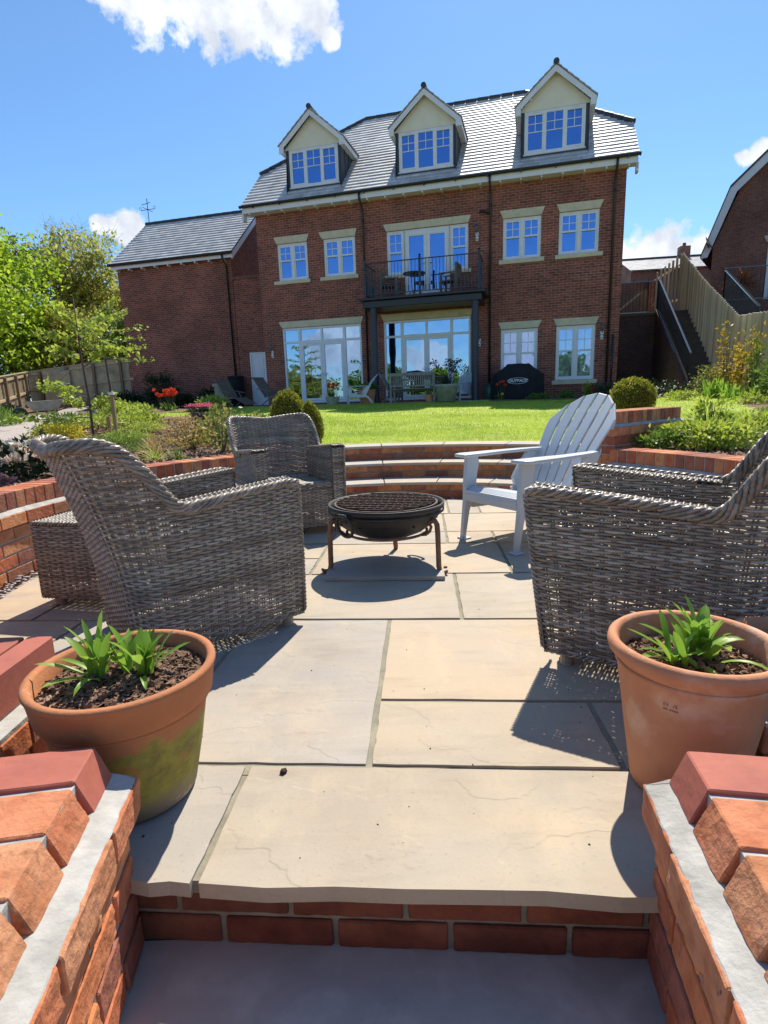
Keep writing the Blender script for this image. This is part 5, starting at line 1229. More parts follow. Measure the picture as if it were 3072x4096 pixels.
GZ_ = gz(GX, GY); GZ_ = np.where(reg == 3, np.maximum(GZ_, .755), GZ_); GZ_ = np.where(entry_cut, -.6, GZ_)
GZ_ += np.where(reg == 0, rng.normal(0, .010, GX.shape), 0) + np.where((reg == 1), rng.normal(0, .003, GX.shape), 0)
wall_in = (RG[:, None] < RR + .98) & (degs > 39) & (degs < 118); GZ_ = np.where(wall_in, .0, GZ_); GZ_ = np.where((RG[:, None] >= RR + .93) & (RG[:, None] < 3.2) & (degs > 39.5) & (degs < 117.5), .432, GZ_)
GV = np.stack([GX, GY, GZ_], -1).reshape(-1, 3); I = np.arange(GX.size).reshape(GX.shape)
A0 = I[:-1]; A1 = I[1:]; quad = np.stack([A0, np.roll(A0, -1, 1), np.roll(A1, -1, 1), A1], -1)
rq = reg[:-1]
MT['mulch'] = P('mulch_soil', (.23, .135, .085), (.12, .07, .045), 26, .95, 40, .03, third=((.33, .21, .14), 70, .55, .65))
for k, nm_, mt_, kd in ((0, 'soil_bed', 'mulch', 'structure'), (1, 'lawn', 'lawn', 'structure'), (2, 'gravel_path', 'gravel', 'structure'), (3, 'terrace_paving', 'slab', 'structure')):
    q = quad[rq == k].reshape(-1, 4); used, inv = np.unique(q.ravel(), return_inverse=True)
    o = np_obj(nm_, GV[used], inv.reshape(-1, 4)[:, ::-1] if False else inv.reshape(-1, 4), MT[mt_], None, k != 0); tag(o, kind=kd)
m = M(); m.add([(-300, -120, -1.2), (300, -120, -1.2), (300, 400, -1.2), (300, 400, -1.2)], [(0, 1, 2)]); m = M(); m.add([(-300, -150, -.9), (300, -150, -.9), (300, 400, -.9), (-300, 400, -.9)], [(0, 1, 2, 3)]); tag(m.build('ground', MT['lawn']), kind='structure')

def region_at(x, y):
    r = np.hypot(x - CX0, y - CY0); a = np.mod(np.arctan2(y - CY0, x - CX0), 2 * np.pi)
    i = np.clip(np.searchsorted(RG, r) - 1, 0, len(RG) - 2); j = (a / (2 * np.pi) * NA).astype(int) % NA
    return np.where(r < RG[0], -1, reg[i, j])
# grass blades: dense near, sparse and larger far
def grass():
    Vs = []; Fs = []; n = 0
    for r0, r1, cnt, h, w_ in ((3.05, 4.6, 60000, .030, .0035), (4.6, 8, 80000, .034, .006), (8, 17, 90000, .036, .012)):
        r = np.sqrt(rng.uniform(r0 ** 2, r1 ** 2, cnt)); a = rng.uniform(.05, 2.5, cnt); x = CX0 + r * np.cos(a); y = CY0 + r * np.sin(a)
        ok = (region_at(x, y) == 1); ok &= ~((np.degrees(a) > 39) & (np.degrees(a) < 118) & (r < RR + .98)); x, y = x[ok], y[ok]; c = len(x); z = gz(x, y) - .004
        hh = h * rng.uniform(.5, 1.25, c); az = rng.uniform(0, 6.28, c); ww = w_ * rng.uniform(.7, 1.2, c); lx, ly = rng.normal(0, .45, c) * hh, rng.normal(0, .45, c) * hh
        b0 = np.stack([x - np.cos(az) * ww / 2, y - np.sin(az) * ww / 2, z], 1); b1 = np.stack([x + np.cos(az) * ww / 2, y + np.sin(az) * ww / 2, z], 1); tp = np.stack([x + lx, y + ly, z + hh], 1)
        Vs.append(np.stack([b0, b1, tp], 1).reshape(-1, 3)); Fs.append(np.arange(3 * c).reshape(-1, 3) + n); n += 3 * c
    o = np_obj('lawn_grass', np.vstack(Vs), np.vstack(Fs), MT['blade'], None, False); tag(o, kind='stuff')
grass()
# bark chips over the visible bed
def bedchips():
    n = 26000; x = rng.uniform(-5.5, .2, n); y = rng.uniform(4.2, 12, n); d = np.hypot(x - CX0, y - CY0); ok = (region_at(x, y) == 0) & (d > 2.42); x, y = x[ok], y[ok]
    x2 = rng.uniform(1.6, 4.2, 5000); y2 = rng.uniform(2.6, 5.4, 5000); ok = (region_at(x2, y2) == 0) & (np.hypot(x2 - CX0, y2 - CY0) > 2.42); x = np.r_[x, x2[ok]]; y = np.r_[y, y2[ok]]
    n = len(x); P0 = np.stack([x, y, gz(x, y) + rng.uniform(0, .018, n)], 1); d = rng.normal(0, 1, (n, 3)); d[:, 2] *= .4; d /= np.linalg.norm(d, axis=1, keepdims=True); e = np.cross(d, rng.normal(0, 1, (n, 3)) * [.4, .4, 1]); e /= np.linalg.norm(e, axis=1, keepdims=True)
    L_ = rng.uniform(.010, .026, (n, 1)) * (1 + (y[:, None] - 4) * .06); w_ = L_ * rng.uniform(.3, .6, (n, 1)); V = np.stack([P0 - d * L_ - e * w_, P0 + d * L_ - e * w_ * .7, P0 + d * L_ + e * w_, P0 - d * L_ * .8 + e * w_], 1).reshape(-1, 3)
    MT['bedchip'] = P('bed_bark', (0, 0, 0), (.65, .6, .55), 20, .9, cols=[(.24, .13, .08), (.33, .20, .13), (.16, .085, .055), (.42, .28, .19), (.27, .16, .10)])
    tag(np_obj('bark_mulch', V, np.arange(4 * n).reshape(-1, 4), MT['bedchip'], None, False), kind='stuff')
bedchips()

# ================================================================ foliage
def leaf_mesh(name, Pn, size, mat, parent, asp=.5, up=.35, out=None, fold=.25, vary=.35):
    n = len(Pn); d = rng.normal(0, 1, (n, 3)); 
    if out is not None: d += out * 1.4
    d[:, 2] += up; d /= np.linalg.norm(d, axis=1, keepdims=True)
    e = np.cross(d, rng.normal(0, 1, (n, 3)) + [0, 0, .8]); e /= np.linalg.norm(e, axis=1, keepdims=True) + 1e-9; nn = np.cross(e, d)
    L_ = size * rng.uniform(1 - vary, 1 + vary, (n, 1)); w_ = L_ * asp / 2
    b = Pn; t = Pn + d * L_; md = Pn + d * L_ * .48
    V = np.stack([b, md - e * w_ + nn * w_ * fold, t, md + e * w_ + nn * w_ * fold], 1).reshape(-1, 3)
    k = np.arange(n)[:, None] * 4; F = np.concatenate([k + [[0, 1, 2]], k + [[0, 2, 3]]], 0)
    return np_obj(name, V, F, mat, parent, False)
def cloud_pts(n, rad3, clumps=30, sd=.22, shell=.6, bottom=-.35):
    c = rng.normal(0, 1, (clumps, 3)); c /= np.linalg.norm(c, axis=1, keepdims=True); c *= (rng.uniform(shell, 1.0, (clumps, 1))); c[:, 2] = np.maximum(c[:, 2], bottom - .1 * rng.uniform(0, 1, clumps))
    k = rng.integers(0, clumps, n); p = c[k] + rng.normal(0, sd, (n, 3)); out = p / (np.linalg.norm(p, axis=1, keepdims=True) + 1e-6)
    return p * np.array(rad3), out
def bush(name, label, x, y, r, h, n, leaf, mat, cat='shrub', asp=.5, up=.35, clumps=26, sd=.22, stems=6, z=None, shell=.45, flowers=None, group=None, part='foliage', lowz=None):
    zb = float(gz(x, y)) if z is None else z; t = thing(name, label, cat, (x, y, zb), rng.uniform(0, 6.28), group)
    p, o_ = cloud_pts(n, (r, r, h / 2), clumps, sd, shell); p[:, 2] = np.abs(p[:, 2] + h * .5); leaf_mesh(part, p, leaf, MT[mat], t, asp, up, o_)
    if stems:
        m = M()
        for i in range(stems):
            a = rng.uniform(0, 6.28); q = rng.uniform(.2, .8) * r; m.tube([(0, 0, -.02), (q * .5 * math.cos(a), q * .5 * math.sin(a), h * .35), (q * math.cos(a), q * math.sin(a), h * .8)], [.004 + h * .008, .003 + h * .005, .002], 5)
        m.build('stem', MT['stem'], t)
    if flowers:
        fm, nf, fs, nm2 = flowers; p, o_ = cloud_pts(nf * 7, (r * .95, r * .95, h * .55), nf, .05, .75, .1); p[:, 2] = np.abs(p[:, 2] + h * .55); 
        if nf > 10: leaf_mesh(nm2, p, fs, MT[fm], t, .8, .6, o_)
        else:
            for k in range(nf): q = p[rng.integers(0, len(p))]; leaf_mesh('flower', q + rng.normal(0, fs * .25, (12, 3)), fs, MT[fm], t, .8, .6)
    return t
def strap_clump(name, label, x, y, n, Lm, wd, mat, cat='plant', lean=(.05, .8), spread=.06, z=None, flowers=None):
    zb = float(gz(x, y)) if z is None else z; t = thing(name, label, cat, (x, y, zb)); r = random.Random(int(abs(x * 97 + y * 31)) + n); sp = []
    for i in range(n):
        a = r.uniform(0, 6.28); a2 = r.uniform(0, 6.28); q = r.uniform(0, spread); le = r.uniform(*lean); sp.append(((q * math.cos(a2), q * math.sin(a2), -.01), a, le, Lm * r.uniform(.65, 1.1), wd * r.uniform(.7, 1.2), r.uniform(.2, 1.2) * (.3 + le)))
    blades_mesh(sp, 'leaves', MT[mat], t, 5)
    if flowers:
        fm, pts_, s = flowers; V = []; m = M()
        for (fx, fy, fz) in pts_: m.tube([(fx * .4, fy * .4, 0), (fx * .8, fy * .8, fz * .6), (fx, fy, fz)], .0035, 5)
        m.build('stem', MT['stem'], t)
        for (fx, fy, fz) in pts_:
            m = M()
            for k in range(6):
                a = k * PI / 3 + fx * 50; ca, sa = math.cos(a), math.sin(a); vs = [(fx, fy, fz)]
                for q, wq, zq in ((.55, .42, .28), (.62, .42, .75), (.38, .05, 1.25)):
                    for s2 in (-1, 1): vs.append((fx + s * (q * ca - s2 * wq * sa), fy + s * (q * sa + s2 * wq * ca), fz + s * zq))
                m.add(vs, [(0, 1, 2), (1, 3, 4, 2), (3, 5, 6, 4)])
            m.build('flower', MT[fm], t)
    return t
def clipped(label, x, y, r, h, n, z, leaf=.02, cone=False, grp=None):
    t = thing('box_topiary', label, 'topiary', (x, y, z), 0, grp); p = rng.normal(0, 1, (n, 3)); p /= np.linalg.norm(p, axis=1, keepdims=True); out = p.copy()
    bump_ = 1 + .045 * np.sin(p[:, 0] * 9 + 1) * np.sin(p[:, 1] * 8) + rng.normal(0, .03, n) + .03 * np.sin(p[:, 2] * 14 + p[:, 0] * 11); p *= bump_[:, None] * rng.uniform(.86, 1.03, n)[:, None]
    if cone: p[:, :2] *= (1.05 - .5 * (p[:, 2:3] * .5 + .5))
    p = p * [r, r, h / 2]; p[:, 2] += h / 2 * .96; leaf_mesh('foliage', p, leaf, MT['l_box'], t, .55, .5, out)
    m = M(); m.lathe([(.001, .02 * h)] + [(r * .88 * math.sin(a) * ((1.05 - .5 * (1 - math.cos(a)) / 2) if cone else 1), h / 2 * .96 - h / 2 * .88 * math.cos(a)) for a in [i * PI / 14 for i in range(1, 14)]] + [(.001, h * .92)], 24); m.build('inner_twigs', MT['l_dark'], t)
clipped('clipped box ball left of the steps, next to a box cone', -.985, 6.05, .185, .58, 12000, .455)
clipped('clipped box cone directly right of the left box ball', -.74, 5.9, .15, .45, 7500, .455, cone=True)
clipped('clipped box ball behind the tall brick end wall on the right', 2.55, 5.72, .205, .37, 10000, .665)
m = M(); t = bpy.data.objects

def branch_tree(name, label, x, y, z, H, crown_r, crown_h, zc, nleaf, leaf, mat, trunk_r, bmat='trunk', levels=3, seed=1, lean=0, asp=.6, cat='tree', sub=5, density=1., up=.1):
    r = random.Random(seed); t = thing(name, label, cat, (x, y, z)); m = M(); tips = []
    def grow(p, d, Ln, rad_, lv):
        P_ = [p]; q = p.copy(); dd_ = d.copy(); ns = 5
        for i in range(ns):
            dd_ = (dd_ + Vector((r.uniform(-1, 1), r.uniform(-1, 1), r.uniform(-.3, .7))) * .16).normalized(); q = q + dd_ * Ln / ns; P_.append(q.copy())
            if lv < levels and i >= (1 if lv else 2):
                for _ in range(2 if lv else 2):
                    a = Vector((r.uniform(-1, 1), r.uniform(-1, 1), r.uniform(-.2, .6))).normalized(); grow(q.copy(), (dd_ * .55 + a).normalized(), Ln * r.uniform(.45, .7), rad_ * (1 - i / ns * .6) * .5, lv + 1)
            if lv >= levels - 1: tips.append(q.copy())
        m.tube([tuple(v) for v in P_], [max(.004, rad_ * (1 - .75 * i / ns)) for i in range(ns + 1)], 6 if lv < 2 else 4, False)
    grow(Vector((0, 0, -.05)), Vector((lean, 0, 1)).normalized(), H * .62, trunk_r, 0)
    m.build('trunk', MT[bmat], t, smooth=True)
    T = np.array([tuple(v) for v in tips]); c = np.array([0, 0, zc]); s = np.array([crown_r, crown_r, crown_h / 2])
    q = (T - c) / s; L_ = np.linalg.norm(q, axis=1); T = T[L_ < 1.15] if (L_ < 1.15).sum() > 12 else T
    extra, _ = cloud_pts(int(len(T) * density), s * .92, 60, .12, .55, -1); T = np.vstack([T, extra + c])
    k = rng.integers(0, len(T), nleaf); p = T[k] + rng.normal(0, 1, (nleaf, 3)) * np.array([1, 1, .7]) * crown_r * .085 * (sub / 5)
    out = (p - c) / s; leaf_mesh('crown', p, leaf, MT[mat], t, asp, up, out * .4)
    return t
branch_tree('maple_tree', 'large bright green tree overhanging the left fence at the left edge', -19.0, 27, .6, 10.3, 4.1, 8.6, 5.3, 42000, .22, 'l_bright', .35, seed=3, density=1.3, sub=6)
branch_tree('oak_tree', 'tall yellowish green young-leaved oak with open branches left of the brick wing', -17.3, 36, .8, 8.9, 4.2, 7.8, 6.0, 14000, .22, 'l_oak', .36, seed=8, levels=4, density=.12, sub=4)
branch_tree('copper_tree', 'sparse purple-leaved tree top poking up behind the bright green tree', -19.6, 31, .8, 9.6, 1.7, 4.0, 7.6, 2600, .24, 'l_purple', .2, seed=5, density=.3)
branch_tree('hawthorn_tree', 'mid green bushy tree behind the back fence between the big tree and the oak', -16.5, 30, .8, 5.0, 2.6, 4.4, 3.0, 14000, .17, 'l_oak', .2, seed=15, density=1.4)
branch_tree('birch_tree', 'small lighter green tree behind the back fence, under the oak', -12.6, 29, 1.0, 4.4, 1.6, 3.6, 2.8, 7000, .15, 'l_mid', .12, seed=17, density=1.4)
for i, (x, y, h_, lb) in enumerate(((-20.5, 30, 6.0, 'green hedge tree low behind the left fence near the picture edge'), (-11.2, 36, 5.0, 'dark bushy tree in the gap beside the brick wing'))):
    branch_tree('hedge_tree', lb, x, y, .6, h_, 3.0, h_ * .9, h_ * .5, 11000, .22, ('l_mid', 'l_dark')[i], .2, seed=21 + i, density=1.5)
# trees and hedge behind the viewer (what the french windows mirror)
for i, (x, y, h_) in enumerate(((-41, -12, 9), (-34, -18, 8), (-27, -24, 9.5), (-20, -28, 7.5), (-6, -33, 9))):
    branch_tree('garden_tree', 'leafy tree across the lower garden, %s' % ('westmost of the row', 'second from the west', 'shortest and in the middle', 'tallest of the row', 'eastmost of the row')[i], x, y, -.9, h_ * .62, 4.2, h_ * .6, h_ * .33, 5000, .5, ('l_mid', 'l_oak', 'l_mid', 'l_bright', 'l_mid')[i], .3, seed=40 + i, density=1.6)

# young staked maples in the bed
def sapling(label, x, y, H, crown, seed, tr, n):
    z = float(gz(x, y)); r = random.Random(seed); t = thing('maple_sapling', label, 'tree', (x, y, z)); m = M(); top = H
    m.tube([(0, 0, -.05), (.01, 0, H * .3), (-.02, .0, H * .6), (-.03, .02, H)], [tr, tr * .85, tr * .6, tr * .25], 8)
    P_ = []
    for b, (h0, az, Ln, rise) in enumerate(crown):
        a = rad(az); q = [(-.01, 0, h0)]; 
        for k in range(1, 7): s = k / 6; q.append((Ln * s * math.cos(a) + r.uniform(-.01, .01), Ln * s * math.sin(a), h0 + rise * s + r.uniform(-.015, .015)))
        m.tube(q, [tr * .4 * (1 - .12 * k) for k in range(7)], 5)
        for k in range(2, 7):
            for _ in range(max(2, int(n))): P_.append((q[k][0] + r.uniform(-.09, .09) * Ln * 1.4, q[k][1] + r.uniform(-.09, .09) * Ln * 1.4, q[k][2] + r.uniform(-.02, .06)))
    m.build('trunk', MT['trunk'], t, smooth=True)
    P_ = np.array(P_); P_ = np.repeat(P_, 3, 0) + rng.normal(0, .018, (len(P_) * 3, 3)); leaf_mesh('crown', P_, .06, MT['l_lime'], t, .8, -.1, None, .2)
    return t
cr1 = [(.55, 172, .62, .20), (.60, 195, .5, .10), (.95, 20, .35, .25), (1.05, 175, .42, .1), (1.15, 10, .62, .0), (1.25, 190, .45, .12), (1.3, 330, .45, .12), (1.4, 60, .4, .2), (1.45, 170, .3, .2), (.42, 160, .4, .12), (1.35, 120, .4, .15), (.35, 15, .28, .2), (.3, 215, .8, -.02)]
sapling('thin staked maple sapling in the flower bed with flat pads of lime leaves', -3.9, 7.6, 1.85, cr1, 3, .018, 6)
cr2 = [(1.65, 350, 1.0, .05), (1.7, 175, .7, .15), (1.9, 30, .9, .1), (1.95, 150, .7, .2), (2.1, 0, 1.0, .1), (2.2, 190, .6, .15), (2.3, 60, .6, .3), (2.35, 340, .8, .2), (2.5, 120, .5, .2), (1.75, 300, .6, .1), (1.6, 200, .5, 0), (2.6, 10, .4, .3), (1.45, 355, 1.15, -.08)]
sapling('taller maple sapling with a pole trunk near the back of the flower bed', -7.1, 15.0, 2.75, cr2, 5, .035, 6)
for x, y, H, lb in ((-3.58, 7.6, .62, 'pale square timber stake with a white tag in the bed beside the near sapling'), (-3.72, 7.72, .30, 'short timber stake low down behind the near sapling')):
    z = float(gz(x, y)); s = thing('timber_stake', lb, 'stake', (x, y, z)); m = M(); m.box(-.022, -.022, -.1, .022, .022, H); m.build('post', MT['stake'], s, bevel=.003)
    if H > .5: m = M(); m.box(-.03, -.03, H - .035, .03, .03, H - .005); m.build('tag', MT['white'], s)

# flower bed planting
bush('euonymus_shrub', 'bright yellow leafed shrub behind the back of the left armchair', -4.05, 7.15, .30, .26, 2300, .035, 'l_yellow')
bush('euonymus_shrub', 'small dark green shrub left of the yellow shrub', -4.5, 7.5, .16, .16, 700, .035, 'l_mid')
bush('juniper_shrub', 'low spreading lime juniper in the middle of the bed', -3.15, 6.9, .26, .15, 2400, .03, 'l_lime', asp=.3, up=.1)
bush('juniper_shrub', 'flat lime juniper further back in the bed, dark beneath', -3.6, 8.6, .32, .17, 2000, .034, 'l_lime', asp=.3, up=.1)
bush('juniper_shrub', 'feathery green juniper directly behind the rope border of the left armchair', -2.75, 5.9, .33, .20, 2600, .03, 'l_mid', asp=.25, up=.3)
strap_clump('sedge_tuft', 'striped grassy tuft leaning over the left garden wall', -2.02, 4.95, 60, .22, .007, 'l_lime', lean=(.2, 1.2), spread=.05)
strap_clump('sedge_tuft', 'green and white grass tuft on the wall edge right of the striped tuft', -1.82, 4.95, 36, .15, .008, 'l_mid', lean=(.1, 1.1), spread=.03)
strap_clump('dry_grass_tuft', 'straw coloured wispy grass clump behind the striped tuft', -2.25, 5.55, 70, .26, .005, 'l_orange', lean=(.1, .9), spread=.08)
bush('spiraea_shrub', 'wiry orange and gold leafed shrub in the mulch', -2.25, 6.6, .34, .30, 1500, .026, 'l_orange', stems=26)
bush('spiraea_shrub', 'second wiry orange shrub, closer to the wall', -2.0, 5.9, .26, .24, 900, .024, 'l_gold', stems=20)
bush('stonecrop_plant', 'small flat green cushion plant alone in the mulch', -2.3, 8.0, .14, .07, 500, .02, 'l_mid')
bush('rose_bush', 'open rose bush beside the left side of the rear armchair', -1.55, 5.45, .20, .45, 300, .05, 'l_rose', asp=.7, stems=9)
bush('rose_bush', 'rose bush with red young flowers behind the rear armchair', -1.7, 7.3, .40, .26, 700, .045, 'l_rose', asp=.7, stems=9, flowers=('f_red', 5, .05, 'flowers'))
bush('perennial_plant', 'leafy lime perennial right of the sapling', -4.1, 9.3, .28, .24, 700, .05, 'l_lime', asp=.6)
bush('perennial_plant', 'leafy green perennial beneath the red tulips', -4.9, 11.4, .42, .32, 1200, .06, 'l_lime', asp=.6)
bush('perennial_plant', 'broad green perennial just left of the red tulips', -5.9, 12.9, .48, .40, 1300, .07, 'l_lime', asp=.6)
bush('perennial_plant', 'low pale green plants at the bed edge by the gravel path', -5.0, 8.7, .30, .16, 900, .04, 'l_mid')
bush('perennial_plant', 'mixed green plant left of the galvanised bucket', -5.9, 10.6, .30, .26, 900, .05, 'l_mid')
bush('lavender_plant', 'purple flowered plant beside the pole trunk of the taller sapling', -6.5, 13.4, .38, .22, 700, .05, 'l_mid', flowers=('f_purple', 26, .05, 'flowers'))
bush('fern_plant', 'fresh green fern-like plant between the saplings', -5.1, 10.1, .32, .22, 900, .05, 'l_lime')
bush('perennial_plant', 'tangle of small bushy plants against the lawn edge right of the heather pot', -2.3, 9.6, .42, .16, 700, .035, 'l_rose')
bush('perennial_plant', 'sparse budding plant between the heather pot and the orange shrub', -2.75, 9.3, .22, .26, 420, .035, 'l_gold', stems=10)
x, y = -3.35, 10.6; z = float(gz(x, y)); t = thing('bucket_planter', 'round galvanised planter of pink heather in the mulch', 'planter', (x, y, z)); m = M(); m.lathe([(0, 0), (.17, 0), (.22, .19), (.23, .2), (.21, .2), (.19, .12), (0, .12)], 32); m.build('planter_body', MT['galv'], t, smooth=True)
p, o_ = cloud_pts(1500, (.26, .2, .10), 30, .2, .4, 0); p[:, 2] = np.abs(p[:, 2]) + .2; h = leaf_mesh('foliage', p, .03, MT['l_dark'], t, .4, .6); p, o_ = cloud_pts(1600, (.28, .2, .06), 30, .2, .4, 0); p[:, 2] = np.abs(p[:, 2]) + .30; leaf_mesh('flowers', p, .025, MT['f_pink'], t, .6, .6)
x, y = -6.5, 17.3; fl = [(rng.uniform(-.32, .32), rng.uniform(-.2, .2), rng.uniform(.40, .60)) for _ in range(24)]
strap_clump('tulip_clump', 'clump of open red tulips in front of the brick wing', x, y, 40, .34, .035, 'l_mid', lean=(.1, .9), spread=.3, flowers=('f_red', fl, .085))
bush('peony_plant', 'leafy green plant between the tulips and the stone planter', -5.15, 17.6, .42, .42, 1300, .08, 'l_lime', flowers=('f_white', 8, .05, 'flowers'))
bush('rhododendron_shrub', 'cream and peach flowering rhododendron over the wall at the far left edge', -2.47, 3.85, .27, .24, 900, .06, 'l_dark', flowers=('f_cream', 46, .05, 'flowers'), stems=8, clumps=22)
bush('heuchera_plant', 'dark purple-leaved plant beneath the cream rhododendron', -2.45, 3.35, .15, .10, 400, .035, 'l_purple')
# plants along the foot of the left fence
for i, (x, y, r_, h_, m_) in enumerate(((-7.2, 10.0, .45, .22, 'l_mid'), (-8.2, 11.9, .5, .28, 'l_mid'), (-9.3, 13.6, .5, .30, 'l_mid'), (-10.4, 15.8, .5, .3, 'l_dark'))):
    bush('border_plant', ('nearest leafy plants along the foot of the left fence', 'second clump of leafy plants by the left fence', 'third clump of leafy plants by the left fence', 'dark leafy plants by the left fence beside the wheelbarrow')[i], x, y, r_, h_, 1100, .10, m_, asp=.25, up=.6)
# shrubs against the wing
for x_, n_, h_, r_, m_, lb in ((-5.2, 1.0, 1.35, .62, 'l_dark', 'tall dark evergreen bush against the brick wing'), (-6.6, 1.1, .7, .5, 'l_dark', 'low dark shrub at the left end of the brick wing'), (-4.2, 1.0, .5, .5, 'l_dark', 'low dark shrub behind the white flowered plant'), (-2.9, .9, .9, .45, 'l_dark', 'dark shrub against the wing behind the stone planter'), (-7.8, 1.0, .6, .5, 'l_mid', 'small shrub in front of the sleeper wall')):
    x, y, _ = FP(x_, -2 + n_ + .1); bush('evergreen_shrub', lb, x, y, r_, h_, 2600, .09, m_, z=.76)

# right bed
bush('hebe_shrub', 'broad glossy green shrub in the raised bed behind the right wall', 2.62, 4.42, .34, .22, 1700, .048, 'l_lime', clumps=34, stems=10)
bush('hebe_shrub', 'upright light green shoot rising out of the shrub on the right', 2.72, 4.62, .12, .44, 520, .05, 'l_lime', clumps=16, stems=7)
bush('hebe_shrub', 'small green shrub at the right picture edge beyond the armchair rope border', 3.22, 4.75, .22, .26, 800, .048, 'l_lime', clumps=20)
bush('hebe_shrub', 'left arm of the green shrubs touching the tall brick wall', 2.25, 4.5, .18, .14, 700, .042, 'l_mid', clumps=16)

# ================================================================ fences
def slat_fence(name, label, pts, gap=.115, w_=.085, th=.022, mat='fence_grey', rails=True, cat='fence', roundtop=True, side=1):
    """pts: (x,y,zbase,ztop); vertical pales along the polyline"""
    t = thing(name, label, cat, (pts[0][0], pts[0][1], pts[0][2])); ox, oy, oz = pts[0][:3]; m = M(); r = M(); pst = M()
    for (x0, y0, b0, t0), (x1, y1, b1, t1) in zip(pts[:-1], pts[1:]):
        L_ = math.hypot(x1 - x0, y1 - y0); d = ((x1 - x0) / L_, (y1 - y0) / L_); nx, ny = -d[1] * side, d[0] * side; n = max(1, int(L_ / gap))
        for i in range(n):
            s = (i + .5) / n * L_; f = s / L_; zb = b0 + (b1 - b0) * f - .1; zt = t0 + (t1 - t0) * f + random.uniform(-.012, .012); cx, cy = x0 + d[0] * s - ox, y0 + d[1] * s - oy
            a = (cx - d[0] * w_ / 2, cy - d[1] * w_ / 2); b = (cx + d[0] * w_ / 2, cy + d[1] * w_ / 2); o_ = random.uniform(-.006, .006)
            ring = [(-.5, 0), (-.36, -.6), (0, -.95), (.36, -.6), (.5, 0)]; vs = []
            for zz, sc_ in ((zb, 1), (zt - .05, 1), (zt - .015, .75), (zt, .3)):
                for q, r_ in ring: vs.append((cx + d[0] * w_ * q * sc_ + nx * th * r_ * sc_, cy + d[1] * w_ * q * sc_ + ny * th * r_ * sc_, zz - oz))
            m.add(vs, [(4, 3, 2, 1, 0), (15, 16, 17, 18, 19)] + [(5 * k + q, 5 * k + (q + 1) % 5, 5 * k + 5 + (q + 1) % 5, 5 * k + 5 + q) for k in range(3) for q in range(5)])
        if rails:
            for fr in (.2, .8):
                za, zb2 = b0 + (t0 - b0) * fr - oz, b1 + (t1 - b1) * fr - oz; r.hexa([(x0 - ox + nx * th * 1.5, y0 - oy + ny * th * 1.5, za), (x1 - ox + nx * th * 1.5, y1 - oy + ny * th * 1.5, zb2), (x1 - ox + nx * (th + .05), y1 - oy + ny * (th + .05), zb2), (x0 - ox + nx * (th + .05), y0 - oy + ny * (th + .05), za)] + [(x0 - ox + nx * th * 1.5, y0 - oy + ny * th * 1.5, za + .08), (x1 - ox + nx * th * 1.5, y1 - oy + ny * th * 1.5, zb2 + .08), (x1 - ox + nx * (th + .05), y1 - oy + ny * (th + .05), zb2 + .08), (x0 - ox + nx * (th + .05), y0 - oy + ny * (th + .05), za + .08)])
    m.build('pales', MT[mat], t)
    if rails: r.build('rail', MT['fence_grey'], t)
    return t
slat_fence('paling_fence', 'tall greyed timber paling fence climbing beside the stone stairs on the right', [(9.95, 21.05, 3.6, 4.95), (10.88, 21.0, 3.6, 5.62), (10.1, 18.0, 2.2, 4.10), (9.34, 15.0, .80, 2.72), (8.72, 13.0, .76, 2.55), (7.9, 10.5, .72, 2.5)], side=1, gap=.125, w_=.078, th=.05)

# left garden fence: posts and rails this side of close boards
def board_fence(name, label, p0, p1, b0, b1, t0, t1, post=True, mat='fence', cat='fence', bw=.14, nposts=8, side=1):
    t = thing(name, label, cat, (p0[0], p0[1], 0)); L_ = math.hypot(p1[0] - p0[0], p1[1] - p0[1]); d = ((p1[0] - p0[0]) / L_, (p1[1] - p0[1]) / L_); nx, ny = -d[1] * side, d[0] * side
    m = M(); n = int(L_ / bw)
    P2 = lambda s, q: (d[0] * s + nx * q, d[1] * s + ny * q)
    for i in range(n):
        s0, s1 = i * bw, (i + 1.12) * bw; f = i / n; zb, zt = b0 + (b1 - b0) * f, t0 + (t1 - t0) * f; q0 = .0; a, b, c, e = P2(s0, .02), P2(s1, .0), P2(s1, -.012), P2(s0, .005)
        m.hexa([(*a, zb), (*b, zb), (*c, zb), (*e, zb), (*a, zt), (*b, zt), (*c, zt), (*e, zt)])
    m.build('boards', MT[mat], t); m = M()
    for fr, hh in ((.12, .09), (.5, .09), (.9, .09)):
        za, zb = b0 + (t0 - b0) * fr, b1 + (t1 - b1) * fr; a, b, c, e = P2(0, .025), P2(L_, .025), P2(L_, .07), P2(0, .07); m.hexa([(*a, za), (*b, zb), (*c, zb), (*e, za), (*a, za + hh), (*b, zb + hh), (*c, zb + hh), (*e, za + hh)])
    a, b, c, e = P2(0, -.03), P2(L_, -.03), P2(L_, .06), P2(0, .06); m.hexa([(*a, t0), (*b, t1), (*c, t1), (*e, t0), (*a, t0 + .03), (*b, t1 + .03), (*c, t1 + .03), (*e, t0 + .03)])
    m.build('rail', MT[mat], t)
    if post:
        for i in range(nposts):
            s = (i + .5) / nposts * L_; f = s / L_; zb, zt = b0 + (b1 - b0) * f - .1, t0 + (t1 - t0) * f - .02; a, b, c, e = P2(s - .05, .07), P2(s + .05, .07), P2(s + .05, .16), P2(s - .05, .16); m = M(); m.hexa([(*a, zb), (*b, zb), (*c, zb), (*e, zb), (*a, zt), (*b, zt), (*c, zt), (*e, zt - .02)]); m.build('post', MT['fence_post'], t)
    return t
board_fence('board_fence', 'sunlit timber board fence with brown posts running along the gravel path at the left edge', (-13.2, 19.0), (-15.3, 24.9), .1, .8, 1.92, 2.5, nposts=4, side=-1)
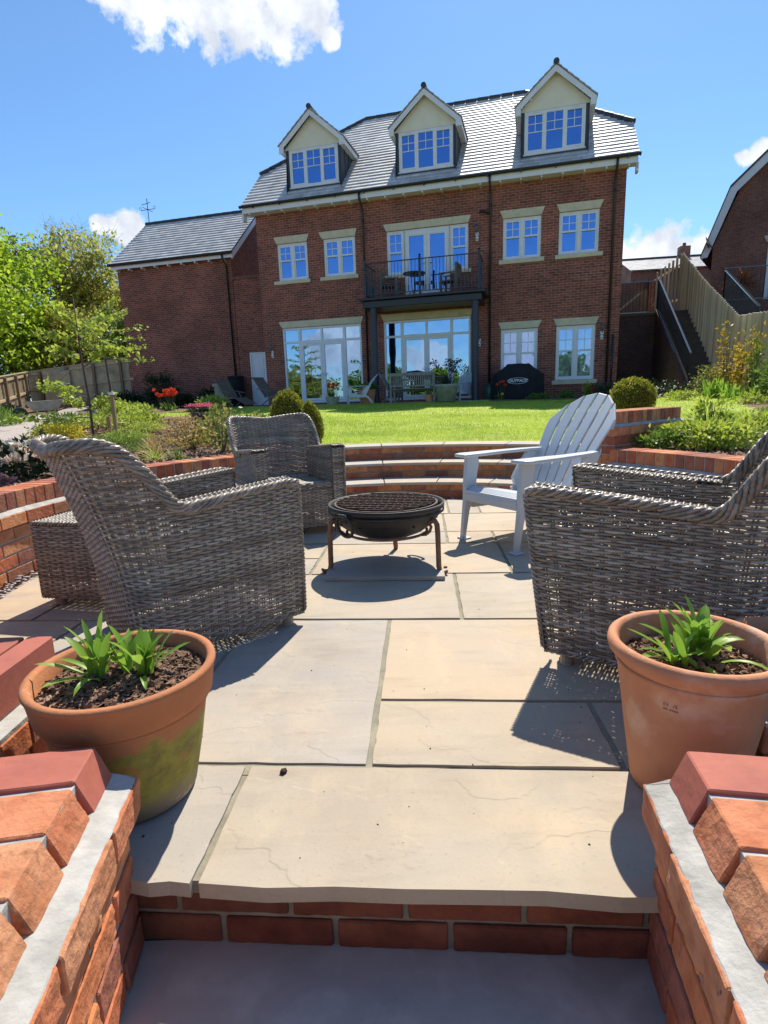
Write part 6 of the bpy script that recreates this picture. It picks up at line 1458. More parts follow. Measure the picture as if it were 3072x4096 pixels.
board_fence('board_fence', 'weathered timber panel fence closing the garden left of the brick wing', (-15.3, 25.0), (-10.55, 24.85), .85, 1.1, 2.5, 3.0, True, nposts=4, side=-1)
# gate in the back fence, timber retaining boards
t = thing('timber_gate', 'ledged and braced timber garden gate in the back fence', 'gate', (-14.55, 24.78, .86)); m = M()
for i in range(9): m.box(i * .13, 0, .02, i * .13 + .126, .02, 1.66 + .03 * 0)
m.build('boards', MT['fence'], t); m = M()
for z0 in (.08, .85, 1.5): m.box(.02, -.03, z0, 1.15, -.001, z0 + .10)
for (xa, za, xb, zb) in ((.1, .2, 1.05, .84), (.1, .97, 1.05, 1.49)): m.add([(xa, -.031, za), (xa + .12, -.031, za), (xb, -.031, zb), (xb - .12, -.031, zb), (xa, -.002, za), (xa + .12, -.002, za), (xb, -.002, zb), (xb - .12, -.002, zb)], [(0, 1, 2, 3), (7, 6, 5, 4), (0, 4, 5, 1), (1, 5, 6, 2), (2, 6, 7, 3), (3, 7, 4, 0)])
m.build('brace', MT['fence'], t); m = M(); m.box(1.05, -.05, 1.0, 1.13, -.03, 1.1); m.build('latch', MT['black'], t)
t = thing('sleeper_wall', 'low timber retaining boards below the back fence beside the brick wing', 'retaining wall', (-12.3, 23.9, .6)); m = M()
for i in range(5): m.box(0, 0, i * .13, 2.6, .05, i * .13 + .126)
m.build('boards', MT['fence'], t); 
for x in (0, .9, 1.8, 2.55): m = M(); m.box(x, -.06, 0, x + .09, -.001, .72); m.build('post', MT['fence_post'], t)

# wheelbarrow
t = thing('wheelbarrow', 'old pale metal wheelbarrow parked at the far end of the gravel path', 'wheelbarrow', (-8.35, 14.1, .655), rad(48)); m = M()
T_ = [(-.36, -.26, .44), (.40, -.28, .48), (.40, .28, .48), (-.36, .26, .44)]; B_ = [(-.22, -.17, .22), (.22, -.17, .22), (.22, .17, .22), (-.22, .17, .22)]
m.add(B_ + T_ + [(x * .96, y * .95, z - .004) for x, y, z in T_] + [(x * .95, y * .94, z + .012) for x, y, z in B_], [(0, 3, 2, 1)] + [(i, (i + 1) % 4, (i + 1) % 4 + 4, i + 4) for i in range(4)] + [(4 + i, 4 + (i + 1) % 4, 8 + (i + 1) % 4, 8 + i) for i in range(4)] + [(8 + i, 8 + (i + 1) % 4, 12 + (i + 1) % 4, 12 + i) for i in range(4)] + [(12, 13, 14, 15)])
m.tube([(*T_[i][:2], T_[i][2]) for i in (0, 1, 2, 3)] + [T_[0]], .014, 6); m.build('tray', MT['barrowtray'], t)
for s in (-1, 1):
    m = M(); m.tube([(-.55, .04 * s, .16), (-.2, .13 * s, .2), (.25, .2 * s, .22), (.72, .27 * s, .38)], .016, 6); m.tube([(.2, .19 * s, .22), (.28, .22 * s, .0)], .014, 6); m.tube([(.05, .17 * s, .21), (.28, .22 * s, .0)], .012, 6); h = m.build('frame', MT['black'], t); m = M(); m.tube([(.62, .255 * s, .345), (.76, .275 * s, .395)], .024, 8); m.build('grip', MT['rust'], h)
m = M(); X = Matrix.Translation((-.55, 0, .16)) @ Matrix.Rotation(PI / 2, 4, 'X'); m.lathe([(.11, -.03), (.155, -.028), (.165, 0), (.155, .028), (.11, .03)], 24, X); m.tube([(-.55, -.06, .16), (-.55, .06, .16)], .015, 6); m.build('wheel', MT['black'], t)
x, y = -6.35, 11.6; t = thing('metal_bucket', 'upturned galvanised bucket beside the gravel path', 'bucket', (x, y, float(gz(x, y)))); m = M(); m.lathe([(.15, 0), (.155, .02), (.12, .21), (.11, .22), (0, .22)], 24); MT['galv_pale'] = P('pale_galvanised', (.5, .52, .54), (.38, .4, .42), 6, .5, metal=.3); m.build('bucket_body', MT['galv_pale'], t, smooth=True)
x, y = -6.9, 12.6; t = thing('seed_tray', 'black plastic tray lying by the gravel path beyond the bucket', 'tray', (x, y, float(gz(x, y))), rad(20)); m = M(); m.box(-.2, -.14, 0, .2, .14, .02); [m.box(*b) for b in ((-.2, -.14, .02, .2, -.125, .1), (-.2, .125, .02, .2, .14, .1), (-.2, -.125, .02, -.185, .125, .1), (.185, -.125, .02, .2, .125, .1))]; m.build('tray_body', MT['black'], t)
# ================================================================ terrace furniture
def loc(u, n, z=GZ): return FP(u, n, z)
def wood_bench(label, u, n, rz_, w=1.36):
    x, y, z = loc(u, n); t = thing('garden_bench', label, 'bench', (x, y, z), YAW + rz_); h = w / 2
    for s in (-1, 1):
        for yy, hh in ((-.25, .62), (.22, .88)): m = M(); m.box(s * h - .03, yy - .03, 0, s * h + .03, yy + .03, hh); m.build('leg', MT['teak_pale'], t, bevel=.004)
        m = M(); m.box(s * h - .035, -.28, .62, s * h + .035, .2, .655); m.build('arm', MT['teak_pale'], t, bevel=.004)
    m = M(); [m.box(-h, -.26 + i * .1, .40, h, -.18 + i * .1, .425) for i in range(5)]; m.box(-h + .03, -.265, .33, h - .03, -.24, .40); m.build('seat', MT['teak_pale'], t)
    m = M(); m.box(-h, .20, .80, h, .245, .89); m.box(-h + .03, .205, .47, h - .03, .24, .52); [m.box(-h + .04 + i * (2 * h - .08) / 21, .215, .52, -h + .07 + i * (2 * h - .08) / 21, .235, .80) for i in range(22)]; m.build('backrest', MT['teak_pale'], t)
    return t
wood_bench('pale slatted timber bench under the balcony in front of the french doors', 5.84, 1.75, PI)
def lounger(label, u, n, rz_):
    x, y, z = loc(u, n); t = thing('steamer_chair', label, 'deck chair', (x, y, z), rz_, 'weathered teak steamer chairs'); W_ = .29
    m = M()
    for i in range(9): yy = -W_ + .03 + i * .0655; m.hexa([(-.12, yy - .02, .36), (-.12, yy + .02, .36), (-.14, yy + .02, .345), (-.14, yy - .02, .345), (-.62, yy - .02, 1.0), (-.62, yy + .02, 1.0), (-.64, yy + .02, .985), (-.64, yy - .02, .985)])
    for zz, xx in ((.37, -.14), (.99, -.635)): m.box(xx - .02, -W_, zz - .03, xx + .015, W_, zz + .03)
    m.build('backrest', MT['teak'], t); m = M(); [m.box(-.14 + i * .075, -W_, .33, -.08 + i * .075, W_, .35) for i in range(7)]; m.box(-.14, -W_ - .02, .30, .38, -W_ + .01, .345); m.box(-.14, W_ - .01, .30, .38, W_ + .02, .345); m.build('seat', MT['teak'], t)
    m = M()
    for i in range(8): yy = -W_ + .03 + i * .0745; m.hexa([(.36, yy - .02, .34), (.36, yy + .02, .34), (.37, yy + .02, .325), (.37, yy - .02, .325), (.95, yy - .02, .10), (.95, yy + .02, .10), (.96, yy + .02, .085), (.96, yy - .02, .085)])
    m.build('leg_rest', MT['teak'], t)
    for s in (-1, 1):
        yy = s * (W_ + .01)
        for (a, b, c, d) in ((-.35, 0, .30, .38), (.30, 0, -.10, .56)): m = M(); m.hexa([(a - .025, yy - .015, b), (a + .025, yy - .015, b), (a + .025, yy + .015, b), (a - .025, yy + .015, b), (c - .025, yy - .015, d), (c + .025, yy - .015, d), (c + .025, yy + .015, d), (c - .025, yy + .015, d)]); m.build('leg', MT['teak'], t)
        m = M(); m.hexa([(-.42, yy - .03, .60), (.22, yy - .03, .50), (.22, yy + .03, .50), (-.42, yy + .03, .60), (-.42, yy - .03, .625), (.22, yy - .03, .525), (.22, yy + .03, .525), (-.42, yy + .03, .625)]); m.build('arm', MT['teak'], t)
    return t
lounger('weathered steamer chair with raised leg rest in front of the white door', -1.1, .55, rad(-38))
lounger('darker steamer chair half hidden by the box ball, in front of the wall lamp', .55, .75, rad(-30))
t = thing('water_butt', 'black water butt standing at the foot of the wing downpipe', 'water butt', loc(-2.15, -1.55)); m = M(); m.lathe([(0, 0), (.26, 0), (.32, .4), (.30, 1.05), (.31, 1.1), (.33, 1.12), (.33, 1.2), (0, 1.24)], 28); m.build('butt_body', MT['tarp'], t, smooth=False)
t = thing('stone_planter', 'pale square pedestal planter left of the first steamer chair', 'planter', loc(-2.2, -.5), YAW); m = M(); MT['ped'] = P('aged_stone', (.42, .40, .30), (.28, .27, .2), 6, .9); m.box(-.2, -.2, .25, .2, .2, .78); m.box(-.25, -.25, .78, .25, .25, .9); m.box(-.24, -.24, .2, .24, .24, .27); m.build('pedestal', MT['ped'], t, bevel=.01)
t = thing('black_planter', 'low black round tub in front of the pale pedestal planter', 'planter', loc(-2.2, .1)); m = M(); m.lathe([(0, 0), (.26, 0), (.34, .28), (.36, .3), (.33, .3), (.3, .24), (0, .24)], 28); m.build('tub', MT['black'], t, smooth=True)
# bbq under its cover
x, y, z = loc(8.95, .62); t = thing('covered_barbecue', 'barbecue under a black fabric cover with white oval lettering', 'barbecue', (x, y, z), YAW)
m = M(); rings = []
prof = [(-.02, .80, .32), (.35, .79, .32), (.72, .78, .31), (.80, .70, .30), (.95, .46, .25), (1.04, .36, .22), (1.06, .34, .20)]
nn2 = 44
for zz, a, b in prof:
    rings.append([(a * math.copysign(abs(math.cos(q)) ** .35, math.cos(q)) * (1 + .012 * math.sin(q * 9 + zz * 5)), b * math.copysign(abs(math.sin(q)) ** .5, math.sin(q)) * (1 + .03 * math.sin(q * 11)), zz + .01 * math.sin(q * 7)) for q in [2 * PI * i / nn2 for i in range(nn2)]])
vs = [p for r in rings for p in r]; m.add(vs, [(k * nn2 + i, k * nn2 + (i + 1) % nn2, (k + 1) * nn2 + (i + 1) % nn2, (k + 1) * nn2 + i) for k in range(len(prof) - 1) for i in range(nn2)] + [tuple(range((len(prof) - 1) * nn2, len(prof) * nn2))]); m.build('cover', MT['tarp'], t, smooth=True)
m = M(); yl = -.345; 
m.tube([(.31 * math.cos(q), yl, .545 + .09 * math.sin(q)) for q in [i * PI / 24 for i in range(49)]], .006, 5, False); lg = m.build('logo_oval', MT['white'], t)
cu = bpy.data.curves.new('lettering', 'FONT'); cu.body = 'OUTBACK'; cu.size = .122; cu.extrude = .002; cu.align_x = 'CENTER'; cu.align_y = 'CENTER'; cu.shear = .25; cu.offset = .004
tx = bpy.data.objects.new('lettering_tmp', cu); COL.objects.link(tx); dg = bpy.context.evaluated_depsgraph_get(); me = bpy.data.meshes.new_from_object(tx.evaluated_get(dg)); COL.objects.unlink(tx); bpy.data.objects.remove(tx)
le = bpy.data.objects.new('lettering', me); COL.objects.link(le); me.materials.clear(); me.materials.append(MT['white']); le.parent = t; le.location = (0, yl, .545); le.rotation_euler = (PI / 2, 0, 0)
x, y, z = loc(8.05, .55); t = thing('gas_bottle', 'dark green gas bottle left of the covered barbecue', 'gas bottle', (x, y, z)); m = M(); m.lathe([(0, 0), (.13, 0), (.15, .03), (.155, .36), (.13, .43), (.06, .47), (.06, .52), (0, .52)], 24); MT['gas'] = P('green_enamel', (.03, .09, .07), (.02, .06, .05), 5, .4); m.build('bottle_body', MT['gas'], t, smooth=True)
fl = [(-.1, 0, .44), (.0, .02, .5), (.08, -.02, .52), (.15, .03, .42)]
x, y, z = loc(8.45, 1.25); strap_clump('tulip_clump', 'few red tulips in front of the left end of the barbecue', x, y, 18, .3, .03, 'l_mid', spread=.12, z=z - .03, flowers=('f_red', fl, .07))
x, y, z = loc(8.5, 1.5); strap_clump('tulip_clump', 'single low yellow tulip below the red ones by the barbecue', x, y, 8, .14, .03, 'l_mid', spread=.05, z=z - .05, flowers=('l_yellow', [(0.02, 0, .17)], .07))
for u, n, r_, h_, mt_, lb in ((9.6, 1.2, .3, .16, 'l_mid', 'low green plants in front of the barbecue'), (10.4, 1.0, .25, .22, 'l_mid', 'leafy tuft right of the barbecue cover'), (11.0, 1.3, .12, .38, 'l_lime', 'upright lime plant below the lower right window'), (12.0, .7, .35, .2, 'l_mid', 'low plant at the right corner of the house')):
    x, y, z = loc(u, n); bush('border_plant', lb, x, y, r_, h_, 700, .07, mt_, z=z - .05)
# big planter with a corkscrew shrub, small pot, tulip pot, terracotta tub by the column
x, y, z = loc(6.9, 2.0); t = thing('stone_planter', 'large weathered round planter with a twisted leafy shrub under the balcony', 'planter', (x, y, z)); m = M(); m.lathe([(0, 0), (.26, 0), (.34, .42), (.37, .44), (.37, .5), (.32, .5), (.3, .42), (0, .42)], 28); m.build('planter_body', MT['ped'], t, smooth=True)
x2, y2 = x, y; t = thing('corkscrew_shrub', 'twisting small tree with sparse leaves growing in the large planter', 'shrub', (x, y, z + .45)); m = M(); tips = []; r = random.Random(4)
for i in range(9):
    a = r.uniform(0, 6.28); p_ = Vector((0, 0, 0)); P_ = [tuple(p_)]; 
    for k in range(9): p_ = p_ + Vector((math.cos(a) * .055 + .06 * math.sin(k * 1.9 + i), math.sin(a) * .04, .13 - .012 * k)); P_.append(tuple(p_)); tips += [tuple(p_)] if k > 2 else []
    m.tube(P_, [.012 * (1 - .09 * k) for k in range(10)], 5)
m.build('trunk', MT['trunk'], t); T = np.array(tips); T = np.repeat(T, 5, 0) + rng.normal(0, .05, (len(T) * 5, 3)); leaf_mesh('crown', T, .075, MT['l_dark'], t, .55, -.2)
strap_clump('spiky_plant', 'tuft of spiky dark leaves round the foot of the corkscrew shrub', x, y, 60, .42, .02, 'l_dark', spread=.2, z=z + .42)
x, y, z = loc(6.35, 1.9); t = thing('terracotta_pot', 'small terracotta pot left of the large planter', 'plant pot', (x, y, z)); m = M(); m.lathe([(0, 0), (.1, 0), (.14, .2), (.15, .22), (.13, .22), (0, .18)], 24); m.build('pot_body', MT['terracotta'], t); strap_clump('leafy_plant', 'green leafy plant in the small pot beside the large planter', x, y, 26, .25, .03, 'l_mid', z=z + .18, spread=.08)
x, y, z = loc(3.35, 2.3); t = thing('terracotta_pot', 'pot of tulips left of the far grey chair', 'plant pot', (x, y, z - .01)); m = M(); m.lathe([(0, 0), (.16, 0), (.22, .22), (.23, .26), (.2, .26), (0, .2)], 24); m.build('pot_body', MT['ped'], t); fl = [(rng.uniform(-.12, .22), rng.uniform(-.12, .12), rng.uniform(.28, .45)) for _ in range(11)]
strap_clump('tulip_clump', 'orange-red tulips growing in the pot beside the far grey chair', x, y, 36, .26, .03, 'l_mid', z=z + .2, spread=.12, flowers=('f_red', fl, .06))
x, y, z = loc(4.25, 1.5); t = thing('terracotta_tub', 'terracotta tub of greenery left of the black column', 'plant pot', (x, y, z)); m = M(); m.lathe([(0, 0), (.22, 0), (.28, .42), (.3, .45), (.27, .45), (0, .38)], 28); m.build('pot_body', MT['terracotta'], t)
bush('leafy_plant', 'dark green plant filling the terracotta tub by the column', x, y, .28, .22, 700, .06, 'l_mid', z=z + .4, cat='plant')
# dining table, folded parasol, side chairs
x, y, z = loc(5.9, .95); t = thing('dining_table', 'dark garden table behind the bench', 'table', (x, y, z), YAW); m = M(); m.box(-.75, -.3, .70, .75, .3, .73); m.build('table_top', MT['teak'], t, bevel=.005)
for sx in (-.68, .68):
    for sy in (-.24, .24): m = M(); m.box(sx - .03, sy - .03, 0, sx + .03, sy + .03, .70); m.build('leg', MT['teak'], t)
t = thing('parasol', 'folded dark blue parasol lying on the garden table', 'parasol', (x, y, z + .73), YAW); m = M(); m.tube([(-.45, 0, .06), (-.42, 0, .13), (-.1, 0, .14), (.2, 0, .10), (.45, 0, .06)], [.02, .12, .13, .09, .03], 12); m.build('canopy', MT['canvas_blue'], t, smooth=True); m = M(); m.tube([(.4, 0, .06), (.78, 0, .03)], .02, 8); m.build('pole', MT['stake'], t)
for u, rzz, lb in ((4.92, rad(0), 'folding slatted timber chair at the left end of the garden table'),):
    x, y, z = loc(u, 1.1); t = thing('folding_chair', lb, 'chair', (x, y, z), YAW + rzz); m = M()
    m.build('seat_frame', MT['teak_pale'], t) if False else None
    m = M(); m.box(-.2, -.2, .42, .2, .2, .44); m.build('seat', MT['teak_pale'], t)
    for s in (-1, 1):
        m = M(); m.hexa([(.18, s * .2 - .012, 0), (.22, s * .2 - .012, 0), (.22, s * .2 + .012, 0), (.18, s * .2 + .012, 0), (-.32, s * .2 - .012, .92), (-.28, s * .2 - .012, .92), (-.28, s * .2 + .012, .92), (-.32, s * .2 + .012, .92)]); m.build('leg', MT['teak_pale'], t)
        m = M(); m.hexa([(-.26, s * .18 - .012, 0), (-.22, s * .18 - .012, 0), (-.22, s * .18 + .012, 0), (-.26, s * .18 + .012, 0), (.16, s * .18 - .012, .42), (.2, s * .18 - .012, .42), (.2, s * .18 + .012, .42), (.16, s * .18 + .012, .42)]); m.build('leg', MT['teak_pale'], t)
    m = M(); [m.hexa([(-.10 - .0, -.18 + i * .08, .52), (-.08, -.18 + i * .08, .52), (-.08, -.14 + i * .08, .52), (-.10, -.14 + i * .08, .52), (-.31, -.18 + i * .08, .9), (-.29, -.18 + i * .08, .9), (-.29, -.14 + i * .08, .9), (-.31, -.14 + i * .08, .9)]) for i in range(5)]; m.build('backrest', MT['teak_pale'], t)

# balcony furniture
ZB = BZ - .008
x, y, _ = FP(5.72, .75); t = thing('bistro_table', 'round dark metal table on the balcony', 'table', (x, y, ZB), YAW); m = M(); m.tube([(0, 0, .70), (0, 0, .725)], .36, 28); m.build('table_top', MT['black'], t); m = M(); m.tube([(0, 0, .1), (0, 0, .7)], .02, 8); m.build('pillar', MT['black'], t)
for k in range(3): a = k * 2 * PI / 3; m = M(); m.tube([(.0, 0, .22), (.1 * math.cos(a), .1 * math.sin(a), .2), (.24 * math.cos(a), .24 * math.sin(a), .08), (.28 * math.cos(a), .28 * math.sin(a), .0)], .012, 6); m.build('leg', MT['black'], t)
def armchair_wood(label, u, n, rz_):
    x, y, _ = FP(u, n); t = thing('timber_armchair', label, 'chair', (x, y, ZB), YAW + rz_, 'timber armchairs on the balcony')
    for sx, hh in ((.24, .62), (-.24, .90)):
        for s in (-1, 1): m = M(); m.box(sx - .03, s * .26 - .03, 0, sx + .03, s * .26 + .03, hh); m.build('leg', MT['teak'], t)
    for s in (-1, 1): m = M(); m.box(-.24, s * .26 - .035, .62, .30, s * .26 + .035, .65); m.build('arm', MT['teak'], t)
    m = M(); [m.box(-.24 + i * .1, -.26, .40, -.16 + i * .1, .26, .42) for i in range(5)]; m.box(.215, -.23, .33, .24, .23, .4); m.build('seat', MT['teak'], t)
    m = M(); m.box(-.26, -.26, .82, -.22, .26, .92); m.box(-.255, -.23, .46, -.225, .23, .5); [m.box(-.25, -.21 + i * .085, .5, -.23, -.17 + i * .085, .82) for i in range(5)]; m.build('backrest', MT['teak'], t)
armchair_wood('timber armchair at the left end of the balcony', 4.85, .55, rad(10)); armchair_wood('timber armchair at the right end of the balcony', 6.85, .6, rad(172))

# ================================================================ stairs and boundary on the right
stx0, sty0 = 8.72, 16.0; sd = Vector((.25, .968, 0)).normalized(); sn = Vector((sd.y, -sd.x, 0))
t = thing('stone_stairs', 'long flight of dark stone stairs climbing beside the paling fence', 'stairs', (stx0, sty0, 0)); m = M()
for i in range(16):
    s0, s1 = i * .27, 4.9; z1 = .76 + (i + 1) * .17; a = sd * s0 + sn * .0; b = sd * (s0 + .275); c = sn * 1.05
    m.hexa([(*(a)[:2], .3), (*(a + c)[:2], .3), (*(b + c)[:2], .3), (*(b)[:2], .3), (*(a)[:2], z1), (*(a + c)[:2], z1), (*(b + c)[:2], z1), (*(b)[:2], z1)])
    a2 = a - sd * .025
    m.hexa([(*(a2 - sn * .01)[:2], z1 + .002), (*(a2 + c + sn * .0)[:2], z1 + .002), (*(b + c)[:2], z1 + .002), (*(b - sn * .01)[:2], z1 + .002), (*(a2 - sn * .01)[:2], z1 + .03), (*(a2 + c)[:2], z1 + .03), (*(b + c)[:2], z1 + .03), (*(b - sn * .01)[:2], z1 + .03)])
MT['darkstone'] = P('dark_step_stone', (.13, .095, .07), (.08, .06, .048), 5, .9, 40, .003); m.build('steps', MT['darkstone'], t)
P3 = lambda s, q, z: (stx0 + sd.x * s + sn.x * q, sty0 + sd.y * s + sn.y * q, z)
zs_ = lambda s: .76 + .17 + s / .27 * .17
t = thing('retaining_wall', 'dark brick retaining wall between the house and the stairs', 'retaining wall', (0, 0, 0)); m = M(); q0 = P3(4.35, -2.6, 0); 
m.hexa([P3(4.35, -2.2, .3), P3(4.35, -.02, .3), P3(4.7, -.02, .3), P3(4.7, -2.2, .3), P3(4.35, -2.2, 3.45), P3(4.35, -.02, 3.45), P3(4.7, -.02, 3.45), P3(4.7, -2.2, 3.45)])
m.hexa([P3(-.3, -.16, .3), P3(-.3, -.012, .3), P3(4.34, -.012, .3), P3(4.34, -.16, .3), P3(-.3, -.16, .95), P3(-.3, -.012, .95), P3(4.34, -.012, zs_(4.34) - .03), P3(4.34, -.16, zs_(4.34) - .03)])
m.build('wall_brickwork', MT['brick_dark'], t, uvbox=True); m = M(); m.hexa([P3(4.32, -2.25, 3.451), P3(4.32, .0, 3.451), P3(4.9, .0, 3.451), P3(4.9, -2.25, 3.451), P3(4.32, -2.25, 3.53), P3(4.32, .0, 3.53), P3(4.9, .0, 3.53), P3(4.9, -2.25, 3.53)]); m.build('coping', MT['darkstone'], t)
t = thing('boundary_wall', 'sunlit topped brick boundary wall above the landing behind the bars', 'wall', (0, 0, 0)); m = M(); m.hexa([P3(6.3, -3.4, 2.5), P3(6.3, .35, 2.5), P3(6.55, .35, 2.5), P3(6.55, -3.4, 2.5), P3(6.3, -3.4, 4.9), P3(6.3, .35, 4.9), P3(6.55, .35, 4.9), P3(6.55, -3.4, 4.9)]); m.hexa([P3(6.0, -.1, 3.0), P3(6.0, .3, 3.0), P3(6.28, .3, 3.0), P3(6.28, -.1, 3.0), P3(6.0, -.1, 5.0), P3(6.0, .3, 5.0), P3(6.28, .3, 5.0), P3(6.28, -.1, 5.0)]); m.build('wall_brickwork', MT['brick_far'], t, uvbox=True)
t = thing('landing_fence', 'brown timber panel with a diagonal brace seen through the landing bars', 'fence', (0, 0, 0)); m = M()
for i in range(14): m.hexa([P3(5.6, -2.3 + i * .15, 3.5), P3(5.6, -2.16 + i * .15, 3.5), P3(5.62, -2.16 + i * .15, 3.5), P3(5.62, -2.3 + i * .15, 3.5), P3(5.6, -2.3 + i * .15, 4.5), P3(5.6, -2.16 + i * .15, 4.5), P3(5.62, -2.16 + i * .15, 4.5), P3(5.62, -2.3 + i * .15, 4.5)])
m.build('boards', MT['fence_post'], t); m = M(); m.hexa([P3(5.57, -1.5, 3.6), P3(5.57, -1.4, 3.6), P3(5.595, -1.4, 3.6), P3(5.595, -1.5, 3.6), P3(5.57, -.5, 4.4), P3(5.57, -.4, 4.4), P3(5.595, -.4, 4.4), P3(5.595, -.5, 4.4)]); m.build('brace', MT['fence_grey'], t)
# railings
MT['rail'] = P('dark_glossy_rail', (.02, .022, .028), (.03, .032, .04), 5, .16, spec=1.0)
def bar_rail(name, label, p0, p1, z0a, z0b, h, n, wid=.055):
    t = thing(name, label, 'railing', p0 + (z0a,)); d = Vector((p1[0] - p0[0], p1[1] - p0[1], z0b - z0a)); L_ = d.length; m = M(); sdv = Vector((d.y, -d.x, 0)).normalized() * wid / 2
    for zz, th in ((h, .03), (.0, .025)):
        a = Vector((0, 0, zz)); b = a + d; m.hexa([tuple(a - sdv), tuple(b - sdv), tuple(b + sdv), tuple(a + sdv), tuple(a - sdv + Vector((0, 0, th))), tuple(b - sdv + Vector((0, 0, th))), tuple(b + sdv + Vector((0, 0, th))), tuple(a + sdv + Vector((0, 0, th)))])
    m.build('handrail', MT['rail'], t); m = M()
    for i in range(n + 1): p_ = d * (i / n); m.tube([tuple(p_), tuple(p_ + Vector((0, 0, h)))], .009 if i not in (0, n) else .03, 5)
    m.build('bars', MT['black'], t); return t
a = P3(-.25, -.09, 0); b = P3(4.3, -.09, 0)
bar_rail('stair_railing', 'black bar railing with gleaming handrail running up the left side of the stairs', a[:2], b[:2], .92, zs_(4.3) + .0, .92, 52)
a = P3(4.42, -2.15, 0); b = P3(4.42, -.1, 0)
bar_rail('landing_railing', 'short level bar railing on the landing next to the house corner', a[:2], b[:2], 3.56, 3.56, 1.0, 18)
# plants at the foot of the stairs and fence
def atp(s, q): return P3(s, q, 0)[:2]
for (x, y), r_, h_, mt_, lf, lb, fl in ((atp(-.6, -2.0), .7, .55, 'l_dark', .08, 'dark rose bush left of the stairs in front of the dark wall', ('f_red', 2, .07, 'flower')), (atp(-.8, -.9), .45, .5, 'l_dark', .07, 'dark leafy shrub with pale leaf tips beside the railing foot', ('f_white', 8, .03, 'flowers')), (atp(-.6, .25), .40, .75, 'l_rose', .08, 'glossy shrub at the foot of the stairs', None), (atp(-.7, .75), .3, .75, 'l_gold', .09, 'red and gold leafed shrub right of the stair foot', None),
    ((8.9, 14.6), .28, 1.75, 'l_gold', .10, 'tall golden leafed climber on the paling fence nearest the stairs', None), ((8.75, 13.8), .24, 1.25, 'l_gold', .10, 'middle golden climber on the paling fence', None), ((8.6, 13.2), .32, 1.65, 'l_gold', .10, 'right golden and red tipped climber on the paling fence', None), ((8.15, 12.3), .2, 1.2, 'l_mid', .08, 'thin green climber on wires at the right of the fence', None), ((8.1, 11.4), .4, .7, 'l_mid', .1, 'green shrub at the right edge against the fence', None)):
    bush('climbing_shrub' if h_ > 1.1 else 'border_shrub', lb, x, y, r_, h_, 330 if h_ > 1.1 else 700, lf, mt_, stems=7, flowers=fl, clumps=20, sd=.2, z=.66)
for (x, y), n_, L_, w_, lb in (((8.2, 13.9), 90, .55, .03, 'dense clump of upright green strap leaves at the fence foot'), ((7.95, 12.9), 30, .4, .04, 'smaller iris clump right of the dense strap clump'), ((7.75, 12.3), 26, .38, .04, 'iris clump with orange tips near the lawn edge'), ((7.8, 11.6), 40, .4, .035, 'lime green clump at the right lawn edge')):
    strap_clump('iris_clump', lb, x, y, n_, L_, w_, 'l_strap', lean=(.03, .5), spread=.22, z=.64)
for k, (x, y, r_, lb) in enumerate(((7.1, 13.4, .35, 'low pale plants edging the lawn below the stairs'), (7.3, 11.0, .35, 'small leafy plant on the bare soil at the right edge'))): bush('border_plant', lb, x, y, r_, .2, 500, .07, 'l_lime')

# ================================================================ neighbours
# terrace ground behind the right fence
m = M(); m.hexa([(10.6, 14.0, -.5), (30, 14.0, -.5), (30, 60, -.5), (11.5, 60, -.5), (10.6, 14.0, 1.0), (30, 14.0, 1.0), (30, 60, 5.0), (11.5, 60, 5.0)]); m = M()
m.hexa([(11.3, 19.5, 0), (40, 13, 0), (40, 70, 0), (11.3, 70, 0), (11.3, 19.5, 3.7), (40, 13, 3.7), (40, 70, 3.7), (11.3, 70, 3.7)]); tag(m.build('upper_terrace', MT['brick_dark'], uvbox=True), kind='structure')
nb2 = thing('neighbour_house', 'brick gable end of the neighbouring house at the right edge with white barge boards', 'house', (12.75, 22.5, 3.7), rad(-37))
m = M(); kz = 8.0 - 3.7; ez = 6.0 - 3.7
gp = [(0, 0), (9, 0), (9, ez), (7.7, kz), (4.5, 7.0), (.55, kz), (.0, ez)]
m.prism([(0, 0), (9, 0), (9, 2.4), (8.3, 4.3), (4.5, 7.6), (.75, 4.3), (.0, 2.4)], 0, 9); m.build('wall', MT['brick_far'], nb2, uvbox=True)
m = M(); bp2 = [(-.35, 2.0), (.45, 4.25), (4.5, 7.85), (8.55, 4.25), (9.35, 2.0)]; ins = [(-.12, 2.0), (.66, 4.1), (4.5, 7.5), (8.35, 4.1), (9.1, 2.0)]
for i in range(4): m.add([(bp2[i][0], -.32, bp2[i][1]), (bp2[i + 1][0], -.32, bp2[i + 1][1]), (ins[i + 1][0], -.32, ins[i + 1][1]), (ins[i][0], -.32, ins[i][1]), (bp2[i][0], -.29, bp2[i][1]), (bp2[i + 1][0], -.29, bp2[i + 1][1]), (ins[i + 1][0], -.29, ins[i + 1][1]), (ins[i][0], -.29, ins[i][1])], [(3, 2, 1, 0), (4, 5, 6, 7), (0, 1, 5, 4), (2, 3, 7, 6)])
for i in range(4): m.add([(bp2[i][0] + .03, -.29, bp2[i][1] - .02), (bp2[i + 1][0], -.29, bp2[i + 1][1] - .02), (bp2[i + 1][0], .0, bp2[i + 1][1] - .02), (bp2[i][0] + .03, .0, bp2[i][1] - .02)], [(0, 1, 2, 3)])
m.build('bargeboard', MT['white'], nb2); m = M()
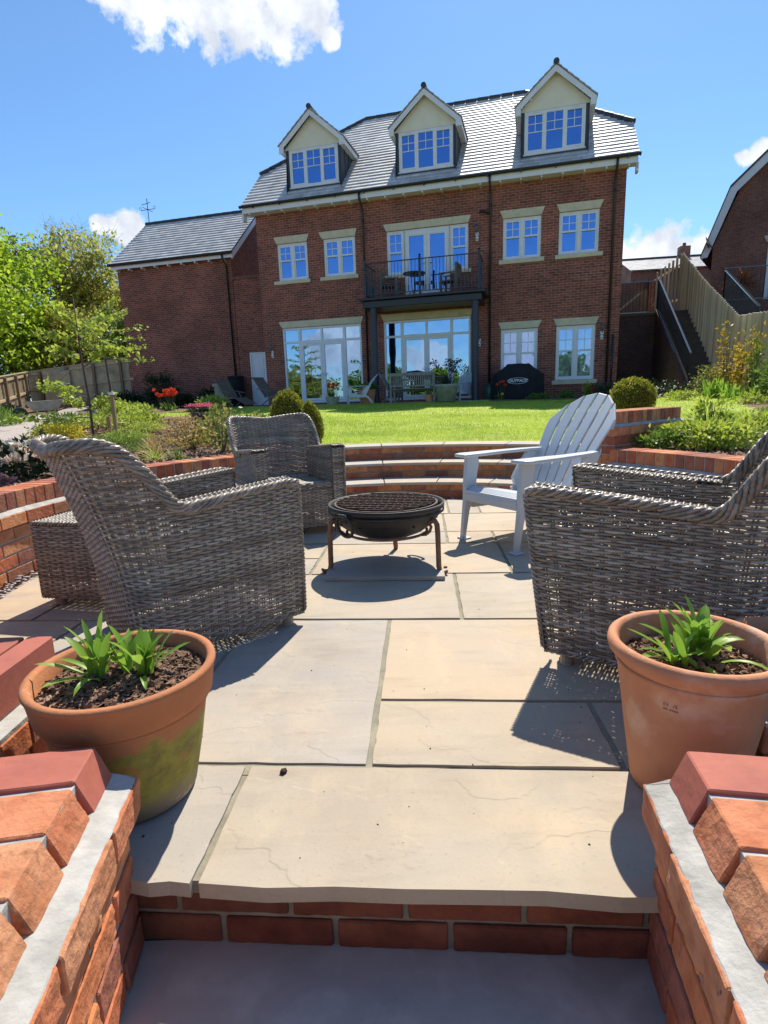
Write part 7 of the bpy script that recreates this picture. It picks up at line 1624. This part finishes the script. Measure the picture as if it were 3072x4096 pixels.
for i in range(4): m.add([(bp2[i][0], -.36, bp2[i][1]), (bp2[i + 1][0], -.36, bp2[i + 1][1]), (bp2[i + 1][0], 9, bp2[i + 1][1]), (bp2[i][0], 9, bp2[i][1]), (bp2[i][0], -.36, bp2[i][1] + .09), (bp2[i + 1][0], -.36, bp2[i + 1][1] + .09), (bp2[i + 1][0], 9, bp2[i + 1][1] + .09), (bp2[i][0], 9, bp2[i][1] + .09)], [(0, 3, 2, 1), (4, 5, 6, 7), (0, 1, 5, 4), (3, 0, 4, 7), (1, 2, 6, 5)])
m.build('roof', MT['tile_dark'], nb2); m = M(); m.box(1.75, -.03, .1, 2.45, .02, 2.25); dd2 = m.build('door', MT['white'], nb2); m = M(); m.box(1.9, -.045, .9, 2.3, -.031, 2.0); m.build('pane', MT['glass'], dd2); m = M(); m.prism([(1.7, 2.28), (2.5, 2.28), (2.6, 2.5), (1.6, 2.5)], -.03, .02); m.build('lintel', MT['stone'], nb2)
m = M(); m.lathe([(0, 0), (.15, .02), (.25, .07), (.255, .075), (.15, .03), (0, .012)], 24, Matrix.Translation((-.12, -.55, 2.45)) @ Matrix.Rotation(rad(60), 4, 'Y')); m.tube([(0, 0, 2.3), (-.1, -.3, 2.35), (-.12, -.55, 2.45)], .02, 6); m.build('satellite_dish', MT['black'], nb2)
a = (11.6, 19.6); b = (17.5, 18.2); bar_rail('terrace_railing', 'black bar railing in front of the neighbouring house', a, b, 3.75, 3.7, 1.0, 46)
a = (9.95, 15.2); b = (11.6, 19.6); bar_rail('stair_railing', 'gleaming handrail of the neighbours stairs beyond the paling fence', a, b, 2.0, 3.75, .95, 40)
x, y = 12.4, 19.9; t = thing('cordyline', 'spiky copper coloured cordyline behind the terrace railing', 'plant', (x, y, 3.7)); sp = []
for i in range(90): a_ = rng.uniform(0, 6.28); sp.append(((0, 0, .62 + rng.uniform(-.05, .05)), a_, rng.uniform(.0, 2.3), rng.uniform(.45, .7), .045, .35))
MT['cordy'] = leafm('copper_strap', [(.40, .13, .03), (.5, .2, .06), (.3, .09, .03), (.55, .32, .15)], .4); blades_mesh(sp, 'leaves', MT['cordy'], t, 4); m = M(); m.tube([(0, 0, 0), (0, 0, .65)], .05, 8); m.build('trunk', MT['trunk'], t)
x, y = 13.3, 19.3; t = thing('storage_box', 'pale grey storage box behind the terrace railing by the neighbours door', 'box', (x, y, 3.7), rad(-15)); m = M(); m.box(-.3, -.2, 0, .3, .2, .42); m.box(-.32, -.22, .42, .32, .22, .47); MT['pale'] = P('pale_grey_plastic', (.5, .52, .56), (.4, .42, .46), 4, .6); m.build('box_body', MT['pale'], t, bevel=.02)
# far roofs
def far_house(label, p, w_, d_, wz, rzt, rot=YAW, chim=None, hip=False):
    t = thing('distant_house', label, 'house', p, rot); m = M(); m.box(0, 0, 0, w_, d_, wz); m.prism([(0, 0)] * 0, 0, 0) if False else None
    m.add([(0, 0, wz), (0, d_, wz), (0, d_ / 2, rzt)], [(0, 1, 2)]); m.add([(w_, 0, wz), (w_, d_, wz), (w_, d_ / 2, rzt)], [(2, 1, 0)]); m.build('wall', MT['brick_far'], t, uvbox=True)
    m = M(); sl_ = (rzt - wz) / (d_ / 2); tiles(m, lambda n: wz + (-n) * sl_ + .03, lambda n: -.15, lambda n: w_ + .15, .25, -d_ / 2, 12, .03); m.add([(-.15, d_ + .25, wz - .2), (w_ + .15, d_ + .25, wz - .2), (w_ + .15, d_ / 2, rzt + .03), (-.15, d_ / 2, rzt + .03)], [(0, 1, 2, 3)]); m.add([(-.15, -.25, wz - sl_ * .25 - .03), (w_ + .15, -.25, wz - sl_ * .25 - .03), (w_ + .15, d_ / 2, rzt - .03), (-.15, d_ / 2, rzt - .03)], [(0, 1, 2, 3)]); r_ = m.build('roof', MT['tile'], t)
    m = M(); m.tube([(-.15, d_ / 2, rzt + .08), (w_ + .15, d_ / 2, rzt + .08)], .1, 6); m.build('ridge_tiles', MT['tile_dark'], r_)
    if chim: m = M(); m.box(chim - .35, d_ / 2 - .3, rzt - .8, chim + .35, d_ / 2 + .3, rzt + .75); m.tube([(chim, d_ / 2, rzt + .75), (chim, d_ / 2, rzt + 1.0)], .12, 8); m.build('chimney', MT['brick_far'], r_, uvbox=True)
    return t
far_house('distant house with a pale tiled roof and chimney just right of the main house', (17.7, 41, 2.0), 5.6, 6.0, 7.05, 8.25, rad(-8), 4.4)
far_house('distant low roof between the fence peak and the neighbouring house', (24.6, 41, 2.0), 4.0, 6, 6.2, 7.6, rad(-10))
far_house('distant white house glimpsed between the trees over the back fence', (-19.3, 42, .8), 3.0, 5, 3.6, 5.4, rad(10))
